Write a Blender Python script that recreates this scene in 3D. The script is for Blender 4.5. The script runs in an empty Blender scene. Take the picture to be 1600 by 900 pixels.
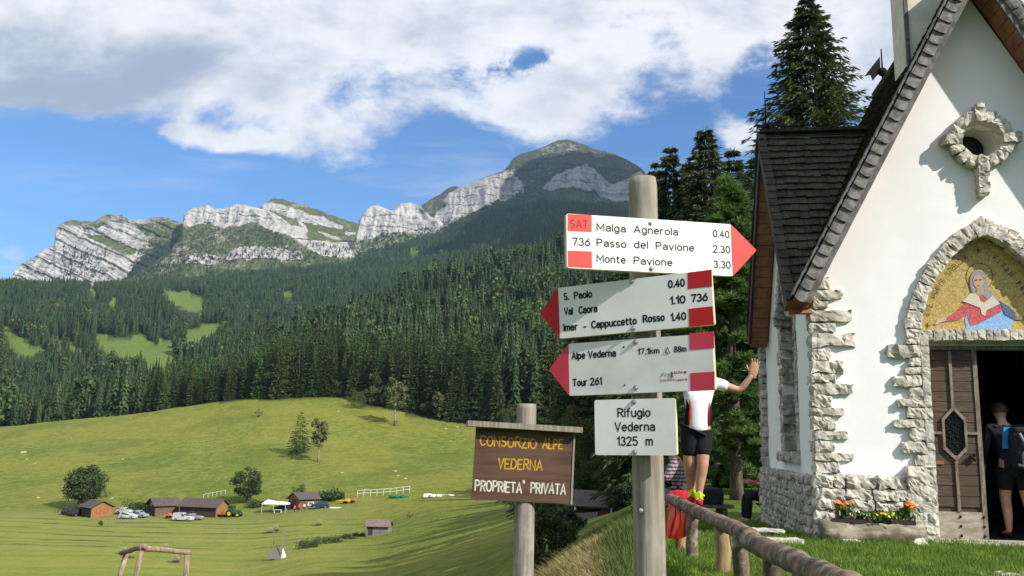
import bpy, bmesh, math, random
import numpy as np
from math import sin, cos, pi, radians, atan2, sqrt
from mathutils import Vector, Matrix
from mathutils.geometry import tessellate_polygon

# ------------------------------------------------------------ camera, light, exposure
SC = bpy.context.scene
COL = SC.collection
EYE = np.array([0.0, 0.0, 1.6]); FPX = 1400.0
PITCH, ROLL = 9.73, 1.0
cam_d = bpy.data.cameras.new('camera'); cam = bpy.data.objects.new('camera', cam_d); COL.objects.link(cam)
cam_d.sensor_width = 36.0; cam_d.lens = 36.0*FPX/1600.0; cam_d.clip_start = 0.05; cam_d.clip_end = 20000
cam_m = Matrix.Rotation(radians(90+PITCH), 4, 'X') @ Matrix.Rotation(radians(ROLL), 4, 'Z')
cam.matrix_world = Matrix.Translation(Vector(EYE)) @ cam_m
SC.camera = cam
CM = np.array(cam_m.to_3x3())

SUN_EL, SUN_X, SUN_Y = radians(36), 0.785, -0.62
_n = math.hypot(SUN_X, SUN_Y)
SUN = np.array([SUN_X/_n*cos(SUN_EL), SUN_Y/_n*cos(SUN_EL), sin(SUN_EL)])
sun_d = bpy.data.lights.new('sun', 'SUN'); sun_d.energy = 4.8; sun_d.angle = radians(0.55); sun_d.color = (1.0, 0.955, 0.88)
sun_o = bpy.data.objects.new('sun', sun_d); COL.objects.link(sun_o)
sun_o.rotation_euler = Vector(-SUN).to_track_quat('-Z', 'Y').to_euler()
sun_o.location = (30, -20, 40)
SC.view_settings.view_transform = 'Standard'; SC.view_settings.look = 'None'
SC.view_settings.exposure = 0.55; SC.view_settings.gamma = 1.0; SC.view_settings.use_curve_mapping = False
SC.cycles.use_denoising = True
SC.cycles.max_bounces = 6; SC.cycles.diffuse_bounces = 3; SC.cycles.transparent_max_bounces = 8; SC.cycles.volume_bounces = 0
SC.cycles.caustics_reflective = False; SC.cycles.caustics_refractive = False

def ray(px, py): return CM @ np.array([(px-800)/FPX, (450-py)/FPX, -1.0])
def P(px, py, d):
    r = ray(px, py); return EYE + r*(d/r[1])
def proj(p):
    c = (np.asarray(p, float)-EYE) @ CM
    return 800-FPX*c[..., 0]/c[..., 2], 450+FPX*c[..., 1]/c[..., 2]
def hull_in(px, py, poly):                      # points in polygon (vectorised)
    px = np.asarray(px, float); py = np.asarray(py, float); c = np.zeros(px.shape, bool); n = len(poly)
    for i in range(n):
        x0, y0 = poly[i]; x1, y1 = poly[i-1]
        if y0 == y1: continue
        k = ((y0 > py) != (y1 > py)) & (px < (x1-x0)*(py-y0)/(y1-y0)+x0)
        c ^= k
    return c

# ------------------------------------------------------------ numpy noise
def _hash(ix, iy, iz, seed):
    h = (ix*374761393 + iy*668265263 + iz*2147483647 + seed*1274126177) & 0xffffffff
    h = ((h ^ (h >> 13))*1274126177) & 0xffffffff
    h = ((h ^ (h >> 16))*2246822519) & 0xffffffff
    return ((h ^ (h >> 15)) & 0xffff)/65535.0
def vnoise(x, y, z=None, seed=0):
    x = np.asarray(x, float); y = np.asarray(y, float); z = np.zeros_like(x) if z is None else np.asarray(z, float)
    ix, iy, iz = np.floor(x).astype(np.int64), np.floor(y).astype(np.int64), np.floor(z).astype(np.int64)
    fx, fy, fz = x-ix, y-iy, z-iz
    fx, fy, fz = [f*f*f*(f*(f*6-15)+10) for f in (fx, fy, fz)]
    r = 0
    for dx in (0, 1):
        for dy in (0, 1):
            for dz in (0, 1):
                w = (fx if dx else 1-fx)*(fy if dy else 1-fy)*(fz if dz else 1-fz)
                r = r + w*_hash(ix+dx, iy+dy, iz+dz, seed)
    return r*2-1
def fbm(x, y, z=None, seed=0, octv=4, gain=.5):
    a, s, t = 1.0, 0, 0; f = 1.0
    for o in range(octv):
        s = s + a*vnoise(x*f, y*f, None if z is None else z*f, seed+o*17); t += a; a *= gain; f *= 2.03
    return s/t
def ridged(x, y, z=None, seed=0, octv=4, gain=.5):
    a, s, t = 1.0, 0, 0; f = 1.0
    for o in range(octv):
        s = s + a*(1-np.abs(vnoise(x*f, y*f, None if z is None else z*f, seed+o*17))*2); t += a; a *= gain; f *= 2.07
    return s/t

# ------------------------------------------------------------ node helpers
class NT:
    def __init__(s, nt): s.t = nt
    def n(s, typ, **kw):
        nd = s.t.nodes.new(typ)
        for k, v in kw.items(): setattr(nd, k, v)
        return nd
    def lk(s, a, b): s.t.links.new(a, b)
    def put(s, sock, v):
        if hasattr(v, 'links') or isinstance(v, bpy.types.NodeSocket): s.lk(v, sock)
        else: sock.default_value = v
    def math(s, op, a, b=0.0, c=None, clamp=False):
        nd = s.n('ShaderNodeMath', operation=op, use_clamp=clamp)
        s.put(nd.inputs[0], a); s.put(nd.inputs[1], b)
        if c is not None: s.put(nd.inputs[2], c)
        return nd.outputs[0]
    def sstep(s, v, a, b, o0=0.0, o1=1.0):
        nd = s.n('ShaderNodeMapRange', interpolation_type='SMOOTHSTEP')
        s.put(nd.inputs[0], v)
        for i, q in enumerate((a, b, o0, o1)): s.put(nd.inputs[1+i], q)
        return nd.outputs[0]
    def mix(s, f, a, b, typ='MIX'):
        nd = s.n('ShaderNodeMix', data_type='RGBA', blend_type=typ)
        s.put(nd.inputs[0], f); s.put(nd.inputs[6], col4(a)); s.put(nd.inputs[7], col4(b))
        return nd.outputs[2]
    def noise(s, vec, scale, detail=4, rough=.55, dist=0.0):
        nd = s.n('ShaderNodeTexNoise')
        if vec is not None: s.lk(vec, nd.inputs['Vector'])
        nd.inputs['Scale'].default_value = scale; nd.inputs['Detail'].default_value = detail
        nd.inputs['Roughness'].default_value = rough; nd.inputs['Distortion'].default_value = dist
        return nd.outputs[0]
    def mapping(s, vec, scale=(1, 1, 1), rot=(0, 0, 0), loc=(0, 0, 0)):
        nd = s.n('ShaderNodeMapping'); s.lk(vec, nd.inputs[0])
        nd.inputs[1].default_value = loc; nd.inputs[2].default_value = rot; nd.inputs[3].default_value = scale
        return nd.outputs[0]
    def coord(s, kind='Object'): return s.n('ShaderNodeTexCoord').outputs[kind]
    def attr(s, name): return s.n('ShaderNodeAttribute', attribute_name=name).outputs['Fac']
def col4(c):
    if isinstance(c, (tuple, list)) and len(c) == 3: return (*c, 1.0)
    return c
def newmat(name):
    m = bpy.data.materials.new(name); m.use_nodes = True; m.node_tree.nodes.clear()
    t = NT(m.node_tree); out = t.n('ShaderNodeOutputMaterial'); b = t.n('ShaderNodeBsdfPrincipled')
    t.lk(b.outputs[0], out.inputs[0])
    return m, t, b, out
def bump(t, b, h, strength=.4, dist=.01):
    nd = t.n('ShaderNodeBump'); nd.inputs['Strength'].default_value = strength; nd.inputs['Distance'].default_value = dist
    t.lk(h, nd.inputs['Height']); t.lk(nd.outputs[0], b.inputs['Normal'])
def pm(name, c1, c2=None, scale=8.0, rough=.7, bmp=.3, bd=.01, stretch=(1, 1, 1), metal=0.0, spec=.3, lo=.35, hi=.65, detail=5, kind='Object', c3=None, s3=2.0):
    m, t, b, out = newmat(name)
    v = t.mapping(t.coord(kind), stretch)
    f = t.noise(v, scale, detail, .6)
    c2 = c2 or tuple(x*.75 for x in c1)
    c = t.mix(t.sstep(f, lo, hi), c2, c1)
    if c3: c = t.mix(t.sstep(t.noise(t.coord(kind), s3, 4), .5, .68), c, c3)
    t.lk(c, b.inputs['Base Color'])
    b.inputs['Roughness'].default_value = rough; b.inputs['Metallic'].default_value = metal
    b.inputs['Specular IOR Level'].default_value = spec
    if bmp: bump(t, b, f, bmp, bd)
    return m

# ------------------------------------------------------------ object helpers
def mesh_obj(name, V, F, mat, parent=None, smooth=False, mats=None, mi=None):
    me = bpy.data.meshes.new(name)
    me.from_pydata([tuple(map(float, v)) for v in V], [], [tuple(f) for f in F])
    for m in (mats or [mat]): me.materials.append(m)
    if mi is not None: me.polygons.foreach_set('material_index', np.asarray(mi, np.int32))
    if smooth: me.polygons.foreach_set('use_smooth', np.ones(len(me.polygons), bool))
    me.update()
    return link(name, me, parent)
def link(name, data, parent=None):
    o = bpy.data.objects.new(name, data); COL.objects.link(o)
    if parent is not None: o.parent = parent
    return o
def tag(o, label=None, cat=None, group=None, kind=None):
    if label: o['label'] = label
    if cat: o['category'] = cat
    if group: o['group'] = group
    if kind: o['kind'] = kind
    return o
def thing(name, label, cat, loc=(0, 0, 0), rz=0.0, group=None):
    o = bpy.data.objects.new(name, None); COL.objects.link(o)
    o.location = tuple(map(float, loc)); o.rotation_euler = (0, 0, rz); o.empty_display_size = .2
    return tag(o, label, cat, group)
def copy_tree(o, parent=None):
    c = o.copy(); COL.objects.link(c); c.parent = parent
    for ch in o.children: copy_tree(ch, c)
    return c

class MB:
    """collects shapes into one mesh"""
    def __init__(s): s.V = []; s.F = []; s.M = []
    def add(s, V, F, m=0):
        b = len(s.V); s.V += [tuple(v) for v in V]; s.F += [tuple(i+b for i in f) for f in F]; s.M += [m]*len(F); return s
    def box(s, c, size, rz=0.0, m=0, R=None):
        h = [x/2 for x in size]; V = []
        if R is None: R = np.array(Matrix.Rotation(rz, 3, 'Z'))
        for z in (-1, 1):
            for x, y in ((-1, -1), (1, -1), (1, 1), (-1, 1)):
                V.append(np.asarray(c)+R @ np.array([x*h[0], y*h[1], z*h[2]]))
        return s.add(V, [(3, 2, 1, 0), (4, 5, 6, 7), (0, 1, 5, 4), (1, 2, 6, 5), (2, 3, 7, 6), (3, 0, 4, 7)], m)
    def bar(s, a, b, w, h, up=(0, 0, 1), m=0):
        a, b = np.asarray(a, float), np.asarray(b, float); x = b-a; L = np.linalg.norm(x); x /= L
        y = np.cross(up, x); y /= max(np.linalg.norm(y), 1e-9); z = np.cross(x, y)
        return s.box((a+b)/2, (L, w, h), R=np.stack([x, y, z], 1), m=m)
    def tube(s, pts, rad, n=10, caps=True, m=0, jit=0.0, seed=1):
        pts = [np.asarray(p, float) for p in pts]
        if not hasattr(rad, '__len__'): rad = [rad]*len(pts)
        rng = random.Random(seed); base = len(s.V); prev = None
        for i, p in enumerate(pts):
            d = pts[min(i+1, len(pts)-1)]-pts[max(i-1, 0)]; d = d/max(np.linalg.norm(d), 1e-9)
            if prev is None:
                a = np.array([0, 0, 1.]) if abs(d[2]) < .9 else np.array([1., 0, 0])
            else: a = prev
            u = np.cross(d, np.cross(a, d)); u /= max(np.linalg.norm(u), 1e-9); prev = u; v = np.cross(d, u)
            for k in range(n):
                t = 2*pi*k/n; r = rad[i]*(1+jit*rng.uniform(-1, 1)); s.V.append(tuple(p+r*(cos(t)*u+sin(t)*v)))
        for i in range(len(pts)-1):
            for k in range(n):
                a, b = base+i*n+k, base+i*n+(k+1) % n
                s.F.append((a, b, b+n, a+n)); s.M.append(m)
        if caps:
            s.F.append(tuple(base+k for k in range(n-1, -1, -1))); s.F.append(tuple(base+(len(pts)-1)*n+k for k in range(n))); s.M += [m, m]
        return s
    def ball(s, c, r, nu=10, nv=7, m=0, sc=(1, 1, 1)):
        V = []; F = []
        for j in range(nv+1):
            th = pi*j/nv
            for i in range(nu):
                ph = 2*pi*i/nu; V.append((c[0]+r*sc[0]*sin(th)*cos(ph), c[1]+r*sc[1]*sin(th)*sin(ph), c[2]+r*sc[2]*cos(th)))
        for j in range(nv):
            for i in range(nu):
                F.append((j*nu+i, (j+1)*nu+i, (j+1)*nu+(i+1) % nu, j*nu+(i+1) % nu))
        return s.add(V, F, m)
    def plate(s, outer, holes, frame, depth, m=0):
        """polygon with holes (2-D) extruded; frame = (origin, X, Y, N) ; front at origin, back at -N*depth"""
        o, X, Y, N = [np.asarray(q, float) for q in frame]
        loops = [outer]+list(holes); pts = [p for l in loops for p in l]
        tri = tessellate_polygon([[Vector((p[0], p[1], 0)) for p in l] for l in loops])
        front = [o+X*p[0]+Y*p[1] for p in pts]; back = [q-N*depth for q in front]; n = len(pts); F = []
        for t in tri:
            a, b, c = [np.array(pts[i]) for i in t]
            ccw = (b[0]-a[0])*(c[1]-a[1])-(b[1]-a[1])*(c[0]-a[0]) > 0
            t = tuple(t) if ccw else tuple(reversed(t)); F.append(t); F.append(tuple(i+n for i in reversed(t)))
        k = 0
        for li, l in enumerate(loops):
            ar = sum(l[i-1][0]*l[i][1]-l[i][0]*l[i-1][1] for i in range(len(l))); L = len(l)
            for i in range(L):
                a, b = k+i, k+(i+1) % L
                F.append((a, a+n, b+n, b) if (ar > 0) == (li == 0) else (b, b+n, a+n, a))
            k += L
        return s.add(front+back, F, m)
    def build(s, name, mat, parent=None, smooth=False, mats=None):
        return mesh_obj(name, s.V, s.F, mat, parent, smooth, mats, s.M if mats else None)

# unit cube with a grid on each face, for rough stones
def _unit(n):
    idx = {}; V = []; F = []
    def vid(p):
        k = tuple(round(x, 4) for x in p)
        if k not in idx: idx[k] = len(V); V.append(k)
        return idx[k]
    for ax in range(3):
        for sg in (-1, 1):
            for i in range(n):
                for j in range(n):
                    q = []
                    for (a, b) in ((i, j), (i+1, j), (i+1, j+1), (i, j+1)):
                        p = [0, 0, 0]; p[ax] = sg; p[(ax+1) % 3] = -1+2*a/n; p[(ax+2) % 3] = -1+2*b/n; q.append(vid(p))
                    F.append(tuple(q if sg > 0 else q[::-1]))
    return np.array(V, float), F
UNIT = {n: _unit(n) for n in (2, 3, 4, 6)}
RNG = np.random.default_rng(7)
_BG = {}
def boxgrid(nx, ny, nz):
    if (nx, ny, nz) in _BG: return _BG[(nx, ny, nz)]
    idx = {}; V = []; F = []; N = (nx, ny, nz)
    def vid(p):
        k = tuple(round(x, 4) for x in p)
        if k not in idx: idx[k] = len(V); V.append(k)
        return idx[k]
    for ax in range(3):
        a1, a2 = (ax+1) % 3, (ax+2) % 3
        for sg in (-1, 1):
            for i in range(N[a1]):
                for j in range(N[a2]):
                    q = []
                    for (a, b) in ((i, j), (i+1, j), (i+1, j+1), (i, j+1)):
                        p = [0, 0, 0]; p[ax] = sg; p[a1] = -1+2*a/N[a1]; p[a2] = -1+2*b/N[a2]; q.append(vid(p))
                    F.append(tuple(q if sg > 0 else q[::-1]))
    _BG[N] = (np.array(V, float), F); return _BG[N]
def stone(mb, c, size, n=4, rough=.15, rnd=.2, R=None, m=0, seed=None, cell=None):
    """roughly hewn block: faces carved by noise measured in metres"""
    rng = RNG if seed is None else np.random.default_rng(seed); sz = np.asarray(size, float); cell = cell or max(.032, sz.max()/9)
    V, F = boxgrid(*[int(np.clip(round(s/cell), 2, 10)) for s in sz])
    k = np.abs(V); e = np.sort(k, axis=1)[:, 1]              # nearness to an edge
    Q = V*(1-rnd*.30*(e**4))[:, None]*sz/2
    amp = rough*min(sz.min(), .22)*.9; s = 1/max(sz.min()*.62, .03); off = rng.uniform(0, 90, 3); D = []
    for i in range(3): D.append(vnoise(Q[:, 0]*s+off[0]+i*31, Q[:, 1]*s+off[1], Q[:, 2]*s+off[2], 3)+.55*vnoise(Q[:, 0]*s*2.6+off[0]+i*17, Q[:, 1]*s*2.6+off[1], Q[:, 2]*s*2.6+off[2], 9)+rng.uniform(-.3, .3, len(V)))
    Q = Q+np.stack(D, 1)*amp
    if R is not None: Q = Q @ np.asarray(R).T
    mb.add(Q+np.asarray(c), F, m)

# ------------------------------------------------------------ world: Nishita sky with clouds by direction
def build_world():
    w = bpy.data.worlds.new('World'); SC.world = w; w.use_nodes = True; w.node_tree.nodes.clear(); t = NT(w.node_tree)
    out = t.n('ShaderNodeOutputWorld'); bg = t.n('ShaderNodeBackground'); t.lk(bg.outputs[0], out.inputs[0])
    sky = t.n('ShaderNodeTexSky', sky_type='NISHITA'); sky.sun_disc = False; sky.sun_elevation = SUN_EL
    sky.sun_rotation = atan2(SUN_X, SUN_Y); sky.altitude = 1300; sky.air_density = 1.0; sky.dust_density = .4; sky.ozone_density = 2.0
    g = t.coord('Generated'); sep = t.n('ShaderNodeSeparateXYZ'); t.lk(g, sep.inputs[0]); X, Y, Z = sep.outputs
    ya = t.math('MAXIMUM', t.math('ABSOLUTE', Y), .12)
    u = t.math('DIVIDE', X, ya); v = t.math('DIVIDE', Z, ya)
    cmb = t.n('ShaderNodeCombineXYZ'); t.lk(u, cmb.inputs[0]); t.lk(v, cmb.inputs[1]); t.lk(t.math('MULTIPLY', Y, .3), cmb.inputs[2]); uv = cmb.outputs[0]
    def dirs(px, py): r = ray(px, py); return r[0]/r[1], r[2]/r[1]
    # lower edge of the cloud deck as a function of u
    fc = t.n('ShaderNodeFloatCurve'); cur = fc.mapping.curves[0]
    edge = [(-500, 230), (0, 180), (120, 190), (235, 178), (300, 196), (420, 222), (500, 238), (560, 240), (640, 225), (740, 222), (840, 225), (900, 215), (960, 190), (1040, 158), (1110, 150), (1180, 135), (1260, 150), (1420, 190), (1900, 260)]
    pts = []
    for px, py in edge: du, dv = dirs(px, py); pts.append(((du+1)/2, dv))
    while len(cur.points) < len(pts): cur.points.new(.5, .5)
    for q, (a, b) in zip(cur.points, pts): q.location = (min(max(a, 0), 1), min(max(b, 0), 1)); q.handle_type = 'AUTO_CLAMPED'
    fc.mapping.update(); fc.inputs[0].default_value = 1.0
    t.lk(t.math('MULTIPLY_ADD', u, .5, .5, clamp=True), fc.inputs[1]); b = fc.outputs[0]
    def blob(px, py, rx, ry):
        cu, cv = dirs(px, py)
        a = t.math('DIVIDE', t.math('SUBTRACT', u, cu), rx/1400); c = t.math('DIVIDE', t.math('SUBTRACT', v, cv), ry/1400)
        q = t.math('ADD', t.math('MULTIPLY', a, a), t.math('MULTIPLY', c, c))
        return t.math('POWER', 2.718, t.math('MULTIPLY', q, -1.0))
    n1 = t.noise(t.mapping(uv, (1, 1.5, 1), loc=(3.1, .4, 0)), 6.5, 12, .64, .15)
    n2 = t.noise(t.mapping(uv, (1, 1.8, 1), loc=(7.3, 2.4, 0)), 2.6, 6, .6, .2)
    n6 = t.noise(t.mapping(uv, (1, 1.6, 1), loc=(9.1, 3.3, 0)), 9.0, 10, .65, .3)
    d = t.math('MULTIPLY', t.math('SUBTRACT', v, b), 5.0)
    d = t.math('MINIMUM', d, .30)
    d = t.math('ADD', d, t.math('MULTIPLY', t.math('SUBTRACT', n1, .5), 1.25))
    d = t.math('ADD', d, t.math('MULTIPLY', t.math('SUBTRACT', n2, .5), .45))
    for (px, py, rx, ry, a) in [(842, 90, 84, 34, -.27), (742, 114, 60, 24, -.22), (1215, 175, 60, 80, -.35), (1130, 255, 110, 60, -.2), (350, 226, 85, 24, .42), (275, 205, 40, 24, .34),
                                (1165, 220, 55, 40, .8), (15, 400, 85, 45, .8), (150, 250, 160, 60, -.12), (60, 130, 220, 60, .35), (870, 185, 130, 40, .3)]:
        d = t.math('ADD', d, t.math('MULTIPLY', t.math('MULTIPLY', blob(px, py, rx, ry), t.sstep(n6, .36, .62)) if a < 0 else blob(px, py, rx, ry), a*(1.5 if a < 0 else 1)))
    mask = t.sstep(d, -.01, .27)
    # thin streaks in the blue
    n3 = t.noise(t.mapping(uv, (.7, 5.5, 1), rot=(0, 0, .16)), 5, 6, .6, .6)
    mask = t.math('MAXIMUM', mask, t.math('MULTIPLY', t.sstep(n3, .48, .8), .30))
    # cloud tone: lit tops, greyer bases
    n4 = t.noise(t.mapping(uv, (1, 1.7, 1), loc=(1.7, 5.2, 0)), 5.0, 12, .62, .2)
    n5 = t.noise(t.mapping(uv, (1, 1.7, 1), loc=(1.72, 5.14, 0)), 5.0, 12, .62, .2)
    sh = t.math('ADD', t.math('MULTIPLY', t.math('SUBTRACT', n4, .5), .9), t.math('MULTIPLY', t.math('SUBTRACT', n5, n4), 2.2))
    tone = t.math('ADD', t.math('ADD', .80, sh), t.math('MULTIPLY', t.sstep(d, .12, .65), -.10))
    for (px, py, rx, ry, a) in [(70, 120, 290, 85, -.55), (250, 110, 130, 60, -.14), (620, 20, 260, 60, .12), (1020, 60, 140, 90, .08), (440, 60, 160, 60, .1), (900, 10, 200, 40, -.14), (1250, 70, 100, 90, .12)]:
        tone = t.math('ADD', tone, t.math('MULTIPLY', blob(px, py, rx, ry), a))
    tone = t.sstep(tone, .1, 1.05)
    cc = t.mix(tone, (2.9, 3.4, 4.4), (7.0, 7.15, 7.5))
    skyc = t.mix(1.0, sky.outputs[0], (.64, .97, 1.26), 'MULTIPLY')
    t.lk(t.mix(mask, skyc, cc), bg.inputs[0]); bg.inputs[1].default_value = 0.095
    w.cycles.sampling_method = 'MANUAL'; w.cycles.sample_map_resolution = 1024
build_world()
# ------------------------------------------------------------ terrain: one sheet, heights by direction and distance
def zp(px, py, d): return float(P(px, py, d)[2])
# per column (image direction): (distance, height) or (distance, 'p', image row seen there)
TAB = {
 -500: [(.5, 0), (4, -.1), (10, -1.1), (25, -4.7), (60, -12), (105, -18.0), (130, -18.5), (222, -18.3), (240, 'p', 785), (300, 'p', 735), (385, 'p', 680), (430, 2), (600, 2), (720, 'p', 655), (900, 'p', 590), (1100, 'p', 540), (1300, 'p', 500), (1600, 'p', 462), (2000, 'p', 455), (2900, 'p', 470)],
 0: [(.5, 0), (4, -.1), (10, -1.1), (25, -4.7), (60, -12), (105, -18.0), (130, -18.5), (222, -18.3), (240, 'p', 787), (300, 'p', 731), (385, 'p', 660), (430, 0), (600, 2), (720, 'p', 655), (900, 'p', 590), (1100, 'p', 540), (1300, 'p', 494), (1500, 'p', 458), (1900, 'p', 452), (2900, 'p', 462)],
 200: [(.5, 0), (4, -.1), (10, -1.1), (25, -4.7), (60, -12), (105, -18.0), (130, -18.5), (222, -18.2), (240, 'p', 787), (300, 'p', 722), (385, 'p', 638), (430, 6), (600, 4), (720, 'p', 640), (900, 'p', 590), (1100, 'p', 540), (1300, 'p', 500), (1550, 'p', 464), (2000, 'p', 452), (2900, 'p', 452)],
 400: [(.5, 0), (4, -.1), (10, -1.1), (25, -4.6), (60, -11.8), (108, -18.0), (130, -18.4), (222, -17.8), (240, 'p', 783), (300, 'p', 712), (390, 'p', 616), (440, 'p', 614), (600, 'p', 604), (720, 'p', 590), (900, 'p', 560), (1100, 'p', 535), (1500, 'p', 490), (1900, 'p', 450), (2400, 'p', 432), (2900, 'p', 425)],
 500: [(.5, 0), (4, -.1), (10, -1.1), (25, -4.6), (60, -11.6), (110, 'p', 903), (150, 'p', 858), (185, 'p', 830), (222, 'p', 797), (240, 'p', 778), (300, 'p', 705), (385, 'p', 619), (450, 'p', 590), (600, 'p', 545), (720, 'p', 535), (800, 'p', 532), (950, 'p', 540), (1500, 'p', 490), (1900, 'p', 450), (2400, 'p', 425), (2900, 'p', 415)],
 600: [(.5, 0), (4, -.1), (10, -1.0), (25, -4.3), (60, -10.2), (100, 'p', 908), (140, 'p', 865), (180, 'p', 834), (215, 'p', 797), (235, 'p', 780), (300, 'p', 710), (370, 'p', 640), (450, 'p', 582), (600, 'p', 525), (740, 'p', 500), (830, 'p', 503), (1000, 'p', 520), (1400, 'p', 500), (1900, 'p', 445), (2400, 'p', 408), (2900, 'p', 388)],
 700: [(.5, 0), (4, -.1), (10, -.8), (25, -3.8), (50, -8.0), (72, 'p', 905), (110, 'p', 862), (150, 'p', 826), (190, 'p', 796), (230, 'p', 777), (300, 'p', 712), (362, 'p', 660), (450, 'p', 585), (600, 'p', 510), (770, 'p', 465), (860, 'p', 470), (1050, 'p', 490), (1500, 'p', 470), (1900, 'p', 425), (2400, 'p', 385), (2900, 'p', 352)],
 800: [(.5, 0), (4, -.1), (10, -.5), (25, -3.2), (52, 'p', 905), (90, 'p', 850), (150, 'p', 797), (210, 'p', 778), (235, 'p', 768), (300, 'p', 712), (350, 'p', 668), (450, 'p', 590), (600, 'p', 510), (820, 'p', 432), (900, 'p', 438), (1100, 'p', 465), (1500, 'p', 440), (1900, 'p', 400), (2400, 'p', 355), (2900, 'p', 318)],
 850: [(.5, 0), (4, 0), (8, .05), (10.5, 'p', 897), (13, -.6), (28, -2.1), (45, -3.2), (80, -5), (150, 'p', 787), (250, 'p', 742), (350, 'p', 670), (450, 'p', 592), (600, 'p', 510), (830, 'p', 415), (910, 'p', 422), (1500, 'p', 430), (1900, 'p', 395), (2400, 'p', 345), (2900, 'p', 308)],
 900: [(.5, 0), (4, .05), (8, .18), (11, 'p', 874), (14, -.15), (28, -1.3), (45, 'p', 812), (80, -4), (150, 'p', 780), (250, 'p', 735), (350, 'p', 665), (450, 'p', 590), (600, 'p', 500), (840, 'p', 400), (920, 'p', 408), (1500, 'p', 420), (1900, 'p', 390), (2400, 'p', 345), (2900, 'p', 308)],
 1000: [(.5, 0), (4, .2), (8, .38), (12, 'p', 828), (16, .3), (28, 0.0), (45, 'p', 795), (80, -2), (150, 'p', 760), (250, 'p', 715), (400, 'p', 610), (600, 'p', 490), (850, 'p', 378), (930, 'p', 388), (1500, 'p', 415), (1900, 'p', 390), (2900, 'p', 330)],
 1060: [(.5, .05), (4, .3), (8, .48), (11, .46), (17, .2), (26, .18), (45, .1), (80, .5), (150, 'p', 730), (250, 'p', 680), (400, 'p', 590), (600, 'p', 480), (850, 'p', 375), (930, 'p', 385), (1500, 'p', 415), (2900, 'p', 360)],
 1200: [(.5, .1), (4, .35), (8, .45), (12, .44), (17, .22), (26, .2), (45, .6), (80, 2), (150, 12), (400, 60), (850, 190), (930, 185), (1500, 200), (2900, 400)],
 1500: [(.5, .1), (4, .35), (8, .44), (12, .44), (17, .3), (26, .3), (45, .8), (80, 3), (150, 14), (400, 60), (850, 190), (930, 185), (1500, 200), (2900, 400)],
 2200: [(.5, .1), (4, .3), (8, .4), (12, .42), (17, .3), (26, .3), (45, .8), (80, 3), (150, 14), (400, 60), (850, 190), (930, 185), (1500, 200), (2900, 400)],
}
DG = np.geomspace(.5, 2900, 520); PXG = np.arange(-500, 2201, 10.0)
def _table():
    ks = sorted(TAB); cols = []
    for k in ks:
        d = [r[0] for r in TAB[k]]; z = [r[1] if len(r) == 2 else zp(k, r[2], r[0]) for r in TAB[k]]
        cols.append(np.interp(np.log(DG), np.log(d), z))
        # heights vary linearly with distance rather than its log
        cols[-1] = np.interp(DG, d, z)
    cols = np.array(cols); T = np.array([[0.0]])
    T = np.stack([np.interp(PXG, ks, cols[:, j]) for j in range(len(DG))], 1)
    def blur(A, ax, k):
        w = np.exp(-.5*(np.arange(-3*k, 3*k+1)/k)**2); w /= w.sum()
        pad = [(0, 0), (0, 0)]; pad[ax] = (3*k, 3*k); B = np.pad(A, pad, 'edge')
        return np.apply_along_axis(lambda q: np.convolve(q, w, 'valid'), ax, B)
    return blur(blur(T, 0, 2), 1, 3)
TZ = _table()
def dist_of(x, y):
    return np.maximum(y, np.hypot(x, y)*.70)
def H(x, y, fine=True):
    x = np.asarray(x, float); y = np.asarray(y, float)
    D = np.clip(dist_of(x, y), .5, 2899); px = np.clip(800+1400*x/D, -500, 2199)
    i = np.clip((px+500)/10, 0, len(PXG)-1.001); lj = np.log(D/DG[0])/np.log(DG[-1]/DG[0])*(len(DG)-1); lj = np.clip(lj, 0, len(DG)-1.001)
    i0 = i.astype(int); j0 = lj.astype(int); a = i-i0; b = lj-j0
    z = TZ[i0, j0]*(1-a)*(1-b)+TZ[i0+1, j0]*a*(1-b)+TZ[i0, j0+1]*(1-a)*b+TZ[i0+1, j0+1]*a*b
    if fine:
        far = np.clip((D-420)/400, 0, 1); mid = np.clip((D-20)/60, 0, 1)
        z = z+far*fbm(x/90, y/90, seed=5, octv=3)*14+mid*(fbm(x/13, y/13, seed=8, octv=4)*.42)*(1-.75*((D > 95) & (D < 222)))+fbm(x/1.1, y/1.1, seed=2, octv=3)*.035
    return z
MEADOWS = [[(3, 503), (19, 515), (40, 532), (73, 545), (62, 552), (30, 556), (10, 535)],
 [(107, 531), (132, 551), (128, 558), (107, 549)],
 [(143, 520), (168, 523), (193, 537), (212, 524), (230, 526), (246, 540), (249, 524), (264, 531), (280, 562), (277, 574), (258, 600), (240, 592), (218, 574), (187, 558), (162, 552)],
 [(291, 517), (345, 504), (345, 513), (317, 533), (295, 548), (283, 536)],
 [(249, 452), (299, 455), (319, 471), (316, 491), (299, 486), (274, 477)],
 [(134, 450), (151, 451), (148, 466)], [(166, 473), (183, 462), (179, 484)], [(37, 620), (62, 617), (66, 632), (37, 632)], [(440, 455), (455, 453), (462, 464), (447, 468)],
 [(640, 392), (652, 390), (655, 397), (642, 399)], [(0, 628), (12, 630), (10, 642), (0, 642)]]
def edge_dist(px):          # where the pasture meets the wood
    return np.interp(px, [-500, 0, 180, 250, 380, 430, 490, 530, 580, 640, 700, 760, 830, 870, 920, 980, 1060, 1120, 1200, 2200], [440, 430, 405, 398, 390, 384, 388, 388, 376, 368, 360, 352, 335, 250, 130, 90, 62, 50, 44, 40])
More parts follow.
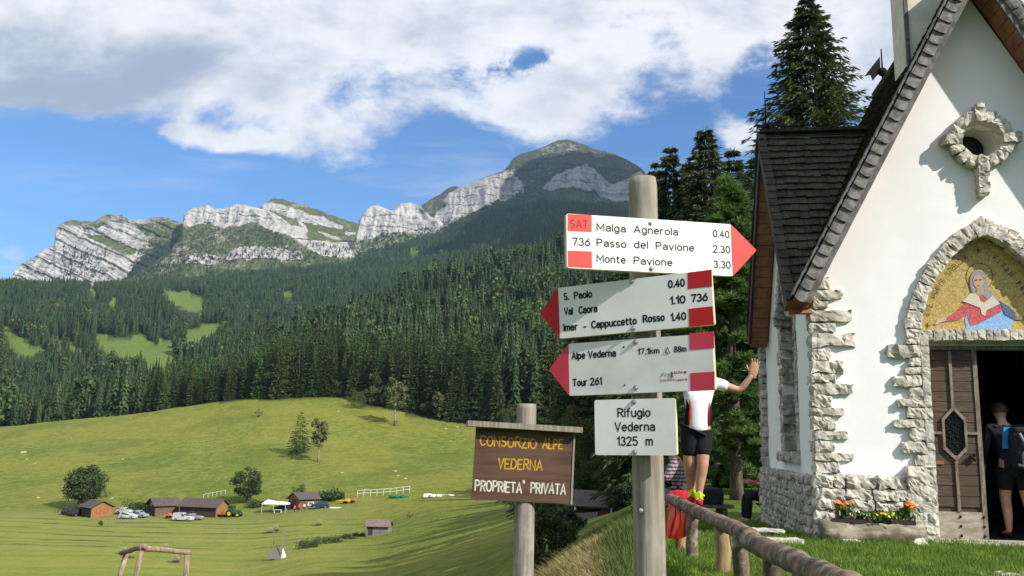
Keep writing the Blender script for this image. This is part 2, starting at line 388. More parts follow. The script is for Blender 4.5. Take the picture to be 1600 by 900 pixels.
def forest_mask(x, y, px, py):
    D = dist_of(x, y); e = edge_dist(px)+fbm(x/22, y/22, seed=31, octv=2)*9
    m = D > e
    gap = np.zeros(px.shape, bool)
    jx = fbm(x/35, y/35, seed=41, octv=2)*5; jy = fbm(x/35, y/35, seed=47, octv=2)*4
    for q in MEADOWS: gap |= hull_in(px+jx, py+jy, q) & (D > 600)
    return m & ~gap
def build_ground():
    az = np.concatenate([np.radians(np.linspace(-180, -41, 36))[:-1], np.arctan((np.linspace(-420, 2010, 760)-800)/1400), np.radians(np.linspace(41, 180, 36))[1:]])
    rr = np.geomspace(.6, 4300, 330)
    A, Rr = np.meshgrid(az, rr, indexing='ij'); X = np.sin(A)*Rr; Y = np.cos(A)*Rr
    Z = H(X, Y)
    D = dist_of(X, Y); over = D > 2890
    Z = np.where(over, Z-(D-2890)*.5, Z)
    pt = np.stack([X, Y, Z], -1)
    ok = Y > .2*Rr
    px = np.full(X.shape, 3000.0); py = np.full(X.shape, 3000.0)
    px[ok], py[ok] = proj(pt[ok])
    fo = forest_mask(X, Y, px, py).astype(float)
    dry = np.clip(1.2-((px-905)/75)**2-((D-9.0)/4.2)**2+fbm(X*2, Y*2, seed=3)*.5, 0, 1)*(D < 20)
    lawn = np.clip((px-960)/60, 0, 1)*(D < 60)
    mown = ((D > 95) & (D < 226+fbm(X/9, Y/9, seed=77, octv=2)*3)).astype(float)*np.clip((610-px)/120, 0, 1)
    deep = ((D > 600)).astype(float)
    na, nr = X.shape
    V = pt.reshape(-1, 3)
    I = np.arange(na*nr).reshape(na, nr)
    Fq = np.stack([I[:-1, :-1], I[1:, :-1], I[1:, 1:], I[:-1, 1:]], -1).reshape(-1, 4)
    me = bpy.data.meshes.new('ground')
    me.vertices.add(len(V)+1); VV = np.vstack([V, [[0, 0, float(H(0., .5))]]]); me.vertices.foreach_set('co', VV.ravel())
    tri = np.stack([I[1:, 0], I[:-1, 0], np.full(na-1, len(V))], -1)
    loops = np.concatenate([Fq.ravel(), tri.ravel()]); me.loops.add(len(loops)); me.loops.foreach_set('vertex_index', loops.astype(np.int32))
    nq, nt = len(Fq), len(tri); me.polygons.add(nq+nt)
    me.polygons.foreach_set('loop_start', np.concatenate([np.arange(nq)*4, nq*4+np.arange(nt)*3]).astype(np.int32))
    me.polygons.foreach_set('use_smooth', np.ones(nq+nt, bool))
    me.update(calc_edges=True); me.validate()
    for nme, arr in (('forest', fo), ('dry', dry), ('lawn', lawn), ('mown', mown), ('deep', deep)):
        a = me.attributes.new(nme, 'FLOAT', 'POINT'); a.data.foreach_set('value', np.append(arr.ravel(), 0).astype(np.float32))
    m, t, b, out = newmat('meadow_ground')
    co = t.coord('Object')
    big = t.noise(co, .018, 5, .6); mid = t.noise(co, .16, 6, .7); fine = t.noise(co, 1.6, 5, .7); vf = t.noise(co, 18, 4, .7)
    f2 = t.noise(co, .42, 6, .72); f3 = t.noise(co, 1.1, 5, .75)
    past = t.mix(t.sstep(f2, .36, .64), (.090, .128, .020), (.185, .205, .040))
    past = t.mix(t.math('MULTIPLY', t.sstep(big, .40, .62), .6), past, (.215, .205, .042))
    past = t.mix(t.math('MULTIPLY', t.sstep(t.noise(co, .045, 5, .65), .48, .62), .55), past, (.088, .122, .018))
    past = t.mix(t.math('MULTIPLY', t.sstep(f3, .52, .68), .6), past, (.062, .092, .015))
    past = t.mix(t.math('MULTIPLY', t.sstep(t.noise(co, .7, 6, .8), .60, .70), .7), past, (.215, .185, .065))
    # mown hay: swaths run across the meadow
    mv = t.mapping(co, (1, 1, 1), rot=(0, 0, radians(9)))
    sep = t.n('ShaderNodeSeparateXYZ'); t.lk(mv, sep.inputs[0])
    yy = t.math('ADD', sep.outputs[1], t.math('MULTIPLY', t.noise(co, .02, 2), 14.0))
    sw = t.math('SINE', t.math('MULTIPLY', yy, 1.05)); sw2 = t.math('SINE', t.math('MULTIPLY', yy, .37))
    hay = t.mix(t.sstep(sw, -1.2, 1.4), (.165, .200, .036), (.215, .232, .048))
    hay = t.mix(t.math('MULTIPLY', t.sstep(sw2, -.6, .9), .35), hay, (.26, .245, .065))
    hay = t.mix(t.math('MULTIPLY', t.sstep(t.noise(t.mapping(co, (.2, 1, 1)), .6, 5, .7), .45, .7), .55), hay, (.115, .155, .028))
    hay = t.mix(t.math('MULTIPLY', t.sstep(vf, .5, .7), .3), hay, (.24, .22, .07))
    rows = t.math('MULTIPLY', t.sstep(t.math('SINE', t.math('MULTIPLY', t.math('ADD', yy, t.math('MULTIPLY', t.noise(co, .25, 4, .7), 2.2)), .78)), .55, .95), t.math('MULTIPLY', t.sstep(yy, 152, 160), t.sstep(yy, 216, 200)))
    hay = t.mix(t.math('MULTIPLY', rows, t.math('MULTIPLY', t.sstep(t.noise(co, .09, 5, .7), .40, .60), .8)), hay, (.060, .078, .030))
    hay = t.mix(t.math('MULTIPLY', t.sstep(yy, 195, 212), .5), hay, (.14, .16, .055))
    c = t.mix(t.attr('mown'), past, hay)
    lawnc = t.mix(t.sstep(vf, .35, .65), (.05, .10, .014), (.115, .16, .03)); c = t.mix(t.attr('lawn'), c, lawnc)
    c = t.mix(t.attr('dry'), c, t.mix(t.sstep(vf, .35, .65), (.22, .17, .06), (.36, .29, .13)))
    alp = t.mix(t.sstep(mid, .4, .65), (.085, .135, .026), (.125, .165, .036)); c = t.mix(t.attr('deep'), c, alp)
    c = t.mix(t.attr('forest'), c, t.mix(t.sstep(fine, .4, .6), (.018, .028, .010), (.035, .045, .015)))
    t.lk(c, b.inputs['Base Color']); b.inputs['Roughness'].default_value = .9; b.inputs['Specular IOR Level'].default_value = .1
    hsum = t.math('ADD', t.math('MULTIPLY', fine, .35), t.math('MULTIPLY', mid, 1.2)); bump(t, b, t.math('ADD', hsum, t.math('MULTIPLY', f2, .9)), .7, .9)
    me.materials.append(m)
    o = link('ground', me); tag(o, 'rolling green meadow and wooded valley sloping away below the chapel', 'ground', kind='structure')
    return o
build_ground()

# ------------------------------------------------------------ mountains
def rock_mat():
    m, t, b, out = newmat('mountain_rock')
    co = t.coord('Object'); rk = t.attr('rock'); gy = t.attr('grey'); tr = t.attr('scrub')
    st = t.attr('strata'); stc = t.n('ShaderNodeCombineXYZ'); t.lk(t.math('MULTIPLY', st, 1.0), stc.inputs[2]); 
    sx = t.n('ShaderNodeSeparateXYZ'); t.lk(co, sx.inputs[0]); t.lk(t.math('MULTIPLY', sx.outputs[0], .12), stc.inputs[0]); t.lk(t.math('MULTIPLY', sx.outputs[1], .12), stc.inputs[1])
    bands = t.noise(stc.outputs[0], .055, 6, .65)
    n1 = t.noise(co, .012, 8, .65); n2 = t.noise(co, .06, 6, .7); n3 = t.noise(t.mapping(co, (1, 1, .25)), .05, 6, .7)
    rock = t.mix(t.math('MULTIPLY', t.sstep(bands, .56, .40), t.attr('stripe')), (.43, .415, .39), (.20, .19, .18))
    rock = t.mix(t.math('MULTIPLY', t.sstep(t.noise(t.mapping(co, (1, 1, .3)), .018, 6, .7), .46, .66), .8), rock, (.26, .25, .235))
    rock = t.mix(t.math('MULTIPLY', t.sstep(n3, .52, .66), .75), rock, (.15, .145, .145))
    rock = t.mix(t.math('MULTIPLY', t.sstep(n1, .5, .7), .45), rock, (.34, .30, .25))
    rock = t.mix(t.math('MULTIPLY', t.sstep(n2, .56, .66), t.sstep(bands, .6, .42)), rock, (.045, .06, .025))
    rock = t.mix(gy, rock, t.mix(n2, (.12, .12, .125), (.22, .215, .22)))
    grass = t.mix(t.sstep(n2, .38, .62), (.050, .070, .024), (.105, .115, .045))
    grass = t.mix(t.math('MULTIPLY', t.sstep(n1, .52, .66), .7), grass, (.26, .24, .18))
    dk = t.attr('dark'); grass = t.mix(dk, grass, t.mix(n2, (.030, .042, .024), (.085, .09, .06)))  # dark zones: grey-green turf, with cloud shade painted into its colour
    c = t.mix(t.sstep(t.math('ADD', rk, t.math('ADD', t.math('MULTIPLY', t.math('SUBTRACT', n2, .5), 2.0), t.math('MULTIPLY', t.math('SUBTRACT', n1, .5), 1.0))), .40, .62), grass, rock)
    c = t.mix(t.sstep(t.math('ADD', tr, t.math('MULTIPLY', t.math('SUBTRACT', t.noise(t.mapping(co, (1, 1, .45)), .085, 3, .6), .5), 1.5)), .52, .6), c, (.022, .036, .018))
    t.lk(c, b.inputs['Base Color']); b.inputs['Roughness'].default_value = .95; b.inputs['Specular IOR Level'].default_value = .05
    bump(t, b, t.math('ADD', t.math('MULTIPLY', bands, .8), t.math('ADD', n3, n2)), .7, 9.0)
    return m
ROCK = rock_mat()
def mountain(label, sky_pts, base_pts, D0, depth, prof, zones, seed, amp=38, tilt=.18, step=1.3, rows=150, jag=1.3, strata=.22, stripe=.35):
    """sky_pts: ridge line, base_pts: foot line, D0(px): ridge distance, prof: (t, share of the depth) from ridge to foot"""
    xs = np.arange(sky_pts[0][0], sky_pts[-1][0]+.1, step); t = np.linspace(0, 1, rows)**1.0
    sky = np.interp(xs, *zip(*sky_pts)); sky = sky+fbm(xs/7, xs*0, seed=seed, octv=3)*jag*1.3
    base = np.interp(xs, *zip(*base_pts))
    PXm, Tm = np.meshgrid(xs, t, indexing='ij'); PYm = sky[:, None]*(1-Tm)+base[:, None]*Tm
    k_ = int(55/step); ref = np.array([sky[max(0, i-k_):i+k_+1].min() for i in range(len(sky))]); w_ = np.hanning(2*k_+1); w_ /= w_.sum(); ref = np.convolve(np.pad(ref, k_, 'edge'), w_, 'valid')
    T2 = np.clip((PYm-ref[:, None])/(base-ref)[:, None], 0, 1)
    Dm = D0-depth*np.interp(T2, *zip(*prof))
    rx = (PXm-800)/FPX; ry = (450-PYm)/FPX
    rays = np.stack([rx, ry, -np.ones_like(rx)], -1) @ CM.T
    W = EYE+rays*(Dm/rays[..., 1])[..., None]
    x, y, z = W[..., 0], W[..., 1], W[..., 2]
    rock = np.zeros_like(x)+.5; grey = np.zeros_like(x); scrub = np.zeros_like(x)+.1; dark = np.zeros_like(x)
    jx = fbm(x/60, z/60, seed=seed+3, octv=4)*7; jy = fbm(x/60, z/60, seed=seed+4, octv=4)*5
    for kind, val, poly in zones:
        k = hull_in(PXm+jx, PYm+jy, poly)
        {'rock': rock, 'grey': grey, 'scrub': scrub, 'dark': dark}[kind][k] = val
    def soft(A, k=2):
        for _ in range(k):
            A = (A+np.roll(A, 1, 0)+np.roll(A, -1, 0)+np.roll(A, 1, 1)+np.roll(A, -1, 1))/5
        return A
    rock = soft(rock); grey = soft(grey); scrub = soft(scrub); dark = soft(dark)
    s = z+tilt*x
    # buttresses and gullies (stretched down the slope), ledges along the strata
    but = ridged(x/150, z/420, y/600, seed=seed+9, octv=5, gain=.55)+.5*ridged(x/45, z/130, seed=seed+12, octv=4, gain=.55)
    led = (s/42) % 1.0; led2 = (s/15+fbm(x/120, z/120, seed=seed+2)*.8) % 1.0
    wgt = .62+.55*np.clip(rock*1.3, 0, 1)
    edge = np.clip(Tm*14, 0, 1)
    dy = -amp*wgt*edge*(but*.8)+strata*amp*.45*wgt*edge*(led*.8+led2*.35-.5)
    W[..., 1] += dy; W[..., 0] += -.35*dy
    W[..., 2] += edge*fbm(x/40, z/40, seed=seed+21, octv=3)*5*(.3+rock)
    # far side, so that the mountain is a solid body
    na, nr = x.shape
    backV = W[:, 0, :]+np.array([0, 600., -500.])
    V = np.vstack([W.reshape(-1, 3), backV])
    I = np.arange(na*nr).reshape(na, nr); B = na*nr+np.arange(na)
    F = np.stack([I[:-1, :-1], I[:-1, 1:], I[1:, 1:], I[1:, :-1]], -1).reshape(-1, 4)
    F = np.vstack([F, np.stack([I[:-1, 0], I[1:, 0], B[1:], B[:-1]], -1)])
    me = bpy.data.meshes.new('mountain'); me.vertices.add(len(V)); me.vertices.foreach_set('co', V.ravel())
    me.loops.add(F.size); me.loops.foreach_set('vertex_index', F.ravel().astype(np.int32)); me.polygons.add(len(F))
    me.polygons.foreach_set('loop_start', (np.arange(len(F))*4).astype(np.int32)); me.polygons.foreach_set('use_smooth', np.ones(len(F), bool))
    me.update(calc_edges=True); me.validate()
    st = s+fbm(x/200, z/200, seed=seed+2)*10
    for nme, arr in (('rock', rock), ('grey', grey), ('scrub', scrub), ('strata', st), ('dark', dark), ('stripe', dark*0+stripe)):
        a = me.attributes.new(nme, 'FLOAT', 'POINT'); a.data.foreach_set('value', np.append(arr.ravel(), arr[:, 0]).astype(np.float32))
    me.materials.append(ROCK)
    o = link('mountain', me); tag(o, label, 'mountain', kind='structure'); return o, W, PXm, PYm
SCRUB_PTS = []
def scrub_trees(W, PXm, PYm, polys, n, seed):
    rng = np.random.default_rng(seed); px = PXm.ravel(); py = PYm.ravel(); V = W.reshape(-1, 3)
    k = np.zeros(px.shape, bool)
    for q in polys: k |= hull_in(px, py, q)
    idx = np.nonzero(k)[0]
    if len(idx): SCRUB_PTS.append(V[rng.choice(idx, min(n, len(idx)), replace=False)])
A_SKY = [(8, 445), (15, 437), (20, 430), (28, 416), (50, 402), (72, 388), (85, 384), (88, 352), (95, 350), (103, 346), (110, 343), (130, 346), (150, 345), (160, 338), (175, 335), (190, 336), (203, 345), (225, 343), (240, 339), (258, 340), (270, 344), (290, 352), (310, 372), (350, 400)]
a = mountain('pale layered limestone crag with green top at the far left', A_SKY, [(8, 462), (350, 470)], 3050, 420, [(0, 0), (.25, .12), (.45, .35), (.9, .7), (1, 1)],
 [('rock', .95, [(0, 300), (240, 300), (230, 480), (0, 480)]), ('rock', .05, [(98, 330), (180, 320), (203, 343), (190, 350), (165, 349), (148, 360), (125, 352), (98, 351)]), ('rock', .62, [(175, 330), (205, 335), (205, 347), (175, 347)]),
  ('grey', .8, [(228, 330), (300, 330), (290, 360), (235, 358)]), ('grey', .6, [(163, 325), (200, 330), (202, 346), (160, 346)]),
  ('rock', .12, [(128, 366), (165, 370), (190, 378), (215, 388), (214, 398), (195, 399), (170, 387), (148, 378)]), ('rock', .30, [(205, 345), (285, 352), (340, 400), (300, 420), (230, 385), (222, 362)]),
  ('rock', .4, [(225, 385), (350, 400), (350, 450), (190, 450)]), ('scrub', .5, [(225, 380), (275, 365), (350, 400), (350, 440), (190, 440)]), ('scrub', .42, [(100, 382), (160, 390), (170, 430), (100, 440)]), ('scrub', .8, [(205, 415), (270, 372), (305, 380), (290, 440), (190, 445)])], 11, amp=26, tilt=.42, strata=.9, stripe=.8)  # last scrub zone is heavier, with the cloud shade painted into it
scrub_trees(*a[1:], [[(225, 380), (275, 365), (350, 400), (350, 440), (190, 440)], [(100, 385), (170, 395), (160, 438), (90, 435)]], 700, 1)
c = mountain('far grassy peak with rock bands behind the middle crag', [(395, 335), (415, 315), (428, 310), (440, 311), (455, 316), (475, 320), (495, 327), (515, 335), (535, 342), (560, 350), (600, 372)], [(395, 410), (600, 420)], 3500, 350, [(0, 0), (.3, .4), (1, 1)],
 [('rock', .18, [(390, 300), (600, 300), (600, 420), (390, 420)]), ('rock', .7, [(412, 318), (445, 322), (500, 338), (535, 352), (535, 360), (490, 352), (440, 336), (412, 328)]), ('rock', .9, [(463, 341), (482, 356), (476, 358), (460, 346)]), ('rock', .92, [(498, 364), (532, 371), (536, 375), (505, 374)]), ('rock', .9, [(540, 362), (556, 364), (556, 368), (540, 367)])], 23, amp=18, tilt=.35, strata=.4, stripe=.5)
b_ = mountain('pale limestone cliff over scrub slopes in the middle distance', [(180, 446), (215, 428), (245, 408), (268, 388), (282, 371), (285, 353), (287, 336), (300, 325), (315, 322), (325, 321), (335, 326), (350, 326), (363, 321), (375, 319), (400, 323), (420, 330), (440, 340), (455, 352), (478, 356), (500, 364), (520, 374), (548, 376), (565, 380), (600, 392), (640, 400)], [(180, 462), (283, 452), (640, 432)], 3000, 520, [(0, 0), (.24, .08), (.30, .2), (.62, .65), (.70, .70), (1, 1)],
 [('rock', .22, [(200, 300), (700, 300), (700, 460), (200, 460)]), ('rock', .98, [(285, 300), (400, 315), (440, 338), (480, 354), (482, 372), (455, 373), (425, 362), (400, 349), (375, 352), (345, 358), (322, 352), (285, 352)]),
  ('rock', .75, [(362, 388), (430, 386), (470, 396), (470, 410), (420, 404), (350, 408)]), ('rock', .75, [(460, 374), (560, 380), (640, 396), (620, 412), (500, 400)]), ('rock', .6, [(290, 402), (345, 398), (340, 416), (290, 416)]), ('scrub', .45, [(200, 400), (285, 355), (420, 360), (450, 400), (285, 430), (190, 450)]), ('scrub', .55, [(400, 350), (440, 365), (450, 385), (380, 385)])], 37, amp=40, tilt=.12)
scrub_trees(*b_[1:], [[(200, 440), (250, 408), (283, 358), (400, 355), (450, 378), (640, 400), (640, 432), (283, 440)]], 1500, 2)
d_ = mountain('twin pale crags standing left of the big dark summit', [(550, 382), (556, 362), (562, 340), (575, 325), (590, 320), (605, 326), (613, 329), (625, 318), (640, 317), (655, 320), (664, 330), (676, 340), (700, 352)], [(550, 440), (700, 420)], 2950, 300, [(0, 0), (.4, .2), (1, 1)],
 [('rock', .97, [(550, 300), (662, 300), (695, 345), (680, 362), (640, 372), (600, 362), (556, 385)]), ('rock', .4, [(550, 376), (700, 360), (700, 440), (550, 440)]), ('scrub', .5, [(580, 368), (700, 352), (700, 430), (550, 430)])], 53, amp=40, tilt=.05)
scrub_trees(*d_[1:], [[(560, 374), (700, 356), (700, 415), (550, 425)]], 400, 3)
e_ = mountain('big dark rounded summit above pale cliff bands and forest', [(640, 340), (662, 318), (690, 302), (700, 293), (712, 291), (722, 294), (728, 291), (745, 282), (765, 274), (785, 268), (795, 258), (802, 247), (812, 241), (830, 236), (842, 232), (858, 225), (872, 219), (885, 218), (900, 221), (930, 233), (960, 240), (985, 252), (1000, 262), (1008, 270), (1015, 282), (1040, 312), (1080, 345), (1180, 400), (1300, 430)],
 [(640, 420), (760, 372), (830, 345), (900, 345), (1000, 370), (1300, 450)], 3500, 600, [(0, 0), (.3, .4), (.5, .5), (.72, .62), (1, 1)],
 [('rock', .2, [(600, 200), (1300, 200), (1300, 480), (600, 480)]), ('dark', 1.0, [(780, 200), (1300, 200), (1300, 480), (640, 480), (640, 360), (790, 320), (786, 270)]), ('dark', .8, [(640, 280), (735, 280), (700, 330), (640, 360)]),
  ('rock', .85, [(700, 306), (730, 290), (765, 274), (790, 268), (812, 280), (822, 300), (790, 314), (740, 332), (700, 352), (660, 360), (690, 325)]), ('grey', .25, [(640, 280), (830, 260), (830, 330), (640, 380)]),
  ('rock', .5, [(842, 238), (870, 224), (900, 226), (896, 240), (870, 248), (845, 246)]), ('grey', .9, [(800, 210), (1015, 210), (1015, 258), (800, 258)]), ('rock', .6, [(920, 238), (940, 240), (938, 246), (922, 244)]),
  ('rock', .85, [(860, 280), (900, 262), (915, 256), (940, 276), (960, 290), (1000, 268), (1015, 290), (1000, 320), (960, 316), (930, 302), (895, 296), (850, 296)]), ('grey', .2, [(850, 256), (1020, 256), (1020, 330), (850, 330)]),
  ('scrub', .45, [(780, 300), (850, 290), (860, 330), (780, 340)]), ('dark', .35, [(860, 298), (920, 300), (960, 318), (930, 322), (870, 318)]), ('rock', .25, [(860, 299), (920, 302), (960, 320), (930, 326), (870, 320)])], 71, amp=46, tilt=.08, rows=170, jag=.7)
scrub_trees(*e_[1:], [[(660, 356), (830, 312), (1000, 336), (1000, 380), (640, 420)]], 900, 4)

# ------------------------------------------------------------ foliage materials
def leafmat(name, c1, c2, trans=.25, var=.35, scale=1.2, rough=.6):
    m, t, b, out = newmat(name)
    co = t.coord('Object'); n = t.noise(co, scale, 4, .6)
    oi = t.n('ShaderNodeObjectInfo'); r = oi.outputs['Random']
    c = t.mix(t.sstep(n, .35, .65), c1, c2)
    hs = t.n('ShaderNodeHueSaturation'); t.lk(c, hs.inputs['Color'])
    t.lk(t.math('ADD', .5-.03*var, t.math('MULTIPLY', r, .06*var)), hs.inputs['Hue'])
    r2 = t.math('FRACT', t.math('MULTIPLY', r, 7.31)); t.lk(t.math('ADD', 1-.5*var, t.math('MULTIPLY', r2, 1.0*var)), hs.inputs['Value'])
    t.lk(hs.outputs[0], b.inputs['Base Color']); b.inputs['Roughness'].default_value = rough; b.inputs['Specular IOR Level'].default_value = .25
    tr = t.n('ShaderNodeBsdfTranslucent'); t.lk(hs.outputs[0], tr.inputs[0])
    ms = t.n('ShaderNodeMixShader'); ms.inputs[0].default_value = trans; t.lk(b.outputs[0], ms.inputs[1]); t.lk(tr.outputs[0], ms.inputs[2]); t.lk(ms.outputs[0], out.inputs[0])
    return m
BARK = pm('bark', (.17, .13, .10), (.07, .055, .045), 9, .9, .6, .03, (1, 1, .25))
BARK_PALE = pm('bark_pale', (.34, .31, .26), (.15, .13, .11), 12, .9, .5, .02, (1, 1, .3))
SPRUCE = leafmat('spruce_needles', (.032, .062, .016), (.064, .108, .024), .2, .9, .5)
SPRUCE_NEAR = leafmat('spruce_needles_near', (.030, .056, .016), (.078, .108, .030), .25, .25, 1.2)
BROAD = leafmat('broad_leaves', (.055, .085, .022), (.10, .135, .038), .3, .5, .8)
BROAD_PALE = leafmat('broad_leaves_pale', (.12, .135, .045), (.19, .19, .075), .3, .4, .8)
BROAD_DARK = leafmat('broad_leaves_dark', (.040, .062, .022), (.075, .105, .038), .25, .4, .8)
PINE = leafmat('pine_needles', (.070, .138, .032), (.140, .225, .060), .35, .2, 1.0)
HAZELM = leafmat('hazel_leaves', (.07, .10, .022), (.15, .165, .04), .35, .3, 1.0)

def quads_mesh(V, name):
    """V: (n,4,3) quads -> mesh data"""
    n = len(V); me = bpy.data.meshes.new(name)
    me.vertices.add(n*4); me.vertices.foreach_set('co', np.asarray(V, np.float32).ravel())
    me.loops.add(n*4); me.loops.foreach_set('vertex_index', np.arange(n*4, dtype=np.int32)); me.polygons.add(n)
    me.polygons.foreach_set('loop_start', (np.arange(n)*4).astype(np.int32)); me.update(calc_edges=True)
    return me
def sprays(C, A, L, Wd, rng, droop=0.0):
    """quads from centre C along axis A (unit), length L, width Wd, random roll"""
    n = len(C); Rn = rng.normal(size=(n, 3)); S = np.cross(A, Rn); S /= np.linalg.norm(S, axis=1, keepdims=True)+1e-9
    L = np.broadcast_to(L, (n,))[:, None]; Wd = np.broadcast_to(Wd, (n,))[:, None]
    a = C; b = C+A*L; b[:, 2] -= droop*L[:, 0]
    m_ = (a+b)/2
    return np.stack([a, m_+S*Wd*.5, b, m_-S*Wd*.5], 1)
def spruce_mesh(h, r, nw, nb, ns, seed, sl=.5, sw=.14, shape=.9, bare=.06, droop=.28, hang=.35):
    """needle sprays along drooping branches: nw whorls, nb branches each, ns sprays per branch"""
    rng = np.random.default_rng(seed); C = []; A = []; Ls = []; Ws = []
    for i in range(nw):
        f = (i+rng.uniform(-.4, .4))/nw; f = min(max(f, 0), .995); z = h*(bare+(1-bare)*f)
        rr = r*((1-f)**shape)*(.62+.38*min(1, f/.12))*rng.uniform(.8, 1.12)
        k = max(3, int(nb*(1-f*.55)))
        for j in range(k):
            az = 2*pi*(j+rng.uniform(-.35, .35))/k+i*1.7; L = rr*rng.uniform(.72, 1.15)
            if rng.random() < .06: L *= .55
            s = np.sort(rng.uniform(.12, 1, max(2, int(ns*(.35+.65*(1-f))))))
            d = np.array([cos(az), sin(az), 0]); side = np.array([-sin(az), cos(az), 0])
            up = .25*(f-.25)
            pos = d*(s*L)[:, None]; zz = z+up*s*L-droop*L*(s**1.4)+.16*droop*L*(s > .85)
            w = L*.30*(1-s)*rng.uniform(-1, 1, len(s))
            c = pos+side*w[:, None]; c[:, 2] = zz
            dirv = d*.8+side*(np.sign(w)*.55*(1-s*.6)+rng.normal(0, .25, len(s)))[:, None]; dirv[:, 2] += rng.uniform(-hang-.2, .1, len(s))
            dirv /= np.linalg.norm(dirv, axis=1, keepdims=True)
            C.append(c); A.append(dirv); Ls.append(sl*rng.uniform(.6, 1.3, len(s))*(.55+.45*(1-f))); Ws.append(sw*rng.uniform(.7, 1.3, len(s)))
    C = np.vstack(C); A = np.vstack(A); Ls = np.concatenate(Ls); Ws = np.concatenate(Ws)
    V = sprays(C, A, Ls, Ws, rng, .12)
    top = sprays(np.tile([[0, 0, h*.955]], (6, 1)), np.array([[cos(a)*.18, sin(a)*.18, 1] for a in np.linspace(0, 6, 6)]), h*.05, sw*.7, rng)
    return np.concatenate([V, top])
def broad_points(h, r, z0, nc, nl, seed, ls=.3, flat=1.0, lean=0.0, fill=.45):
    """leaf clumps in an uneven crown"""
    rng = np.random.default_rng(seed); C = []
    for i in range(nc):
        v = rng.normal(size=3); v /= np.linalg.norm(v); q = rng.uniform(fill, 1)**.6
        hz = z0+(h-z0)/2; c = v*q*np.array([r, r, (h-z0)/2*flat])*rng.uniform(.75, 1.05); c[2] += hz; c[0] += lean*(c[2]-z0)
        cr = r*rng.uniform(.20, .38)
        p = rng.normal(size=(nl, 3)); p /= np.linalg.norm(p, axis=1, keepdims=True); p *= cr*(rng.uniform(.25, 1, (nl, 1))**.5); p[:, 2] *= .8
        C.append(p+c)
    C = np.vstack(C); A = rng.normal(size=C.shape); A[:, 2] -= .3; A /= np.linalg.norm(A, axis=1, keepdims=True)
    return sprays(C, A, ls*rng.uniform(.7, 1.4, len(C)), ls*.75*rng.uniform(.7, 1.3, len(C)), rng)
def trunk_mesh(h, r0, r1, seed, limbs=0, z0=.3, reach=1.0):
    mb = MB(); rng = random.Random(seed); n = 7
    path = [(rng.uniform(-.02, .02)*h*i/n, rng.uniform(-.02, .02)*h*i/n, h*i/n-.25*(i == 0)) for i in range(n+1)]
    mb.tube(path, [r0*(1-i/n)**.8+r1*(i/n) if i else r0*1.35 for i in range(n+1)], 9, jit=.06, seed=seed)
    for k in range(limbs):
        z = h*(z0+(.95-z0)*(k+.5)/limbs); a = rng.uniform(0, 6.28); L = reach*rng.uniform(.6, 1)*(1-.4*k/limbs)
        p0 = np.array([0, 0, z]); d = np.array([cos(a), sin(a), rng.uniform(.25, .8)])
        rr = r0*(1-z/h*.75)*.5
        mb.tube([p0, p0+d*L*.5+np.array([0, 0, .05*L]), p0+d*L], [rr, rr*.65, rr*.25], 6)
    return mb
def tree(name, label, cat, loc, crownV, crownM, trunkMB, trunkM, rz=0.0, group=None, sc=1.0):
    t = thing(name, label, cat, loc, rz, group); t.scale = (sc, sc, sc)
    me = quads_mesh(crownV, 'crown'); me.materials.append(crownM); link('crown', me, t)
    trunkMB.build('trunk', trunkM, t, smooth=True)
    return t
def gpos(px, d, sink=0.0):
    x = (px-800)/1400*d
    for _ in range(3):
        z = float(H(np.array(x), np.array(d))); q = proj((x, d, z)); x += (px-q[0])*d/1400
    return np.array([x, d, z-sink])

# ---- far forest: one countless mass, low detail spruces placed by geometry nodes
def low_spruce(seed, h=1.0, r=.17, tiers=14, k=8):
    rng = np.random.default_rng(seed); q = []
    for i in range(tiers):
        f = i/tiers; z = .05+.93*f; rr = r*(1-f)**.85*rng.uniform(.85, 1.1)
        for j in range(k):
            a = 2*pi*(j+rng.uniform(-.3, .3))/k+i; L = rr*rng.uniform(.75, 1.2); w = rr*.50+.012
            d = np.array([cos(a), sin(a), 0]); s = np.array([-sin(a), cos(a), 0]); tp = np.array([0, 0, z+.10*(1-f*.5)])
            lo = d*L+np.array([0, 0, z-.045-L*.22])
            q.append([tp, d*L*.55+s*w*.5+np.array([0, 0, z-.02]), lo, d*L*.55-s*w*.5+np.array([0, 0, z-.02])])
    q.append([[0, 0, 1.02], [.012, 0, .93], [0, .012, .90], [-.012, 0, .93]])
    return np.array(q)
def low_round(seed, k=230):
    rng = np.random.default_rng(seed); v = rng.normal(size=(k, 3)); v /= np.linalg.norm(v, axis=1, keepdims=True)
    C = v*np.array([.23, .23, .40])*(.72+.28*rng.uniform(0, 1, (k, 1)))*(1+.25*fbm(v[:, :1]*2.2+seed, v[:, 1:2]*2.2, v[:, 2:]*2.2, seed=seed)); C[:, 2] += .52
    A = rng.normal(size=(k, 3)); A[:, 2] -= .4; A /= np.linalg.norm(A, axis=1, keepdims=True)
    return sprays(C-A*.04, A, .095, .075, rng)
FOREST_FAR = leafmat('forest_needles', (.021, .045, .012), (.045, .078, .020), .15, 1.0, 1.5)
FOREST_ROUND = leafmat('forest_leaves', (.044, .078, .018), (.080, .118, .028), .15, 1.0, 1.5)
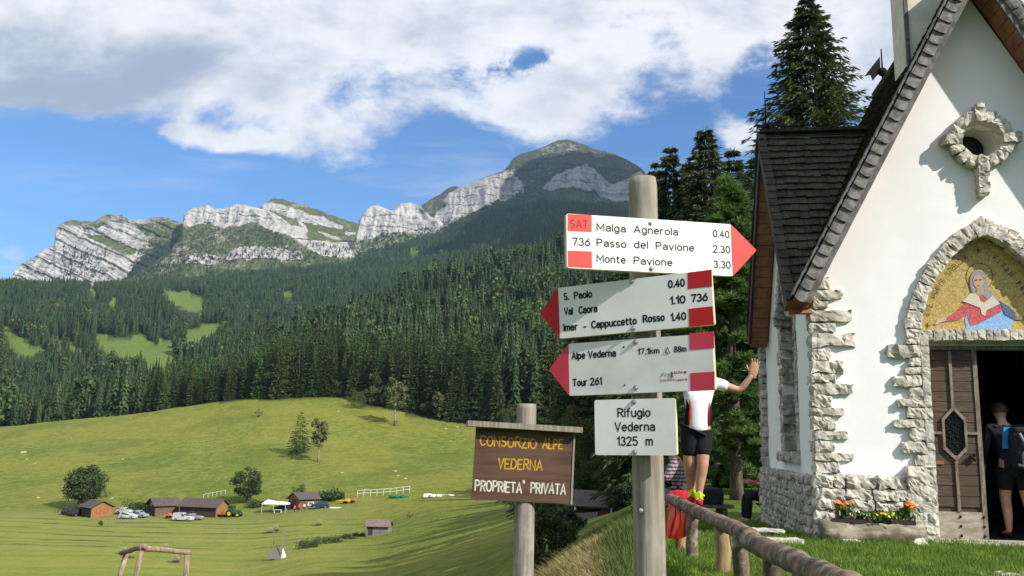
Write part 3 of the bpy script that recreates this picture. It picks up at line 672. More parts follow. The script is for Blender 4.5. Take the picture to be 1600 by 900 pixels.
def build_forest():
    rng = np.random.default_rng(99); pts = []; sc = []
    def band(d0, d1, pxa, pxb, area, hmean):
        n = int((pxb-pxa)/1400*(d1*d1-d0*d0)/2/area)
        d = np.sqrt(rng.uniform(d0*d0, d1*d1, n)); px = rng.uniform(pxa, pxb, n); x = (px-800)/1400*d
        z = H(x, d); px2, py2 = proj(np.stack([x, d, z], -1))
        k = forest_mask(x, d, px2, py2) & (edge_dist(px2)+34 < d)
        # lower ends of the forest trees must not cover the alpine clearings
        for dy in (5, 10, 15, 20):
            for q in MEADOWS: k &= ~(hull_in(px2, py2-dy, q) & (d > 600))
        h = hmean*(1+.5*fbm(x/45, d/45, seed=61, octv=2))*rng.uniform(.5, 1.3, n)
        pts.append(np.stack([x, d, z-.3], -1)[k]); sc.append(h[k])
    band(90, 420, 900, 1950, 42, 24); band(380, 900, -300, 1500, 29, 23); band(900, 1500, -350, 1100, 42, 19.5); band(1500, 2100, -250, 1100, 50, 18); band(2100, 2880, 100, 1150, 85, 17)
    for s in SCRUB_PTS: pts.append(s); sc.append(rng.uniform(7, 15, len(s)))
    Pn = np.vstack(pts); S = np.concatenate(sc)
    # keep the chapel glade clear
    k = ~((Pn[:, 1] < 60) & (Pn[:, 0] < 30)); Pn, S = Pn[k], S[k]
    me = bpy.data.meshes.new('forest'); me.vertices.add(len(Pn)); me.vertices.foreach_set('co', Pn.ravel().astype(np.float32))
    a = me.attributes.new('size', 'FLOAT', 'POINT'); a.data.foreach_set('value', S.astype(np.float32))
    a = me.attributes.new('turn', 'FLOAT', 'POINT'); a.data.foreach_set('value', rng.uniform(0, 6.28, len(S)).astype(np.float32))
    pick = rng.choice(6, len(S), p=[.26, .27, .24, .13, .06, .04]); a = me.attributes.new('pick', 'INT', 'POINT'); a.data.foreach_set('value', pick.astype(np.int32))
    src = bpy.data.collections.new('forest_trees')
    for i in range(6):
        V = low_spruce(200+i, r=[.15, .18, .20, .24][i]) if i < 4 else low_round(300+i)
        mm = quads_mesh(V, 'forest_tree'); mm.materials.append(FOREST_FAR if i < 4 else FOREST_ROUND)
        src.objects.link(bpy.data.objects.new('forest_tree_%d' % i, mm))
    ng = bpy.data.node_groups.new('forest', 'GeometryNodeTree')
    ng.interface.new_socket('Geometry', in_out='INPUT', socket_type='NodeSocketGeometry'); ng.interface.new_socket('Geometry', in_out='OUTPUT', socket_type='NodeSocketGeometry')
    N = ng.nodes; gi = N.new('NodeGroupInput'); go = N.new('NodeGroupOutput'); ip = N.new('GeometryNodeInstanceOnPoints'); ci = N.new('GeometryNodeCollectionInfo')
    ci.inputs[0].default_value = src; ci.inputs[1].default_value = True; ci.inputs[2].default_value = True
    def na(nm, ty): q = N.new('GeometryNodeInputNamedAttribute'); q.data_type = ty; q.inputs[0].default_value = nm; return q.outputs[0]
    L = ng.links; L.new(gi.outputs[0], ip.inputs['Points']); L.new(ci.outputs[0], ip.inputs['Instance']); ip.inputs['Pick Instance'].default_value = True
    L.new(na('pick', 'INT'), ip.inputs['Instance Index']); L.new(na('size', 'FLOAT'), ip.inputs['Scale'])
    cx = N.new('ShaderNodeCombineXYZ'); L.new(na('turn', 'FLOAT'), cx.inputs[2]); L.new(cx.outputs[0], ip.inputs['Rotation'])
    L.new(ip.outputs[0], go.inputs[0])
    o = link('forest', me); md = o.modifiers.new('forest', 'NODES'); md.node_group = ng
    tag(o, 'dense dark conifer forest covering the hillsides below the mountains', 'forest', kind='stuff'); print('forest', len(S))
build_forest()

# ------------------------------------------------------------ air and an unseen cloud bank added to shade the forest slope
def build_air():
    hz = MB().box((0, 2000, 630), (9400, 8800, 1360)).build('haze', None); hz.data.materials.clear()
    m = bpy.data.materials.new('haze_air'); m.use_nodes = True; m.node_tree.nodes.clear(); t = NT(m.node_tree); out = t.n('ShaderNodeOutputMaterial'); v = t.n('ShaderNodeVolumePrincipled')
    v.inputs['Color'].default_value = (.50, .72, 1.0, 1); v.inputs['Density'].default_value = HAZE_D; v.inputs['Anisotropy'].default_value = .25; t.lk(v.outputs[0], out.inputs['Volume'])
    hz.data.materials.append(m); tag(hz, 'pale blue mountain air', 'haze', kind='stuff')
    mb = MB(); rg = random.Random(8)
    for (x, y, r) in ((1440, 2330, 270), (1560, 1950, 330), (1420, 1840, 190), (1690, 1500, 350), (1820, 1050, 330), (1960, 680, 250)):
        n0 = len(mb.V); mb.ball((x, y, 2060), r, 40, 16, sc=(1, 1, .30)); V = np.array(mb.V[n0:]); k = 1+.28*fbm(V[:, 0]/170, V[:, 1]/170, V[:, 2]/120, seed=4)
        V[:, :2] = (V[:, :2]-[x, y])*k[:, None]+[x, y]; V[:, 2] = 2060+(V[:, 2]-2060)*k; mb.V[n0:] = [tuple(q) for q in V]
    o = mb.build('clouds', pm('cloud_white', (.85, .86, .88), None, .01, 1, 0), None, True); tag(o, 'bank of white cloud added out of view to shade the forest slope', 'clouds', kind='stuff')
HAZE_D = 0.00005
build_air()
# ------------------------------------------------------------ chapel (local u right along the front, v into the building, w up)
PLASTER = pm('white_plaster', (.86, .85, .82), (.80, .79, .765), 1.2, .85, .5, .014, spec=.15, lo=.3, hi=.75, c3=(.78, .77, .74), s3=.5)
CREAM = pm('cream_plaster', (.68, .65, .52), (.54, .52, .42), 2.5, .85, .3, .01, spec=.15)
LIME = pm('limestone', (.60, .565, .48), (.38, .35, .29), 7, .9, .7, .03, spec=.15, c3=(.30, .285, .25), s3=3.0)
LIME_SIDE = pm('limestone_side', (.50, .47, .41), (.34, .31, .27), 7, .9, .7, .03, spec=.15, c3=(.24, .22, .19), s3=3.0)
MORTAR = pm('mortar', (.48, .46, .42), (.36, .34, .31), 14, .95, .5, .01, spec=.1)
SHINGLE = pm('old_shingles', (.066, .056, .044), (.030, .026, .021), 5, .85, .6, .01, (1, 1, 1), c3=(.075, .08, .05), s3=1.4, spec=.25)
SHINGLE_GREY = pm('weathered_verge_shingles', (.20, .19, .172), (.09, .084, .075), 9, .85, .7, .015, (1, 3, 1))
BOARD_GREY = pm('weathered_board', (.19, .175, .165), (.09, .082, .078), 6, .85, .5, .006, (1, 6, 1))
SOFFIT = pm('brown_soffit_boards', (.30, .135, .065), (.20, .085, .042), 5, .6, .3, .004, (1, 1, 1))
BARGE = pm('dark_barge_board', (.035, .024, .018), (.02, .014, .011), 8, .6, .3)
IRON = pm('dark_iron', (.022, .021, .020), (.014, .013, .012), 20, .9, .2, spec=.05)
DOORW = pm('old_door_wood', (.115, .080, .054), (.055, .038, .026), 5, .75, .6, .006, (1, 1, 9), c3=(.075, .05, .034), s3=2.5)
DOORT = pm('door_trim_wood', (.25, .205, .155), (.13, .10, .075), 7, .75, .5, .005, (3, 1, 1))
KICK = pm('door_kick_plate', (.40, .355, .29), (.25, .20, .14), 5, .7, .4, .004, (1, 1, 3))
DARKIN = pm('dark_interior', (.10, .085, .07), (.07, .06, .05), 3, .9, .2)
GLASSD = pm('dark_window_glass', (.02, .022, .026), (.012, .013, .016), 3, .12, 0)
CHP_C = P(1283, 840, 12.0); CHP_RZ = -radians(8)
CHP = thing('chapel', 'small white chapel with steep dark shingle roof, rough stone trim and mosaic over its door', 'chapel', CHP_C, CHP_RZ)
UA, WR, RS = 2.28, 7.93, 1.87         # ridge position, ridge height, roof slope
def roof_w(u): return WR-RS*abs(u-UA)
XF = ((0, 0, 0), (1, 0, 0), (0, 0, 1), (0, -1, 0))      # front plane frame
ARC_C, ARC_R = 2.93, 1.57
def arch(n=12, dr=0.0, u0=1.36, w0=2.6):
    """left half of the pointed arch from spring to apex"""
    R_ = ARC_R+dr; a1 = math.acos((2.26-ARC_C)/R_); return [(ARC_C+R_*cos(a), w0+R_*sin(a)) for a in np.linspace(pi, a1, n)]
aL = arch(); aR = [(4.52-u, w) for u, w in reversed(aL)]
outer = [(0, -.4), (1.40, -.4), (1.40, 2.6)]+aL+aR[1:]+[(3.12, 2.6), (3.12, -.4), (4.56, -.4), (4.56, 3.30), (UA, 7.42), (0, 3.30)]
rw = random.Random(5)
HOLE = [(2.275+.25*cos(a)*(1+rw.uniform(-.08, .08)), 5.30+.235*sin(a)*(1+rw.uniform(-.08, .08))) for a in np.linspace(0, 2*pi, 17)[:-1]]
MB().plate(outer, [HOLE], XF, .36).build('front_wall', PLASTER, CHP)
# side walls, back, floor
wl = [(.36, -.5), (4.7, -.5), (4.7, 3.3), (4.25, 3.3), (2.05, 5.95), (.36, 3.6)]
win = [(1.42, 1.05), (2.75, 1.05), (2.75, 3.1), (2.45, 3.6), (2.08, 3.9), (1.72, 3.6), (1.42, 3.1)]
SF = ((0, 0, 0), (0, 1, 0), (0, 0, 1), (-1, 0, 0))
MB().plate(wl, [win], SF, .36).build('side_wall', PLASTER, CHP)
MB().plate([(.36, -.5), (4.7, -.5), (4.7, 3.3), (.36, 3.3)], [], ((4.56, 0, 0), (0, 1, 0), (0, 0, 1), (1, 0, 0)), .36).build('side_wall', PLASTER, CHP)
MB().plate([(.36, -.5), (4.2, -.5), (4.2, 3.3), (UA, 7.3), (.36, 3.6)], [], ((0, 4.7, 0), (1, 0, 0), (0, 0, 1), (0, 1, 0)), .3).build('rear_wall', PLASTER, CHP)
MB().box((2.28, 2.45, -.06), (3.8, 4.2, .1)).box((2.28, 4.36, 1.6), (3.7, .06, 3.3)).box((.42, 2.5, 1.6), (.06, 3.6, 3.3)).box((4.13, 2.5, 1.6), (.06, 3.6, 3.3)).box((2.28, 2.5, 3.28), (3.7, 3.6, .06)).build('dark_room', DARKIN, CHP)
# stained niche of the side window
MB().box((.34, 2.08, 2.4), (.04, 1.5, 3.0)).build('window_glass', GLASSD, CHP)
# rough stone plinth
rng_s = random.Random(21)
def courses(mb, a0, a1, w0, w1, place, hmin=.09, hmax=.2, lmin=.14, lmax=.46):
    w = w0
    while w < w1-.03:
        h = min(rng_s.uniform(hmin, hmax), w1-w)
        if w1-w-h < .05: h = w1-w
        a = a0
        while a < a1-.02:
            l = min(rng_s.uniform(lmin, lmax), a1-a)
            if a1-a-l < .08: l = a1-a
            place(mb, a+l/2, w+h/2, l-.008, h-.008); a += l
        w += h
def put_front(mb, a, w, l, h): stone(mb, (a, -.03+rng_s.uniform(-.015, .012), w), (l*1.03, .24, h*1.05), 6, .2, .3)
def put_side(mb, a, w, l, h): stone(mb, (-.02+rng_s.uniform(-.015, .015), a, w), (.24, l*1.03, h*1.05), 6, .2, .3)
mb = MB(); courses(mb, -.08, 1.40, -.3, .80, put_front); mb.build('stone_plinth', LIME, CHP)
mb = MB(); courses(mb, 3.12, 4.64, -.3, .80, put_front); mb.build('stone_plinth', LIME, CHP)
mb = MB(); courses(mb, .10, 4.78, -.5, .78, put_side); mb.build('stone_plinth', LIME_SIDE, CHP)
for q_ in (((.70, .05, .25), (1.39, .14, 1.1)), ((3.84, .05, .25), (1.43, .14, 1.1)), ((.06, 2.5, .2), (.14, 4.5, 1.14))): MB().box(*q_).build('plinth_mortar', MORTAR, CHP)
# corner stones, long and short in turn
mb = MB(); w = .80; k = 0
fl = [.30, .52, .24, .45, .27, .40, .22, .55, .3, .42, .25, .62, .33, .58, .24, .45, .28, .36]
hs = [.17, .11, .16, .12, .18, .10, .17, .15, .12, .17, .16, .20, .13, .17, .12, .15, .18, .14]
while w < 3.28 and k < 18:
    h = hs[k]; l = fl[k]; l *= .9; stone(mb, (l/2-.03, .035, w+h/2), (l+.06, .17, h*.97), 6, .16, .3)
    s = .14+.22*((k*7) % 3)/2; stone(mb, (.055, .1+s/2, w+h/2), (.13, s+.15, h*.96), 6, .15, .3); w += h+.006; k += 1
mb.build('corner_stones', LIME, CHP)
mb = MB(); w = .8
while w < 3.2:
    h = rng_s.uniform(.1, .19); l = rng_s.uniform(.25, .6); stone(mb, (4.6-l/2, 0, w+h/2), (l+.06, .2, h), 4, .16, .14); w += h
mb.build('corner_stones', LIME, CHP)
mb = MB(); w = .78
while w < 3.2:
    h = rng_s.uniform(.12, .2); stone(mb, (-.0, 4.66-.0, w+h/2), (.2, rng_s.uniform(.2, .5), h), 4, .16, .14); w += h
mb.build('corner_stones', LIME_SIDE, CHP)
# side window surround
mb = MB(); w = .95
while w < 3.15:
    h = rng_s.uniform(.1, .18)
    stone(mb, (.05, 1.37-rng_s.uniform(-.03, .03), w+h/2), (.15, rng_s.uniform(.14, .24), h), 4, .16, .14)
    stone(mb, (.185, 2.86+rng_s.uniform(-.04, .05), w+h/2), (.40, rng_s.uniform(.24, .36), h), 4, .16, .14); w += h
for k in range(7): stone(mb, (.06, 1.4+.22*k, 1.0), (.34, .23, .14), 4, .16, .14)
for (a, b, n_) in (((1.40, 3.12), (2.08, 3.95), 7), ((2.78, 3.12), (2.08, 3.95), 7)):
    for k in range(n_):
        f = (k+.5)/n_; stone(mb, (.05, a[0]+(b[0]-a[0])*f, a[1]+(b[1]-a[1])*f), (.3, .2, .17), 4, .16, .2)
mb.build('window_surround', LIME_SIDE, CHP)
# door jambs and arch
def jamb(sgn):
    mb = MB(); w = .72; k = 0; Ls = [.26, .34, .2, .42, .26, .55, .3, .48, .22, .52, .28, .2, .62, .25, .3]
    ff = lambda u: u if sgn < 0 else 4.52-u
    while w < 2.6:
        h = rng_s.uniform(.09, .17); l = Ls[k % 15]*.8+.06; h = min(h, 2.62-w); l *= .88; stone(mb, (ff(1.385-l/2), .025, w+h/2), (l*.95, .19, h*.97), 6, .16, .3); w += h+.004; k += 1
    w = -.12
    while w < 2.6:
        h = rng_s.uniform(.1, .2); stone(mb, (ff(1.40), .10, w+h/2), (.10, .34, h), 4, .08, .08); w += h
    w = -.12
    while w < .72:
        h = rng_s.uniform(.2, .36); stone(mb, (ff(1.24), -.03, w+h/2), (.34, .26, h), 6, .12, .12); w += h
    mb.build('door_jamb', LIME, CHP)
jamb(-1); jamb(1)
mb = MB()
for sgn in (-1, 1):
    a1 = math.acos((2.26-ARC_C)/ARC_R); n_ = 15
    for k in range(n_+1):
        a = pi+(a1-pi)*(k+.5-(k == n_)*.4)/n_; rr = ARC_R+.075+rng_s.uniform(-.01, .02)
        u = ARC_C+rr*cos(a); w = 2.6+rr*sin(a)
        if sgn > 0: u = 4.52-u; a = pi-a
        R_ = np.array(Matrix.Rotation(-(a), 3, 'Y'))
        stone(mb, (u, .05, w), (.20+rng_s.uniform(-.02, .03), .26, .125*rng_s.uniform(.9, 1.05)), 6, .14, .14, R=R_)
mb.build('door_arch', LIME, CHP)
mb = MB(); u = 1.42
while u < 3.1:
    l = rng_s.uniform(.07, .12); stone(mb, (u+l/2, .10, 2.645), (l*.96, .30, .145), 4, .12, .16); u += l
mb.build('lintel_stones', LIME, CHP)
MB().box((2.26, .2, 2.545), (1.72, .2, .055)).build('lintel_beam', MORTAR, CHP)
# round window with its stone ring and cross
mb = MB()
for k in range(16):
    a = 2*pi*k/16; big = k % 4 == 0; rr = .335 if not big else .375
    R_ = np.array(Matrix.Rotation(-a, 3, 'Y')); stone(mb, (2.275+rr*cos(a), -.03, 5.30+rr*.97*sin(a)), (.155 if not big else .25, .24 if not big else .30, .125 if not big else .135), 6, .15, .15, R=R_)
stone(mb, (2.262, -.04, 4.86), (.14, .26, .19), 6, .15, .15); stone(mb, (2.255, -.04, 4.70), (.13, .24, .18), 6, .15, .15); stone(mb, (2.25, -.04, 4.57), (.12, .22, .14), 6, .15, .15)
mb.build('round_window_surround', LIME, CHP)
mb = MB()
nn = 24
for j in range(nn):
    a, b2 = 2*pi*j/nn, 2*pi*(j+1)/nn
    p = lambda t, r, v: (2.275+r*cos(t), v, 5.30+r*sin(t))
    mb.add([p(a, .262, .0), p(b2, .262, .0), p(b2, .20, .37), p(a, .20, .37)], [(0, 1, 2, 3)])
mb.build('round_window_reveal', CREAM, CHP)
MB().box((2.275, .40, 5.30), (.7, .03, .7)).build('round_window_glass', GLASSD, CHP)
# ---------------- roofs
def shingles(mb, p0, along, down, L, S, uextent=None, expo=.155, wd=.115, th=.022, nrm=None, seed=1, skip=None):
    """rows of wooden shingles on a slope. p0: ridge start, along/down: unit vectors, L: length, S: slope length"""
    rg = random.Random(seed); along = np.asarray(along, float); down = np.asarray(down, float); nrm = np.asarray(nrm, float)
    r = 0; s = S-.02
    while s > .05:
        a0, a1 = (0, L) if uextent is None else uextent(s)
        a = a0-rg.uniform(0, wd)
        while a < a1:
            w = wd*rg.uniform(.7, 1.3); lo = max(a, a0); hi = min(a+w-.006, a1)
            if hi-lo > .02 and not (skip and skip((lo+hi)/2, s)):
                jl = rg.uniform(-.018, .018); lift = rg.uniform(.0, .012)
                q = lambda x, y, n_: np.asarray(p0)+along*x+down*y+nrm*n_
                y0, y1 = s+jl, max(s-expo*1.25, 0)
                V = [q(lo, y0, .018+lift), q(hi, y0, .018+lift+rg.uniform(-.004, .004)), q(hi, y1, .0), q(lo, y1, .0), q(lo, y0, .018+lift+th), q(hi, y0, .018+lift+th), q(hi, y1, .012), q(lo, y1, .012)]
                mb.add(V, [(4, 5, 6, 7), (0, 1, 5, 4), (1, 2, 6, 5), (3, 0, 4, 7)])
            a += w
        s -= expo*rg.uniform(.95, 1.05)
V0, V1 = -.45, 4.95
n_l = np.array([-RS, 0, 1])/math.hypot(RS, 1); n_r = n_l*np.array([-1, 1, 1])
dn_l = np.array([-1, 0, -RS])/math.hypot(RS, 1); dn_r = dn_l*np.array([-1, 1, 1])
SL = (UA+.30)*math.hypot(RS, 1)
for sg, nr, dn in ((-1, n_l, dn_l), (1, n_r, dn_r)):
    mb = MB(); ridge = np.array([UA, 0, WR])
    base = ridge-nr*.03
    s_w = lambda w: (WR-w)/RS*math.hypot(RS, 1)
    cut = [(4.25, SL-.02), (2.05, s_w(6.2)), (-.15, SL-.02)] if sg < 0 else []
    mb.plate([(V0+.02, 0), (V1, 0), (V1, SL-.02)]+cut+[(V0+.02, SL-.02)], [], (base, (0, 1, 0), dn, nr), .05)
    inside = (lambda x, s: abs(x+V0+.05-2.05) < (6.2-(WR-s*RS/math.hypot(RS, 1)))/1.41-.12) if sg < 0 else None
    shingles(mb, ridge-nr*.02+np.array([0, V0+.05, 0]), (0, 1, 0), dn, V1-V0-.05, SL, seed=3 if sg < 0 else 4, nrm=nr, expo=.15, wd=.11, skip=inside)
    mb.build('roof', SHINGLE, CHP)
    # under-boards of the overhang
    mb = MB(); k = 0; s = .16
    while s < SL-.1:
        l = .185; c = ridge+dn*(s+l/2)-nr*.20+np.array([0, -.215, 0]); R_ = np.stack([dn, np.array([0, 1, 0]), np.cross(dn, np.array([0, 1, 0]))], 1)
        mb.box(c, (l-.008, .41, .03), R=R_); s += l
    mb.build('soffit', SOFFIT, CHP)
    mb = MB(); a = ridge+dn*.0-nr*.15+np.array([0, V0-.002, 0]); b2 = ridge+dn*SL-nr*.15+np.array([0, V0-.002, 0])
    mb.bar(a, b2, .035, .17, up=(0, 1, 0)) if False else None
    R_ = np.stack([dn, np.array([0, 1, 0]), np.cross(dn, np.array([0, 1, 0]))], 1)
    mb.box((a+b2)/2, (SL, .04, .14), R=R_)
    mb.build('barge_board', BOARD_GREY, CHP)
    mb = MB(); rg = random.Random(9+sg); s = SL+.02
    while s > .05:       # curled shingles nailed on the verge
        w = rg.uniform(.145, .165); l = .255; c0 = ridge+dn*s+np.array([0, V0, 0]); bow = rg.uniform(.01, .03)
        V = []
        for j in range(5):
            f = j/4-.5
            for yy, lf in ((0, .055), (-l, .015)):
                V.append(c0+dn*(yy+.02*(1-4*f*f)*(yy == 0)+rg.uniform(-.006, .006))+nr*(-.075+f*-w*1.0+.0)+np.array([0, -lf-bow*(1-4*f*f)*0.8, 0]))
        n0 = len(V); V += [v+np.array([0, .022, 0]) for v in V]
        F = []
        for j in range(4):
            i = 2*j; F += [(i, i+2, i+3, i+1), (i+n0, i+1+n0, i+3+n0, i+2+n0), (i, i+n0, i+2+n0, i+2)]
        F += [(0, 1, 1+n0, n0), (8, 8+n0, 9+n0, 9)]
        if sg > 0: F = [tuple(reversed(f)) for f in F]
        mb.add(V, F); s -= .172
    # cap shingles lying along the edge of the slope
    s = SL
    while s > .1:
        c = ridge+dn*(s-.1)+nr*.035+np.array([0, V0+.055, 0]); mb.box(c+dn*rg.uniform(-.01, .01), (.2, .15*rg.uniform(.85, 1.1), .022), R=R_ @ np.array(Matrix.Rotation(-.06, 3, 'Y'))); s -= .172
    mb.build('verge_shingles', SHINGLE_GREY, CHP)
    MB().box(ridge+dn*(SL-.01)-nr*.12+np.array([0, -.2, 0]), (.03, .46, .2), R=R_).build('eave_board', SOFFIT, CHP)
MB().tube([(UA, V0, WR+.03), (UA, V1, WR+.03)], .06, 8).build('ridge_cap', SHINGLE, CHP)
# cross roof on the left
TW, TS, TV, TU = 6.2, 1.41, 2.05, -.33
for sg in (-1, 1):                        # -1: slope facing the front
    nr = np.array([0, sg*TS, 1])/math.hypot(TS, 1); dn = np.array([0, sg, -TS])/math.hypot(TS, 1); S = 2.2*math.hypot(TS, 1); rd = np.array([TU, TV, TW])
    def uval(s): w = TW+dn[2]*s; return UA-(WR-w)/RS-TU+.06
    mb = MB(); mb.plate([(0.02, 0), (uval(0), 0), (uval(S), S-.02), (.02, S-.02)], [], (rd-nr*.03, (1, 0, 0), dn, nr), .05)
    shingles(mb, rd-nr*.02, (1, 0, 0), dn, 2, S, uextent=lambda s: (0.0, max(uval(s), .02)), nrm=nr, seed=7, expo=.165, wd=.12)
    mb.build('side_roof', SHINGLE, CHP)
    R_ = np.stack([dn, np.array([1, 0, 0]), np.cross(dn, np.array([1, 0, 0]))], 1)
    mb = MB(); s = .1
    while s < S-.1: mb.box(rd+dn*(s+.1)-nr*.17+np.array([.16, 0, 0]), (.19, .30, .03), R=R_); s += .2
    mb.build('side_soffit', SOFFIT, CHP)
    MB().box(rd+dn*S/2-nr*.12+np.array([0, 0, 0]), (S, .04, .20), R=R_).build('side_barge_board', BARGE, CHP)
    mb = MB(); s = S+.02; rg = random.Random(2)
    while s > .05: mb.box(rd+dn*(s-.1)+nr*.03+np.array([.02+rg.uniform(-.01, .01), 0, 0]), (.24, .13, .024), R=R_ @ np.array(Matrix.Rotation(-.08, 3, 'Y'))); s -= .165
    mb.build('side_verge_shingles', SHINGLE, CHP)
    MB().box(rd+dn*(S-.01)-nr*.1+np.array([.15, 0, 0]), (.03, .36, .2), R=R_).build('side_eave_board', SOFFIT, CHP)
rg = random.Random(4); mb = MB(); u = TU
while u < 1.5: mb.box((u+.07, TV, TW+.045), (.15, .17, .05), R=np.array(Matrix.Rotation(rg.uniform(-.08, .08), 3, 'Y'))); u += .12
mb.build('side_ridge_cap', SHINGLE, CHP)
# spikes
mb = MB(); mb.tube([(TU+.1, TV, TW), (TU+.1, TV, TW+.12)], .035, 8).ball((TU+.1, TV, TW+.14), .06).tube([(TU+.1, TV, TW+.14), (TU+.1, TV, TW+.75)], [.016, .006], 6); mb.build('roof_spike', IRON, CHP, True)
rb = (UA, 4.35, WR); mb = MB(); mb.tube([rb, (UA, 4.35, WR+.7)], [.022, .012], 6).ball((UA, 4.35, WR+.24), .085)
mb.add([(UA-.03, 4.35, WR+.55), (UA-.03, 4.35, WR+.25), (UA-.2, 4.3, WR+.05), (UA-.24, 4.28, WR+.16), (UA-.36, 4.25, WR+.12), (UA-.2, 4.3, WR+.33)], [(0, 1, 2, 3, 4, 5)]); mb.build('weather_vane', IRON, CHP)
# bell turret
mb = MB(); mb.box((UA, .87, 8.0), (1.36, .74, 4.4)); mb.build('bell_turret', CREAM, CHP)
mb = MB()
for du in (-.69, .69): mb.box((UA+du, .50, 8.0), (.05, .06, 4.4))
mb.build('turret_corner_board', BOARD_GREY, CHP)
mb = MB(); mb.add([(UA-.9, .3, 10.2), (UA+.9, .3, 10.2), (UA+.9, 1.45, 10.2), (UA-.9, 1.45, 10.2), (UA, .87, 12)], [(0, 1, 4), (1, 2, 4), (2, 3, 4), (3, 0, 4), (3, 2, 1, 0)]); mb.build('turret_roof', SHINGLE, CHP)
# ---------------- door leaf
DV = .20; D0, D1, DZ0, DZ1 = 1.455, 2.12, .0, 2.50
FRW = MB().box((1.438, DV+.02, 1.25), (.04, .12, 2.52)).box((2.26, DV+.02, 2.495), (1.66, .12, .05)); FRW.build('door_frame', DOORT, CHP)
door = link('door', MB().box(((D0+D1)/2, DV+.03, 1.25), (D1-D0, .04, 2.46)).build('tmp', DOORW).data, CHP); bpy.data.objects.remove(bpy.data.objects['tmp'])
mb = MB(); k = 0; w = .42
while w < 2.44:
    for (a, b2) in ((D0+.06, 1.755), (1.80, D1-.06)): mb.box(((a+b2)/2, DV+rng_s.uniform(-.002, .002), w+.068), (b2-a, .02, .128))
    w += .136
mb.build('boards', DOORW, door)
mb = MB().box((D0+.03, DV-.006, 1.25), (.055, .04, 2.45)).box((D1-.03, DV-.006, 1.25), (.055, .04, 2.45)).box((1.778, DV-.012, .72), (.036, .05, .72)).box((1.778, DV-.012, 2.05), (.036, .05, .80)).box((1.56, DV-.012, 1.37), (.16, .05, .035)).box((2.0, DV-.012, 1.37), (.16, .05, .035)); mb.build('moulding', DOORT, door)
hexo = [(1.778, 1.01), (1.93, 1.16), (1.93, 1.56), (1.778, 1.72), (1.626, 1.56), (1.626, 1.16)]; hexi = [(1.778+(u-1.778)*.80, 1.365+(w-1.365)*.86) for u, w in hexo]
MB().plate(hexo, [hexi], ((0, DV-.045, 0), (1, 0, 0), (0, 0, 1), (0, -1, 0)), .05).build('window_frame', DOORT, door)
MB().plate(hexi, [], ((0, DV-.014, 0), (1, 0, 0), (0, 0, 1), (0, -1, 0)), .004).build('pane', GLASSD, door)
mb = MB()
for i in range(3):
    for j in range(6):
        cu, cw = 1.69+.088*i+.044*(j % 2), 1.13+.085*j
        if abs(cu-1.778) < .115: mb.tube([(cu+.035*cos(t), DV-.02, cw+.035*sin(t)) for t in np.linspace(0, 2*pi, 9)], .005, 4, caps=False)
mb.build('grille', IRON, door)
MB().plate([(D0+.01, .01), (D1-.01, .01), (D1-.01, .36), (D0+.01, .36)], [], ((0, DV-.022, 0), (1, 0, 0), (0, 0, 1), (0, -1, 0)), .03).build('kick_plate', KICK, door)
for a in (D0+.05, 1.785, D1-.05):
    for w in (.06, .18, .30): MB().ball((a, DV-.026, w), .018, 7, 5).build('stud', IRON, door)
mb = MB().box((1.56, DV-.02, .985), (.13, .02, .045)); mb.build('letter_slot', SOFFIT, door)
mb = MB().ball((1.965, DV-.04, 1.06), .03).ball((2.0, DV-.05, 1.09), .024).ball((1.995, DV-.045, 1.03), .024).tube([(1.965, DV-.03, 1.06), (1.93, DV-.06, 1.05)], .012, 6); mb.build('handle', IRON, door, True)
MB().box((3.05, .62, 1.25), (.05, .62, 2.46), rz=.1).build('door', DOORW, CHP)
mb = MB(); stone(mb, (2.26, -.06, -.03), (1.95, .5, .10), 6, .03, .04); stone(mb, (2.2, -.30, -.075), (2.1, .5, .10), 6, .06, .08); mb.build('doorstep', LIME_SIDE, CHP)
# ---------------- mosaic over the door: generic praying woman on gold
GOLD = pm('gold_mosaic', (.50, .36, .10), (.32, .215, .055), 26, .5, .5, .004, spec=.4, lo=.3, hi=.7, detail=3, c3=(.60, .46, .18), s3=40)
def flatm(n, c, c2=None): return pm(n, c, c2 or tuple(x*.6 for x in c), 46, .6, .3, .002, detail=3)
mo = arch(14, dr=-.03); mo = [(max(u, 1.42), w) for u, w in mo if w > 2.7]; mor = [(4.52-u, w) for u, w in reversed(mo)]
MFR = lambda dv: ((0, .13-dv, 0), (1, 0, 0), (0, 0, 1), (0, -1, 0))
mos = MB().plate([(1.42, 2.66)]+mo+mor[1:]+[(3.10, 2.66)], [], MFR(0), .06).build('mosaic', GOLD, CHP)
CI = np.array(Matrix.Rotation(CHP_RZ, 3, 'Z'))
def muv(px, py, v=.125):
    r = ray(px, py); o = (EYE-CHP_C) @ CI; d = r @ CI; s = (v-o[1])/d[1]; q = o+d*s; return (q[0], q[2])
def mpoly(name, pts, c, dv, c2=None): MB().plate([muv(1400+x/3.46, 300+y/3.46) for x, y in pts], [], MFR(dv), .004).build(name, flatm('mosaic_'+name, c, c2), mos)
ring = [(452+74*cos(a), 458+76*sin(a)) for a in np.linspace(0, 2*pi, 30)[:-1]]; ring2 = [(452+71*cos(a), 458+73*sin(a)) for a in np.linspace(0, 2*pi, 30)[:-1]]
MB().plate([muv(1400+x/3.46, 300+y/3.46) for x, y in ring], [[muv(1400+x/3.46, 300+y/3.46) for x, y in ring2]], MFR(.004), .004).build('halo', flatm('mosaic_halo', (.12, .07, .02)), mos)
mpoly('blue_mantle', [(372, 690), (385, 640), (420, 600), (520, 570), (560, 585), (610, 620), (645, 655), (640, 690), (625, 720), (600, 762), (385, 762)], (.16, .33, .58), .006, (.30, .48, .70))
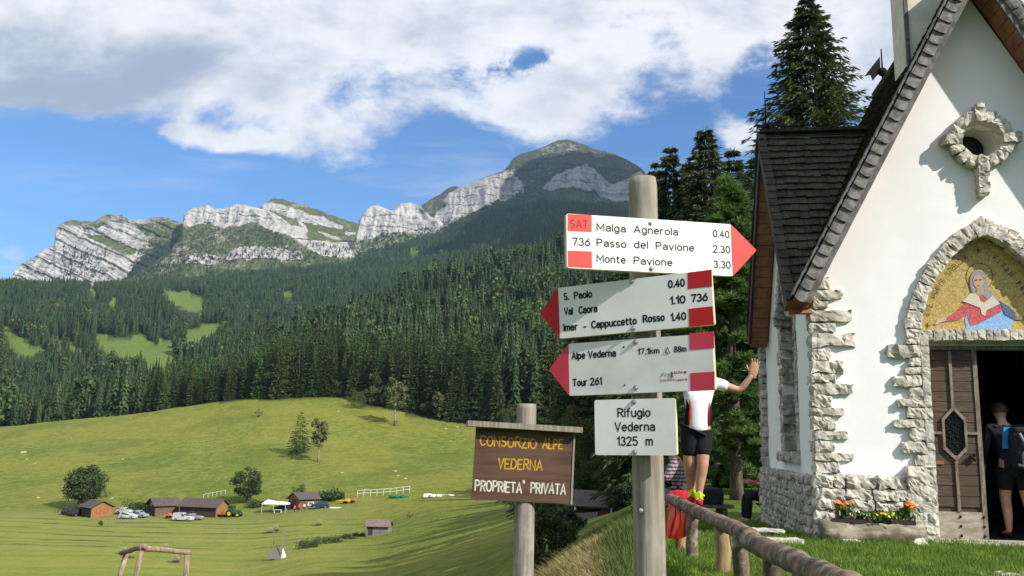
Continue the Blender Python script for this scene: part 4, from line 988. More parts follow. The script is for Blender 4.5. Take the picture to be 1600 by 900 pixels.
mpoly('red_dress', [(272, 682), (330, 640), (372, 600), (420, 560), (450, 540), (500, 548), (560, 590), (575, 615), (565, 650), (540, 660), (490, 690), (440, 715), (405, 722), (390, 690), (385, 660), (340, 690), (275, 702)], (.56, .12, .12), .010, (.38, .06, .07))
mpoly('pale_hand', [(205, 712), (225, 690), (268, 676), (276, 695), (240, 706), (215, 718)], (.62, .45, .32), .013)
mpoly('dark_hand', [(640, 670), (690, 672), (692, 690), (645, 692)], (.34, .22, .15), .013)
mpoly('mantle_sleeve', [(560, 588), (610, 620), (648, 655), (640, 690), (585, 660), (572, 625)], (.10, .15, .26), .013)
mpoly('shawl', [(358, 590), (402, 548), (440, 552), (455, 590), (475, 600), (520, 560), (548, 590), (560, 605), (510, 630), (488, 640), (480, 672), (462, 662), (455, 628), (400, 606)], (.62, .58, .46), .016, (.50, .46, .36))
mpoly('veil', [(398, 500), (402, 455), (418, 428), (445, 418), (470, 428), (488, 460), (498, 520), (530, 560), (552, 592), (515, 596), (470, 560), (440, 575), (415, 560)], (.33, .31, .28), .014, (.22, .21, .20))
mpoly('neck', [(432, 520), (468, 520), (472, 556), (450, 562), (434, 552)], (.50, .34, .24), .018)
mpoly('face', [(414, 478), (420, 458), (440, 446), (462, 456), (470, 482), (464, 506), (448, 524), (432, 518), (418, 500)], (.50, .35, .25), .020, (.40, .26, .18))
mpoly('eyes', [(422, 478), (436, 474), (438, 478), (424, 483)], (.10, .06, .04), .0225); mpoly('eyes', [(446, 474), (460, 472), (461, 477), (448, 479)], (.10, .06, .04), .0225)
mpoly('mouth', [(436, 506), (452, 503), (452, 508), (438, 510)], (.45, .12, .10), .0225)

# ------------------------------------------------------------ lettering
INK = pm('black_paint', (.012, .012, .014), None, 30, .6, 0)
def _arc(cx, cy, rx, ry, a0, a1, n=10): return [(cx+rx*cos(radians(a0+(a1-a0)*i/n)), cy+ry*sin(radians(a0+(a1-a0)*i/n))) for i in range(n+1)]
_o = lambda: [_arc(.22, .34, .22, .34, 90, 450, 16)]
STROKES = {
 'A': [[(0, 0), (.3, 1), (.6, 0)], [(.1, .32), (.5, .32)]], 'B': [[(0, 0), (0, 1), (.3, 1)]+_arc(.3, .76, .2, .24, 90, -90)+[(0, .52)], _arc(.3, .26, .24, .26, 90, -90)+[(0, 0)]],
 'C': [_arc(.3, .5, .3, .5, 48, 312, 16)], 'D': [[(0, 0), (0, 1), (.2, 1)]+_arc(.2, .5, .36, .5, 90, -90, 12)+[(0, 0)]], 'E': [[(.46, 1), (0, 1), (0, 0), (.46, 0)], [(0, .52), (.38, .52)]],
 'I': [[(0, 0), (0, 1)]], 'L': [[(0, 1), (0, 0), (.44, 0)]], 'M': [[(0, 0), (0, 1), (.33, .3), (.66, 1), (.66, 0)]], 'N': [[(0, 0), (0, 1), (.54, 0), (.54, 1)]],
 'O': [_arc(.31, .5, .31, .5, 90, 450, 20)], 'P': [[(0, 0), (0, 1), (.26, 1)]+_arc(.26, .74, .24, .26, 90, -90)+[(0, .48)]], 'R': [[(0, 0), (0, 1), (.26, 1)]+_arc(.26, .75, .23, .25, 90, -90)+[(0, .5)], [(.24, .5), (.52, 0)]],
 'S': [_arc(.25, .75, .23, .25, 40, 270, 10)+_arc(.25, .25, .25, .25, 90, -140, 10)], 'T': [[(0, 1), (.54, 1)], [(.27, 1), (.27, 0)]], 'V': [[(0, 1), (.28, 0), (.56, 1)]], 'Z': [[(0, 1), (.5, 1), (0, 0), (.52, 0)]],
 'a': [_arc(.22, .5, .2, .18, 160, 0, 8)+[(.42, 0)], [(.42, .38)]+_arc(.2, .2, .2, .19, 80, 280, 8)+[(.42, .1)]], 'b': [[(0, 1), (0, 0)], _arc(.21, .34, .21, .34, 150, -150, 12)], 'c': [_arc(.21, .34, .21, .34, 50, 310, 12)],
 'd': [[(.42, 1), (.42, 0)], _arc(.21, .34, .21, .34, 30, 330, 12)], 'e': [[(.02, .36), (.43, .36)]+_arc(.22, .34, .22, .34, 5, 315, 14)], 'f': [[(.12, 0), (.12, .8)]+_arc(.28, .8, .16, .2, 180, 80, 6), [(0, .66), (.28, .66)]],
 'g': [_arc(.21, .34, .21, .34, 30, 330, 12), [(.42, .68), (.42, -.06)]+_arc(.21, -.06, .21, .22, 0, -150, 8)], 'i': [[(0, 0), (0, .68)], [(0, .9), (0, .93)]], 'k': [[(0, 0), (0, 1)], [(.36, .68), (0, .28)], [(.14, .42), (.4, 0)]], 'l': [[(0, 0), (0, 1)]],
 'm': [[(0, 0), (0, .68)], [(0, .5)]+_arc(.16, .5, .16, .18, 170, 0, 7)+[(.32, 0)], [(.32, .5)]+_arc(.48, .5, .16, .18, 170, 0, 7)+[(.64, 0)]], 'n': [[(0, 0), (0, .68)], [(0, .46)]+_arc(.2, .46, .2, .22, 170, 0, 8)+[(.4, 0)]],
 'o': _o(), 'p': [[(0, -.28), (0, .68)], _arc(.21, .34, .21, .34, 150, -150, 12)], 'r': [[(0, 0), (0, .68)], [(0, .44)]+_arc(.2, .44, .2, .24, 170, 75, 5)], 's': [_arc(.18, .51, .16, .17, 40, 270, 8)+_arc(.18, .17, .18, .17, 90, -140, 8)],
 't': [[(.12, .92), (.12, .16)]+_arc(.26, .16, .14, .16, 180, 280, 5), [(0, .68), (.3, .68)]], 'u': [[(0, .68), (0, .22)]+_arc(.2, .22, .2, .22, 180, 360, 8)+[(.4, .68)], [(.4, .3), (.4, 0)]], 'v': [[(0, .68), (.21, 0), (.42, .68)]],
 '0': [_arc(.24, .5, .24, .5, 90, 450, 18)], '1': [[(.0, .78), (.2, 1), (.2, 0)]], '2': [_arc(.23, .74, .23, .26, 165, -35, 9)+[(0, 0), (.48, 0)]], '3': [_arc(.22, .76, .2, .24, 150, -80, 9), _arc(.22, .27, .24, .27, 80, -150, 9)],
 '4': [[(.36, 0), (.36, 1), (0, .3), (.5, .3)]], '5': [[(.44, 1), (.06, 1), (.03, .56)]+_arc(.22, .32, .24, .32, 120, -150, 10)], '6': [[(.38, 1)]+_arc(.24, .32, .24, .32, 150, 510, 16)], '7': [[(0, 1), (.46, 1), (.16, 0)]], '8': [_arc(.23, .76, .19, .24, 90, 450, 14), _arc(.23, .26, .23, .26, 90, 450, 14)],
 '.': [[(0, 0), (.0, .05)], [(.05, 0), (.05, .05)]], ',': [[(.03, .04), (0, -.16)]], '-': [[(0, .4), (.3, .4)]], "'": [[(.08, 1.0), (0, .8)]], ' ': []}
def ribbon(mb, pts, w, place, dz):
    p = [np.array(pts[0], float)]
    for q in pts[1:]:
        q = np.array(q, float)
        if np.linalg.norm(q-p[-1]) > w*.12: p.append(q)
    if len(p) == 1: p.append(p[0]+np.array([0, w*.3]))
    n = len(p); closed = np.linalg.norm(p[0]-p[-1]) < w*.6 and n > 4; L, R_ = [], []
    d = [(p[i+1]-p[i])/np.linalg.norm(p[i+1]-p[i]) for i in range(n-1)]
    for i in range(n):
        a = d[i-1] if i else (d[-1] if closed else d[0]); b = d[i] if i < n-1 else (d[0] if closed else d[-1])
        t = a+b; k = np.linalg.norm(t); t = t/k if k > .2 else b; nn = np.array([-t[1], t[0]]); m = w/2/max(abs(nn@np.array([-b[1], b[0]])), .45)
        L.append(p[i]+nn*m); R_.append(p[i]-nn*m)
    V = []; F = []
    for a, b in zip(L, R_): V += [place(*a, dz), place(*b, dz)]
    for i in range(n-1): F.append((2*i+1, 2*i+3, 2*i+2, 2*i))
    if not closed:
        for (i, s) in ((0, -1), (n-1, 1)):
            t = d[0]*-1 if s < 0 else d[-1]; k = len(V); V += [place(*(L[i]*.75+R_[i]*.25+t*w*.4), dz), place(*(L[i]*.25+R_[i]*.75+t*w*.4), dz)]
            F.append((2*i, 2*i+1, k+1, k) if s < 0 else (2*i, k, k+1, 2*i+1))
    mb.add(V, F)
def glyph_w(ch): 
    q = [x for st in STROKES[ch] for x, y in st]; return max(q) if q else .3
def word(mb, s, x0, y0, x1, cap, place, bold=.11, sp=.20, jit=0.0, seed=3):
    """stroke letters from (x0, y0) to x1, cap height cap, stroke width bold*cap"""
    rg = random.Random(seed+len(s)); w = bold*cap; T = sum(glyph_w(c) for c in s)+sp*(len(s)-1); k = (x1-x0-w)/max(T, 1e-6) if T > .05 else cap; x = x0+w/2; dz = 0
    for c in s:
        jy = rg.uniform(-jit, jit)*cap; ja = rg.uniform(-jit, jit)*.8; sc = 1+rg.uniform(-jit, jit)*.6
        for st in STROKES[c]:
            ribbon(mb, [(x+u*k-v*cap*ja, y0+w/2+jy+v*(cap-w)*sc) for u, v in st], w, place, dz); dz += .000006
        x += (glyph_w(c)+sp)*k
def along(mb, s, path, cap, place, bold=.12, wfac=.8):
    path = [np.array(p) for p in path]; seg = [np.linalg.norm(path[i+1]-path[i]) for i in range(len(path)-1)]; T = sum(seg); n = len(s); dz = 0
    for i, ch in enumerate(s):
        d = T*(i+.5)/n
        for k, L in enumerate(seg):
            if d <= L or k == len(seg)-1: break
            d -= L
        t = (path[k+1]-path[k])/seg[k]; c = path[k]+t*d; nn = np.array([-t[1], t[0]]); gw = glyph_w(ch)
        for st in STROKES[ch]:
            ribbon(mb, [tuple(c+t*(u-gw/2)*cap*wfac+nn*v*cap) for u, v in st], bold*cap, place, dz); dz += .000006
c7 = lambda x, y: np.array(muv(1400+x/3.46, 300+y/3.46)); mpl = lambda a, b, dz=0: (a, .13-.012-dz, b)
mb = MB(); along(mb, 'AVE MARIS STELLA', [c7(178, 678), c7(196, 610), c7(235, 535), c7(285, 458), c7(340, 398), c7(392, 352)], .068, mpl, .13)
along(mb, 'VITAM PRAESTA', [c7(510, 352), c7(560, 398), c7(620, 462), c7(665, 518), c7(712, 590), c7(750, 680)], .068, mpl, .13)
for (x, y) in ((443, 315), (170, 720)):
    u, w = c7(x, y); mb.add([(u-.035, .121, w-.006), (u+.035, .121, w-.006), (u+.035, .121, w+.006), (u-.035, .121, w+.006), (u-.006, .1205, w-.035), (u+.006, .1205, w-.035), (u+.006, .1205, w+.035), (u-.006, .1205, w+.035)], [(0, 1, 2, 3), (4, 5, 6, 7)])
mb.build('lettering', flatm('mosaic_letters', (.07, .04, .02)), mos)

# ------------------------------------------------------------ sign post with four boards
POSTW = pm('weathered_post', (.29, .255, .205), (.18, .155, .12), 10, .85, .45, .006, (5, 5, .35), c3=(.36, .335, .28), s3=4)
BWHITE = pm('sign_white', (.80, .80, .78), (.74, .73, .69), 5, .45, .08, .002, c3=(.64, .62, .55), s3=3.5)
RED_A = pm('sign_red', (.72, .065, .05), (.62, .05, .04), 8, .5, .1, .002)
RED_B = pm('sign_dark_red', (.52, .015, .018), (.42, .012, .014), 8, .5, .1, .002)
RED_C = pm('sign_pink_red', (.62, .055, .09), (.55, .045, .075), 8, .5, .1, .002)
EDGE = pm('board_edge', (.66, .60, .42), (.50, .44, .28), 20, .6, .1)
ZINC = pm('zinc_screw', (.45, .45, .44), (.25, .25, .25), 40, .4, .2, metal=.7)
sp_b = P(1015.5, 900, 2.67); sp_t = P(1004, 279, 2.67)
dirp = (sp_t-sp_b)/np.linalg.norm(sp_t-sp_b); sp_g = sp_b-dirp*((sp_b[2]-float(H(sp_b[0], sp_b[1])))/dirp[2])
SP = thing('trail_signpost', 'round weathered wooden post carrying four white and red trail sign boards', 'signpost', sp_g)
rel = lambda p: np.asarray(p)-sp_g
mb = MB(); hh = [0, .02, .3, .6, .9, .97, .99, 1.0]
mb.tube([rel(sp_g-dirp*.2+(sp_t-sp_g+dirp*.2)*f) for f in hh], [.047, .047, .0465, .046, .0445, .044, .0435, .040], 28); mb.build('pole', POSTW, SP, True)
class Board:
    def __init__(s, LB, RB, LT):
        s.o = LB; x = RB-LB; s.w = np.linalg.norm(x); s.x = x/s.w; y = LT-LB; y = y-s.x*(y@s.x); s.h = np.linalg.norm(y); s.y = y/s.h; s.n = np.cross(s.x, s.y)
    def uv(s, px, py):
        r = ray(px, py); k = ((s.o-EYE)@s.n)/(r@s.n); q = EYE+r*k-s.o; return q@s.x, q@s.y
    def pt(s, a, b, off=0.0): return s.o+s.x*a+s.y*b+s.n*off
    def frame(s, base, off=0.0): return (s.o+s.n*off-base, s.x, s.y, s.n)
def words(bd, items, base, cap, bold, mb=None, off=.0005, jit=0.0):
    mb = mb or MB(); pl = lambda a, b, dz=0: bd.pt(a, b, off+dz)-base
    for (s, x0, x1, py, *c) in items:
        a, b = bd.uv(x0, py); a1, _ = bd.uv(x1, py); word(mb, s, a, b, a1, c[0] if c else cap, pl, bold, jit=jit)
    return mb
def rnd(poly, r=.006):
    out = []; n = len(poly)
    for i in range(n):
        p, a, b = [np.array(q, float) for q in (poly[i], poly[i-1], poly[(i+1) % n])]
        da, db = (a-p)/np.linalg.norm(a-p), (b-p)/np.linalg.norm(b-p); k = min(r, np.linalg.norm(a-p)*.3, np.linalg.norm(b-p)*.3)
        for f in (1, .45, .45, 1)[:4]:
            pass
        out += [tuple(p+da*k), tuple(p+(da+db)*k*.3), tuple(p+db*k)]
    return out
def sign_board(label, corners, tip, reds, red, screws, texts, cap, bold, emboss=None, th=.02):
    bd = Board(*[P(*c) for c in corners]); W, Hh = bd.w, bd.h
    poly = [(0, 0), (W, 0), (W, Hh), (0, Hh)]
    if tip:
        t = bd.uv(*tip); poly = [(0, 0), (W, 0), t, (W, Hh), (0, Hh)] if t[0] > W else [(0, 0), (W, 0), (W, Hh), (0, Hh), t]
    b = MB().plate(rnd(poly), [], bd.frame(sp_g), th); nf = len(b.F)
    fr = [0 if i < 2*(len(rnd(poly))-2) else 1 for i in range(nf)]; b.M = fr
    o = b.build('sign_board', None, SP, mats=[BWHITE, EDGE]); tag(o, label)
    for q in reds: MB().plate([bd.uv(*p) for p in q], [], bd.frame(sp_g, .0008), .0016).build('red_field', red, o)
    if tip:
        x = 0 if t[0] < 0 else W; e = .0; MB().plate(rnd([(x, 0), t, (x, Hh)] if t[0] > W else [(x, 0), (x, Hh), t], .004), [], bd.frame(sp_g, .0010), .0018).build('arrow_tip', red, o)
    if texts: words(bd, texts, sp_g, cap, bold).build('lettering', INK, o)
    for s in screws:
        a, c = bd.uv(*s); m2 = MB(); c0 = bd.pt(a, c)-sp_g; m2.tube([c0, c0+bd.n*.003], .0072, 12).tube([c0+bd.n*.003, c0+bd.n*.007], [.0055, .004], 8); m2.build('screw', ZINC, o)
    return bd, o
b1, o1 = sign_board('bright white top board with red tip pointing right', [(886, 418.5, 2.53), (1145, 431.5, 2.66), (884.5, 333.5, 2.53)], (1182, 391),
 [[(887, 334.5), (924.5, 336), (924.5, 362.5), (887, 361)], [(887, 391.5), (924.5, 393), (925, 419), (887.5, 417)]], RED_A, [(1017, 348), (1018, 419.5)],
 [('Malga', 932, 978, 361), ('Agnerola', 990, 1059.5, 364.3), ('Passo', 932, 979, 385.3), ('del', 990.5, 1013, 388), ('Pavione', 1024.5, 1085, 390.2), ('Monte', 932, 978, 410), ('Pavione', 990, 1051, 413.2), ('0.40', 1113.7, 1140, 371), ('2.30', 1113.7, 1141.3, 395), ('3.30', 1115, 1142, 419), ('736', 894, 922.5, 383.7)], .0245, .155)
words(b1, [('SAT', 890.5, 919, 356)], sp_g, .0255, .12, off=.0014).build('engraved_letters', pm('engraved_red', (.30, .012, .012), None, 8, .6, 0), o1)
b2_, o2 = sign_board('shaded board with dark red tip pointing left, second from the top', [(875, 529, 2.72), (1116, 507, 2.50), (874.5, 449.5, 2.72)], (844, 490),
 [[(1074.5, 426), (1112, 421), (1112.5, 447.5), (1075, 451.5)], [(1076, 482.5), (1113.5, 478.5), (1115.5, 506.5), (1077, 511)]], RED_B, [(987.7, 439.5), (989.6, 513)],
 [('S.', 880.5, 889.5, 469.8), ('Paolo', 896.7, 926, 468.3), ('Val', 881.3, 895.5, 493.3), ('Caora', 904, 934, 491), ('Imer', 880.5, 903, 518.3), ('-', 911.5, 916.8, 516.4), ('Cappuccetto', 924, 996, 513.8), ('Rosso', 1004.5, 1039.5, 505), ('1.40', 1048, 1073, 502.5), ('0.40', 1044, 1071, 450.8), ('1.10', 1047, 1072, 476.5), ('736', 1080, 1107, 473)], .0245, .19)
b3, o3 = sign_board('third board with pink red tip and a small cycling emblem', [(890, 618.5, 2.72), (1117, 609, 2.50), (889.5, 537, 2.72)], (858, 578),
 [[(1077, 521), (1115.5, 517.5), (1116, 544), (1077.5, 547)], [(1078.7, 583), (1116.5, 580.5), (1116.8, 608.5), (1079, 610.5)]], RED_C, [(993, 534.5), (993.3, 606)],
 [('Alpe', 893, 915, 562.3, .024), ('Vederna', 919, 963, 560.3, .024), ('17,1km', 996.5, 1030.7, 554.6, .0185), ('88m', 1053, 1073, 551, .0185), ('Tour', 894.7, 918, 604.2, .024), ('261', 922, 941, 602.6, .024)], .022, .18)
def b3p(x, y): return b3.uv(820+x/3.75, 480+y/3.75)
mb = MB(); q = [b3p(820, 270), b3p(852, 270), b3p(836, 231)]; qi = [b3p(825, 267), b3p(847, 267), b3p(836, 240)]; mb.plate(q, [qi], b3.frame(sp_g, .0014), .0006)
for x, y in ((580, 233), (585, 456)):
    a, c = b3p(x, y); c0 = b3.pt(a, c)-sp_g; mb.tube([c0, c0+b3.n*.0012], .0026, 8)
mb.build('marks', INK, o3)
words(b3, [('bike', 1053.2, 1073.5, 584.3, .0085)], sp_g, .009, .22).build('emblem_word', RED_B, o3)
words(b3, [('Dolomiti', 1032, 1054.5, 596.4, .0075), ('Lagorai', 1056, 1074, 595.3, .0075)], sp_g, .009, .16).build('emblem_word', RED_B, o3)
mb = MB(); zz = [(797, 410), (808, 392), (814, 380), (822, 392), (832, 388), (838, 398), (848, 390)]
for i in range(len(zz)-1): mb.tube([b3.pt(*b3p(*zz[i]), .001)-sp_g, b3.pt(*b3p(*zz[i+1]), .001)-sp_g], .0005, 4)
mb.build('emblem_hills', BOARD_GREY, o3)
mb = MB()
for cx in (857, 868): mb.tube([b3.pt(*b3p(cx+4.5*cos(t), 405+6*sin(t)), .001)-sp_g for t in np.linspace(0, 6.28, 9)], .0005, 4, caps=False)
for a, c in (((860, 376), (861, 381)), ((859, 383), (862, 397)), ((861, 385), (869, 392)), ((862, 396), (866, 404))): mb.tube([b3.pt(*b3p(*a), .001)-sp_g, b3.pt(*b3p(*c), .001)-sp_g], .0011, 5)
mb.build('emblem_rider', INK, o3)
b4, o4 = sign_board('lowest board, a plain white rectangle without a tip', [(930, 711, 2.665), (1057.5, 711.5, 2.555), (930, 625, 2.665)], None, [], RED_C, [(990.3, 628), (992, 706)],
 [('Rifugio', 964.8, 1017, 652.3), ('Vederna', 960.5, 1024, 674.3), ('1325', 964, 997, 696.8), ('m', 1008.8, 1020.5, 696.6)], .0275, .15, th=.016)
mb = MB(); c0 = rel(P(1001.5, 798, 2.625)); mb.ball(c0, .007); mb.build('screw', ZINC, SP)

# ------------------------------------------------------------ brown notice board
BROWNB = pm('brown_sign_board', (.105, .055, .034), (.060, .031, .020), 7, .55, .35, .004, (.35, 1, 5), c3=(.11, .065, .045), s3=2)
YEL = pm('yellow_paint', (.50, .285, .025), (.36, .20, .015), 30, .5, .2); CREAMW = pm('cream_paint', (.55, .54, .48), (.42, .41, .36), 30, .5, .2)
nb_t = P(823, 631, 5.60); nb_b = P(817.5, 900, 5.60); dn_ = (nb_t-nb_b)/np.linalg.norm(nb_t-nb_b); nb_g = nb_b-dn_*((nb_b[2]-float(H(nb_b[0], nb_b[1])))/dn_[2])
NB = thing('notice_board', 'brown wooden board on a log post with yellow and white carved letters', 'notice board', nb_g)
MB().tube([nb_g-dn_*.2-nb_g, nb_g+(nb_t-nb_g)*.5-nb_g, nb_t-dn_*.03-nb_g, nb_t-nb_g], [.066, .062, .06, .056], 22).build('post', POSTW, NB, True)
bn = Board(P(737, 780, 5.50), P(891, 788, 5.56), P(737, 667, 5.50))
o = MB().plate([(0, 0), (bn.w, 0), (bn.w, bn.h), (0, bn.h)], [], bn.frame(nb_g), .035).build('board', BROWNB, NB)
words(bn, [('CONSORZIO', 749, 839, 696.5), ('ALPE', 846.7, 879.5, 700.7), ('VEDERNA', 777, 848, 732.5)], nb_g, .066, .145, off=.0010, jit=.05).build('lettering', YEL, o)
m_ = words(bn, [('PROPRIETA', 741, 816, 767), ('PRIVATA', 828, 884.5, 771)], nb_g, .068, .14, off=.0010, jit=.04)
words(bn, [("'", 816.5, 819, 767, .066)], nb_g, .066, .2, m_, off=.0010).build('lettering', CREAMW, o)
a, b2 = bn.pt(-.055, bn.h+.018, .05)-nb_g, bn.pt(bn.w+.045, bn.h+.018, .05)-nb_g
MB().plate([(-.055, bn.h+.003), (bn.w+.045, bn.h+.003), (bn.w+.045, bn.h+.036), (-.055, bn.h+.036)], [], bn.frame(nb_g, .07), .20).build('cap', POSTW, NB)
MB().plate([(bn.w+.001, 0), (bn.w+.012, 0), (bn.w+.012, bn.h), (bn.w+.001, bn.h)], [], bn.frame(nb_g, .006), .045).build('edge_strip', POSTW, NB)
# ------------------------------------------------------------ log railing beside the chapel lawn
LOGW = pm('rail_log', (.185, .135, .085), (.07, .05, .034), 7, .9, .8, .015, (1, 1, 1), c3=(.25, .235, .19), s3=11)
POSTF = pm('fresh_post', (.34, .235, .12), (.20, .13, .065), 6, .85, .5, .01, (4, 4, .5))
def ground_at(x, y): return float(H(np.array(float(x)), np.array(float(y))))
def ground_hit(px, py, d0=6, d1=700):
    d = np.geomspace(d0, d1, 1500); r = ray(px, py); Q = EYE+r*(d/r[1])[:, None]; z = H(Q[:, 0], Q[:, 1]); k = np.nonzero(z > Q[:, 2])[0]
    i = k[0] if len(k) else len(d)-1
    return np.array([Q[i, 0], Q[i, 1], z[i]])
f0 = P(1118, 893, 8.3); f0[2] = ground_at(f0[0], f0[1]); FEN = thing('log_railing', 'low railing of barked grey logs on short posts beside the chapel lawn', 'fence', f0)
def knobby(mb, a, b, r0, r1, seed, n=14, sides=16):
    rg = np.random.default_rng(seed); t = np.linspace(0, 1, n); pts = [np.asarray(a)*(1-q)+np.asarray(b)*q+rg.normal(0, .006, 3) for q in t]
    pts = [pts[0]+(pts[1]-pts[0])*.0]+pts; rr = [r0*.86]+[(r0*(1-q)+r1*q)*(1+rg.normal(0, .012)) for q in t]; pts[1] = pts[0]+(pts[2]-pts[0])*.12
    mb.tube(pts, rr, sides, jit=.035, seed=seed)
rA0, rA1 = P(1046, 779, 10.9), P(1176, 840, 7.25); rB0, rB1 = P(1167, 843, 7.4), P(1330, 921, 4.6)
mb = MB(); knobby(mb, rA0-f0, rA1-f0, .062, .071, 1); mb.build('rail', LOGW, FEN, True)
mb = MB(); knobby(mb, rB0-f0, rB1-f0, .074, .080, 2); mb.build('rail', LOGW, FEN, True)
def rail_z(x, y):
    a, b = (rA0, rA1) if y > 7.3 else (rB0, rB1); t = (y-a[1])/(b[1]-a[1]); return a+(b-a)*t
for (px, y, r, sd) in ((1076, 10.3, .055, 3), (1089, 9.5, .064, 4), (1119, 8.35, .070, 5), (1153, 7.55, .066, 6), (1200, 6.55, .070, 7), (1262, 5.5, .07, 8)):
    q = rail_z(0, y); x = q[0]+(.02 if sd % 2 else -.02); g = ground_at(x, y)
    mb = MB(); knobby(mb, np.array([x, y, g-.15])-f0, np.array([x, y, q[2]-.03])-f0, r, r*.95, sd, 6); mb.build('post', POSTF if sd in (5, 3) else LOGW, FEN, True)
# ------------------------------------------------------------ log planter with flowers
LOGP = pm('planter_log', (.38, .33, .25), (.17, .14, .10), 4, .9, .6, .02, (1, 3, 3), c3=(.15, .12, .09), s3=4)
SOIL = pm('soil', (.05, .035, .025), None, 20, .95, .4)
def cw(u, v, w): return CHP_C+CI @ np.array([u, v, w])
pc = cw(.6, -.33, -.02); PL = thing('log_planter', 'hollowed pale log used as a flower trough below the chapel plinth', 'planter', pc, CHP_RZ)
mb = MB(); knobby(mb, (-.66, 0, .12), (.58, 0, .13), .165, .15, 14, 12, 18); mb.build('log', LOGP, PL, True)
MB().box((-.04, 0, .265), (1.0, .2, .05)).build('soil', SOIL, PL)
mb = MB(); stone(mb, (-.45, -.02, -.03), (.24, .3, .12)); stone(mb, (.4, -.02, -.03), (.24, .3, .12)); mb.build('support_stone', LIME, PL)
LEAFG = leafmat('flower_leaves', (.05, .11, .02), (.09, .16, .03), .3, .2, 6); ORANGE = pm('orange_petals', (.85, .20, .02), (.7, .12, .01), 30, .5, 0); YELP = pm('yellow_petals', (.75, .55, .04), None, 30, .5, 0); WHP = pm('white_petals', (.75, .75, .72), None, 30, .6, 0)
def flowers(loc, r, h, nl, nf, pm_, seed, label, grp='flowers in the log trough', nm='flower_plant'):
    rg = np.random.default_rng(seed); t = thing(nm, label, 'flowers', loc, 0, grp)
    C = rg.normal(0, .45, (nl, 3))*[r, r, 0]; C[:, 2] = rg.uniform(0, h*.7, nl); A = rg.normal(0, .5, (nl, 3)); A[:, 2] = 1; A /= np.linalg.norm(A, axis=1, keepdims=True)
    me = quads_mesh(sprays(C, A, .09, .035, rg), 'leaves'); me.materials.append(LEAFG); link('leaves', me, t)
    mb = MB()
    for k in range(nf):
        c = np.array([*(rg.normal(0, .42, 2)*r), h*rg.uniform(.65, 1.05)]); m = 7; rr = rg.uniform(.018, .032); n0 = rg.normal(0, .4, 3)+[0, -.5, .8]; n0 /= np.linalg.norm(n0); a = np.cross(n0, [1, 0, 0]); a /= np.linalg.norm(a); b2 = np.cross(n0, a)
        mb.add([c+n0*.01]+[c+rr*(1+.3*(q % 2))*(cos(2*pi*q/m)*a+sin(2*pi*q/m)*b2) for q in range(m)], [(0, 1+q, 1+(q+1) % m) for q in range(m)])
    mb.build('blossoms', pm_, t); return t
flowers(cw(.23, -.34, .25), .13, .22, 90, 15, ORANGE, 1, 'orange flowers at the left end of the log trough')
flowers(cw(.72, -.34, .25), .18, .10, 110, 9, YELP, 2, 'low yellow flowers in the middle of the log trough')
flowers(cw(1.0, -.33, .25), .11, .24, 80, 8, ORANGE, 3, 'taller leafy plant with orange flowers nearest the door')
flowers(cw(.45, -.36, .25), .12, .09, 60, 6, WHP, 4, 'small green plant with a few white flowers in the log trough')
def rock(loc, size, label, seed, grp=None, mt=None, nm='rock'):
    mb = MB(); stone(mb, (0, 0, 0), size, 6, .2, .35, seed=seed); o = mb.build(nm, mt or LIME, None); o.location = tuple(map(float, loc)); tag(o, label, nm.replace('_', ' '), grp); return o
rock(cw(1.03, -.62, -.01), (.2, .16, .14), 'small round stone on the grass before the right end of the log trough', 3)
rock(P(1215, 846, 11.2)+[0, 0, .0], (.62, .36, .08), 'flat pale paving slab in the grass left of the chapel corner', 4, nm='stone_slab')
rock(P(1190, 829, 12.2), (.6, .25, .05), 'low narrow slab in the grass farther left behind the railing', 5, nm='stone_slab')
rock(P(1575, 905, 8.9), (.62, .3, .10), 'grey slab corner in the grass in front of the church step', 6, nm='stone_slab')
rock(P(1330, 846, 11.5)-[0, 0, .04], (.3, .14, .12), 'stone half sunk in grass under the log trough', 7)
# ------------------------------------------------------------ grass blades close to the camera
def blades(name, label, n, sampler, h, w, mat, seed, lean=.35):
    rg = np.random.default_rng(seed); x, y = sampler(rg, n); z = H(x, y); n = len(x); hh = h*rg.uniform(.5, 1.4, n); a = rg.uniform(0, 2*pi, n); ln = rg.normal(0, lean, (n, 2))*hh[:, None]
    B = np.stack([x, y, z-.01], -1); S = np.stack([np.cos(a), np.sin(a), 0*a], -1)*(w*rg.uniform(.7, 1.4, n))[:, None]
    T = B+np.concatenate([ln, hh[:, None]], 1); M_ = B+np.concatenate([ln*.35, .55*hh[:, None]], 1)
    me = quads_mesh(np.stack([B-S*.5, B+S*.5, M_+S*.4, M_-S*.4], 1), name); V = np.stack([M_-S*.4, M_+S*.4, T+S*.06, T-S*.06], 1)
    V = np.concatenate([np.stack([B-S*.5, B+S*.5, M_+S*.4, M_-S*.4], 1), V]); me = quads_mesh(V, name); me.materials.append(mat); o = link(name, me); tag(o, label, 'grass', kind='stuff'); return o
GRASSM = leafmat('lawn_grass', (.085, .165, .018), (.17, .25, .035), .35, 0, 2.5); STRAW = leafmat('dry_grass', (.30, .235, .09), (.45, .36, .17), .3, 0, 3); TALLG = leafmat('tall_grass', (.06, .10, .02), (.13, .16, .045), .3, 0, 3)
def s_lawn(rg, n):
    y = rg.uniform(6.5, 17, n); px = rg.uniform(960, 1680, n); x = (px-800)/1400*y; q = np.stack([x-CHP_C[0], y-CHP_C[1], 0*x], -1) @ CI
    k = ~((q[:, 0] > -.1) & (q[:, 0] < 4.7) & (q[:, 1] > -.05)); k &= rg.random(n) < np.clip(11/y, 0, 1)**2; return x[k], y[k]
blades('grass', 'short bright green lawn in front of the chapel', 90000, s_lawn, .055, .008, GRASSM, 1)
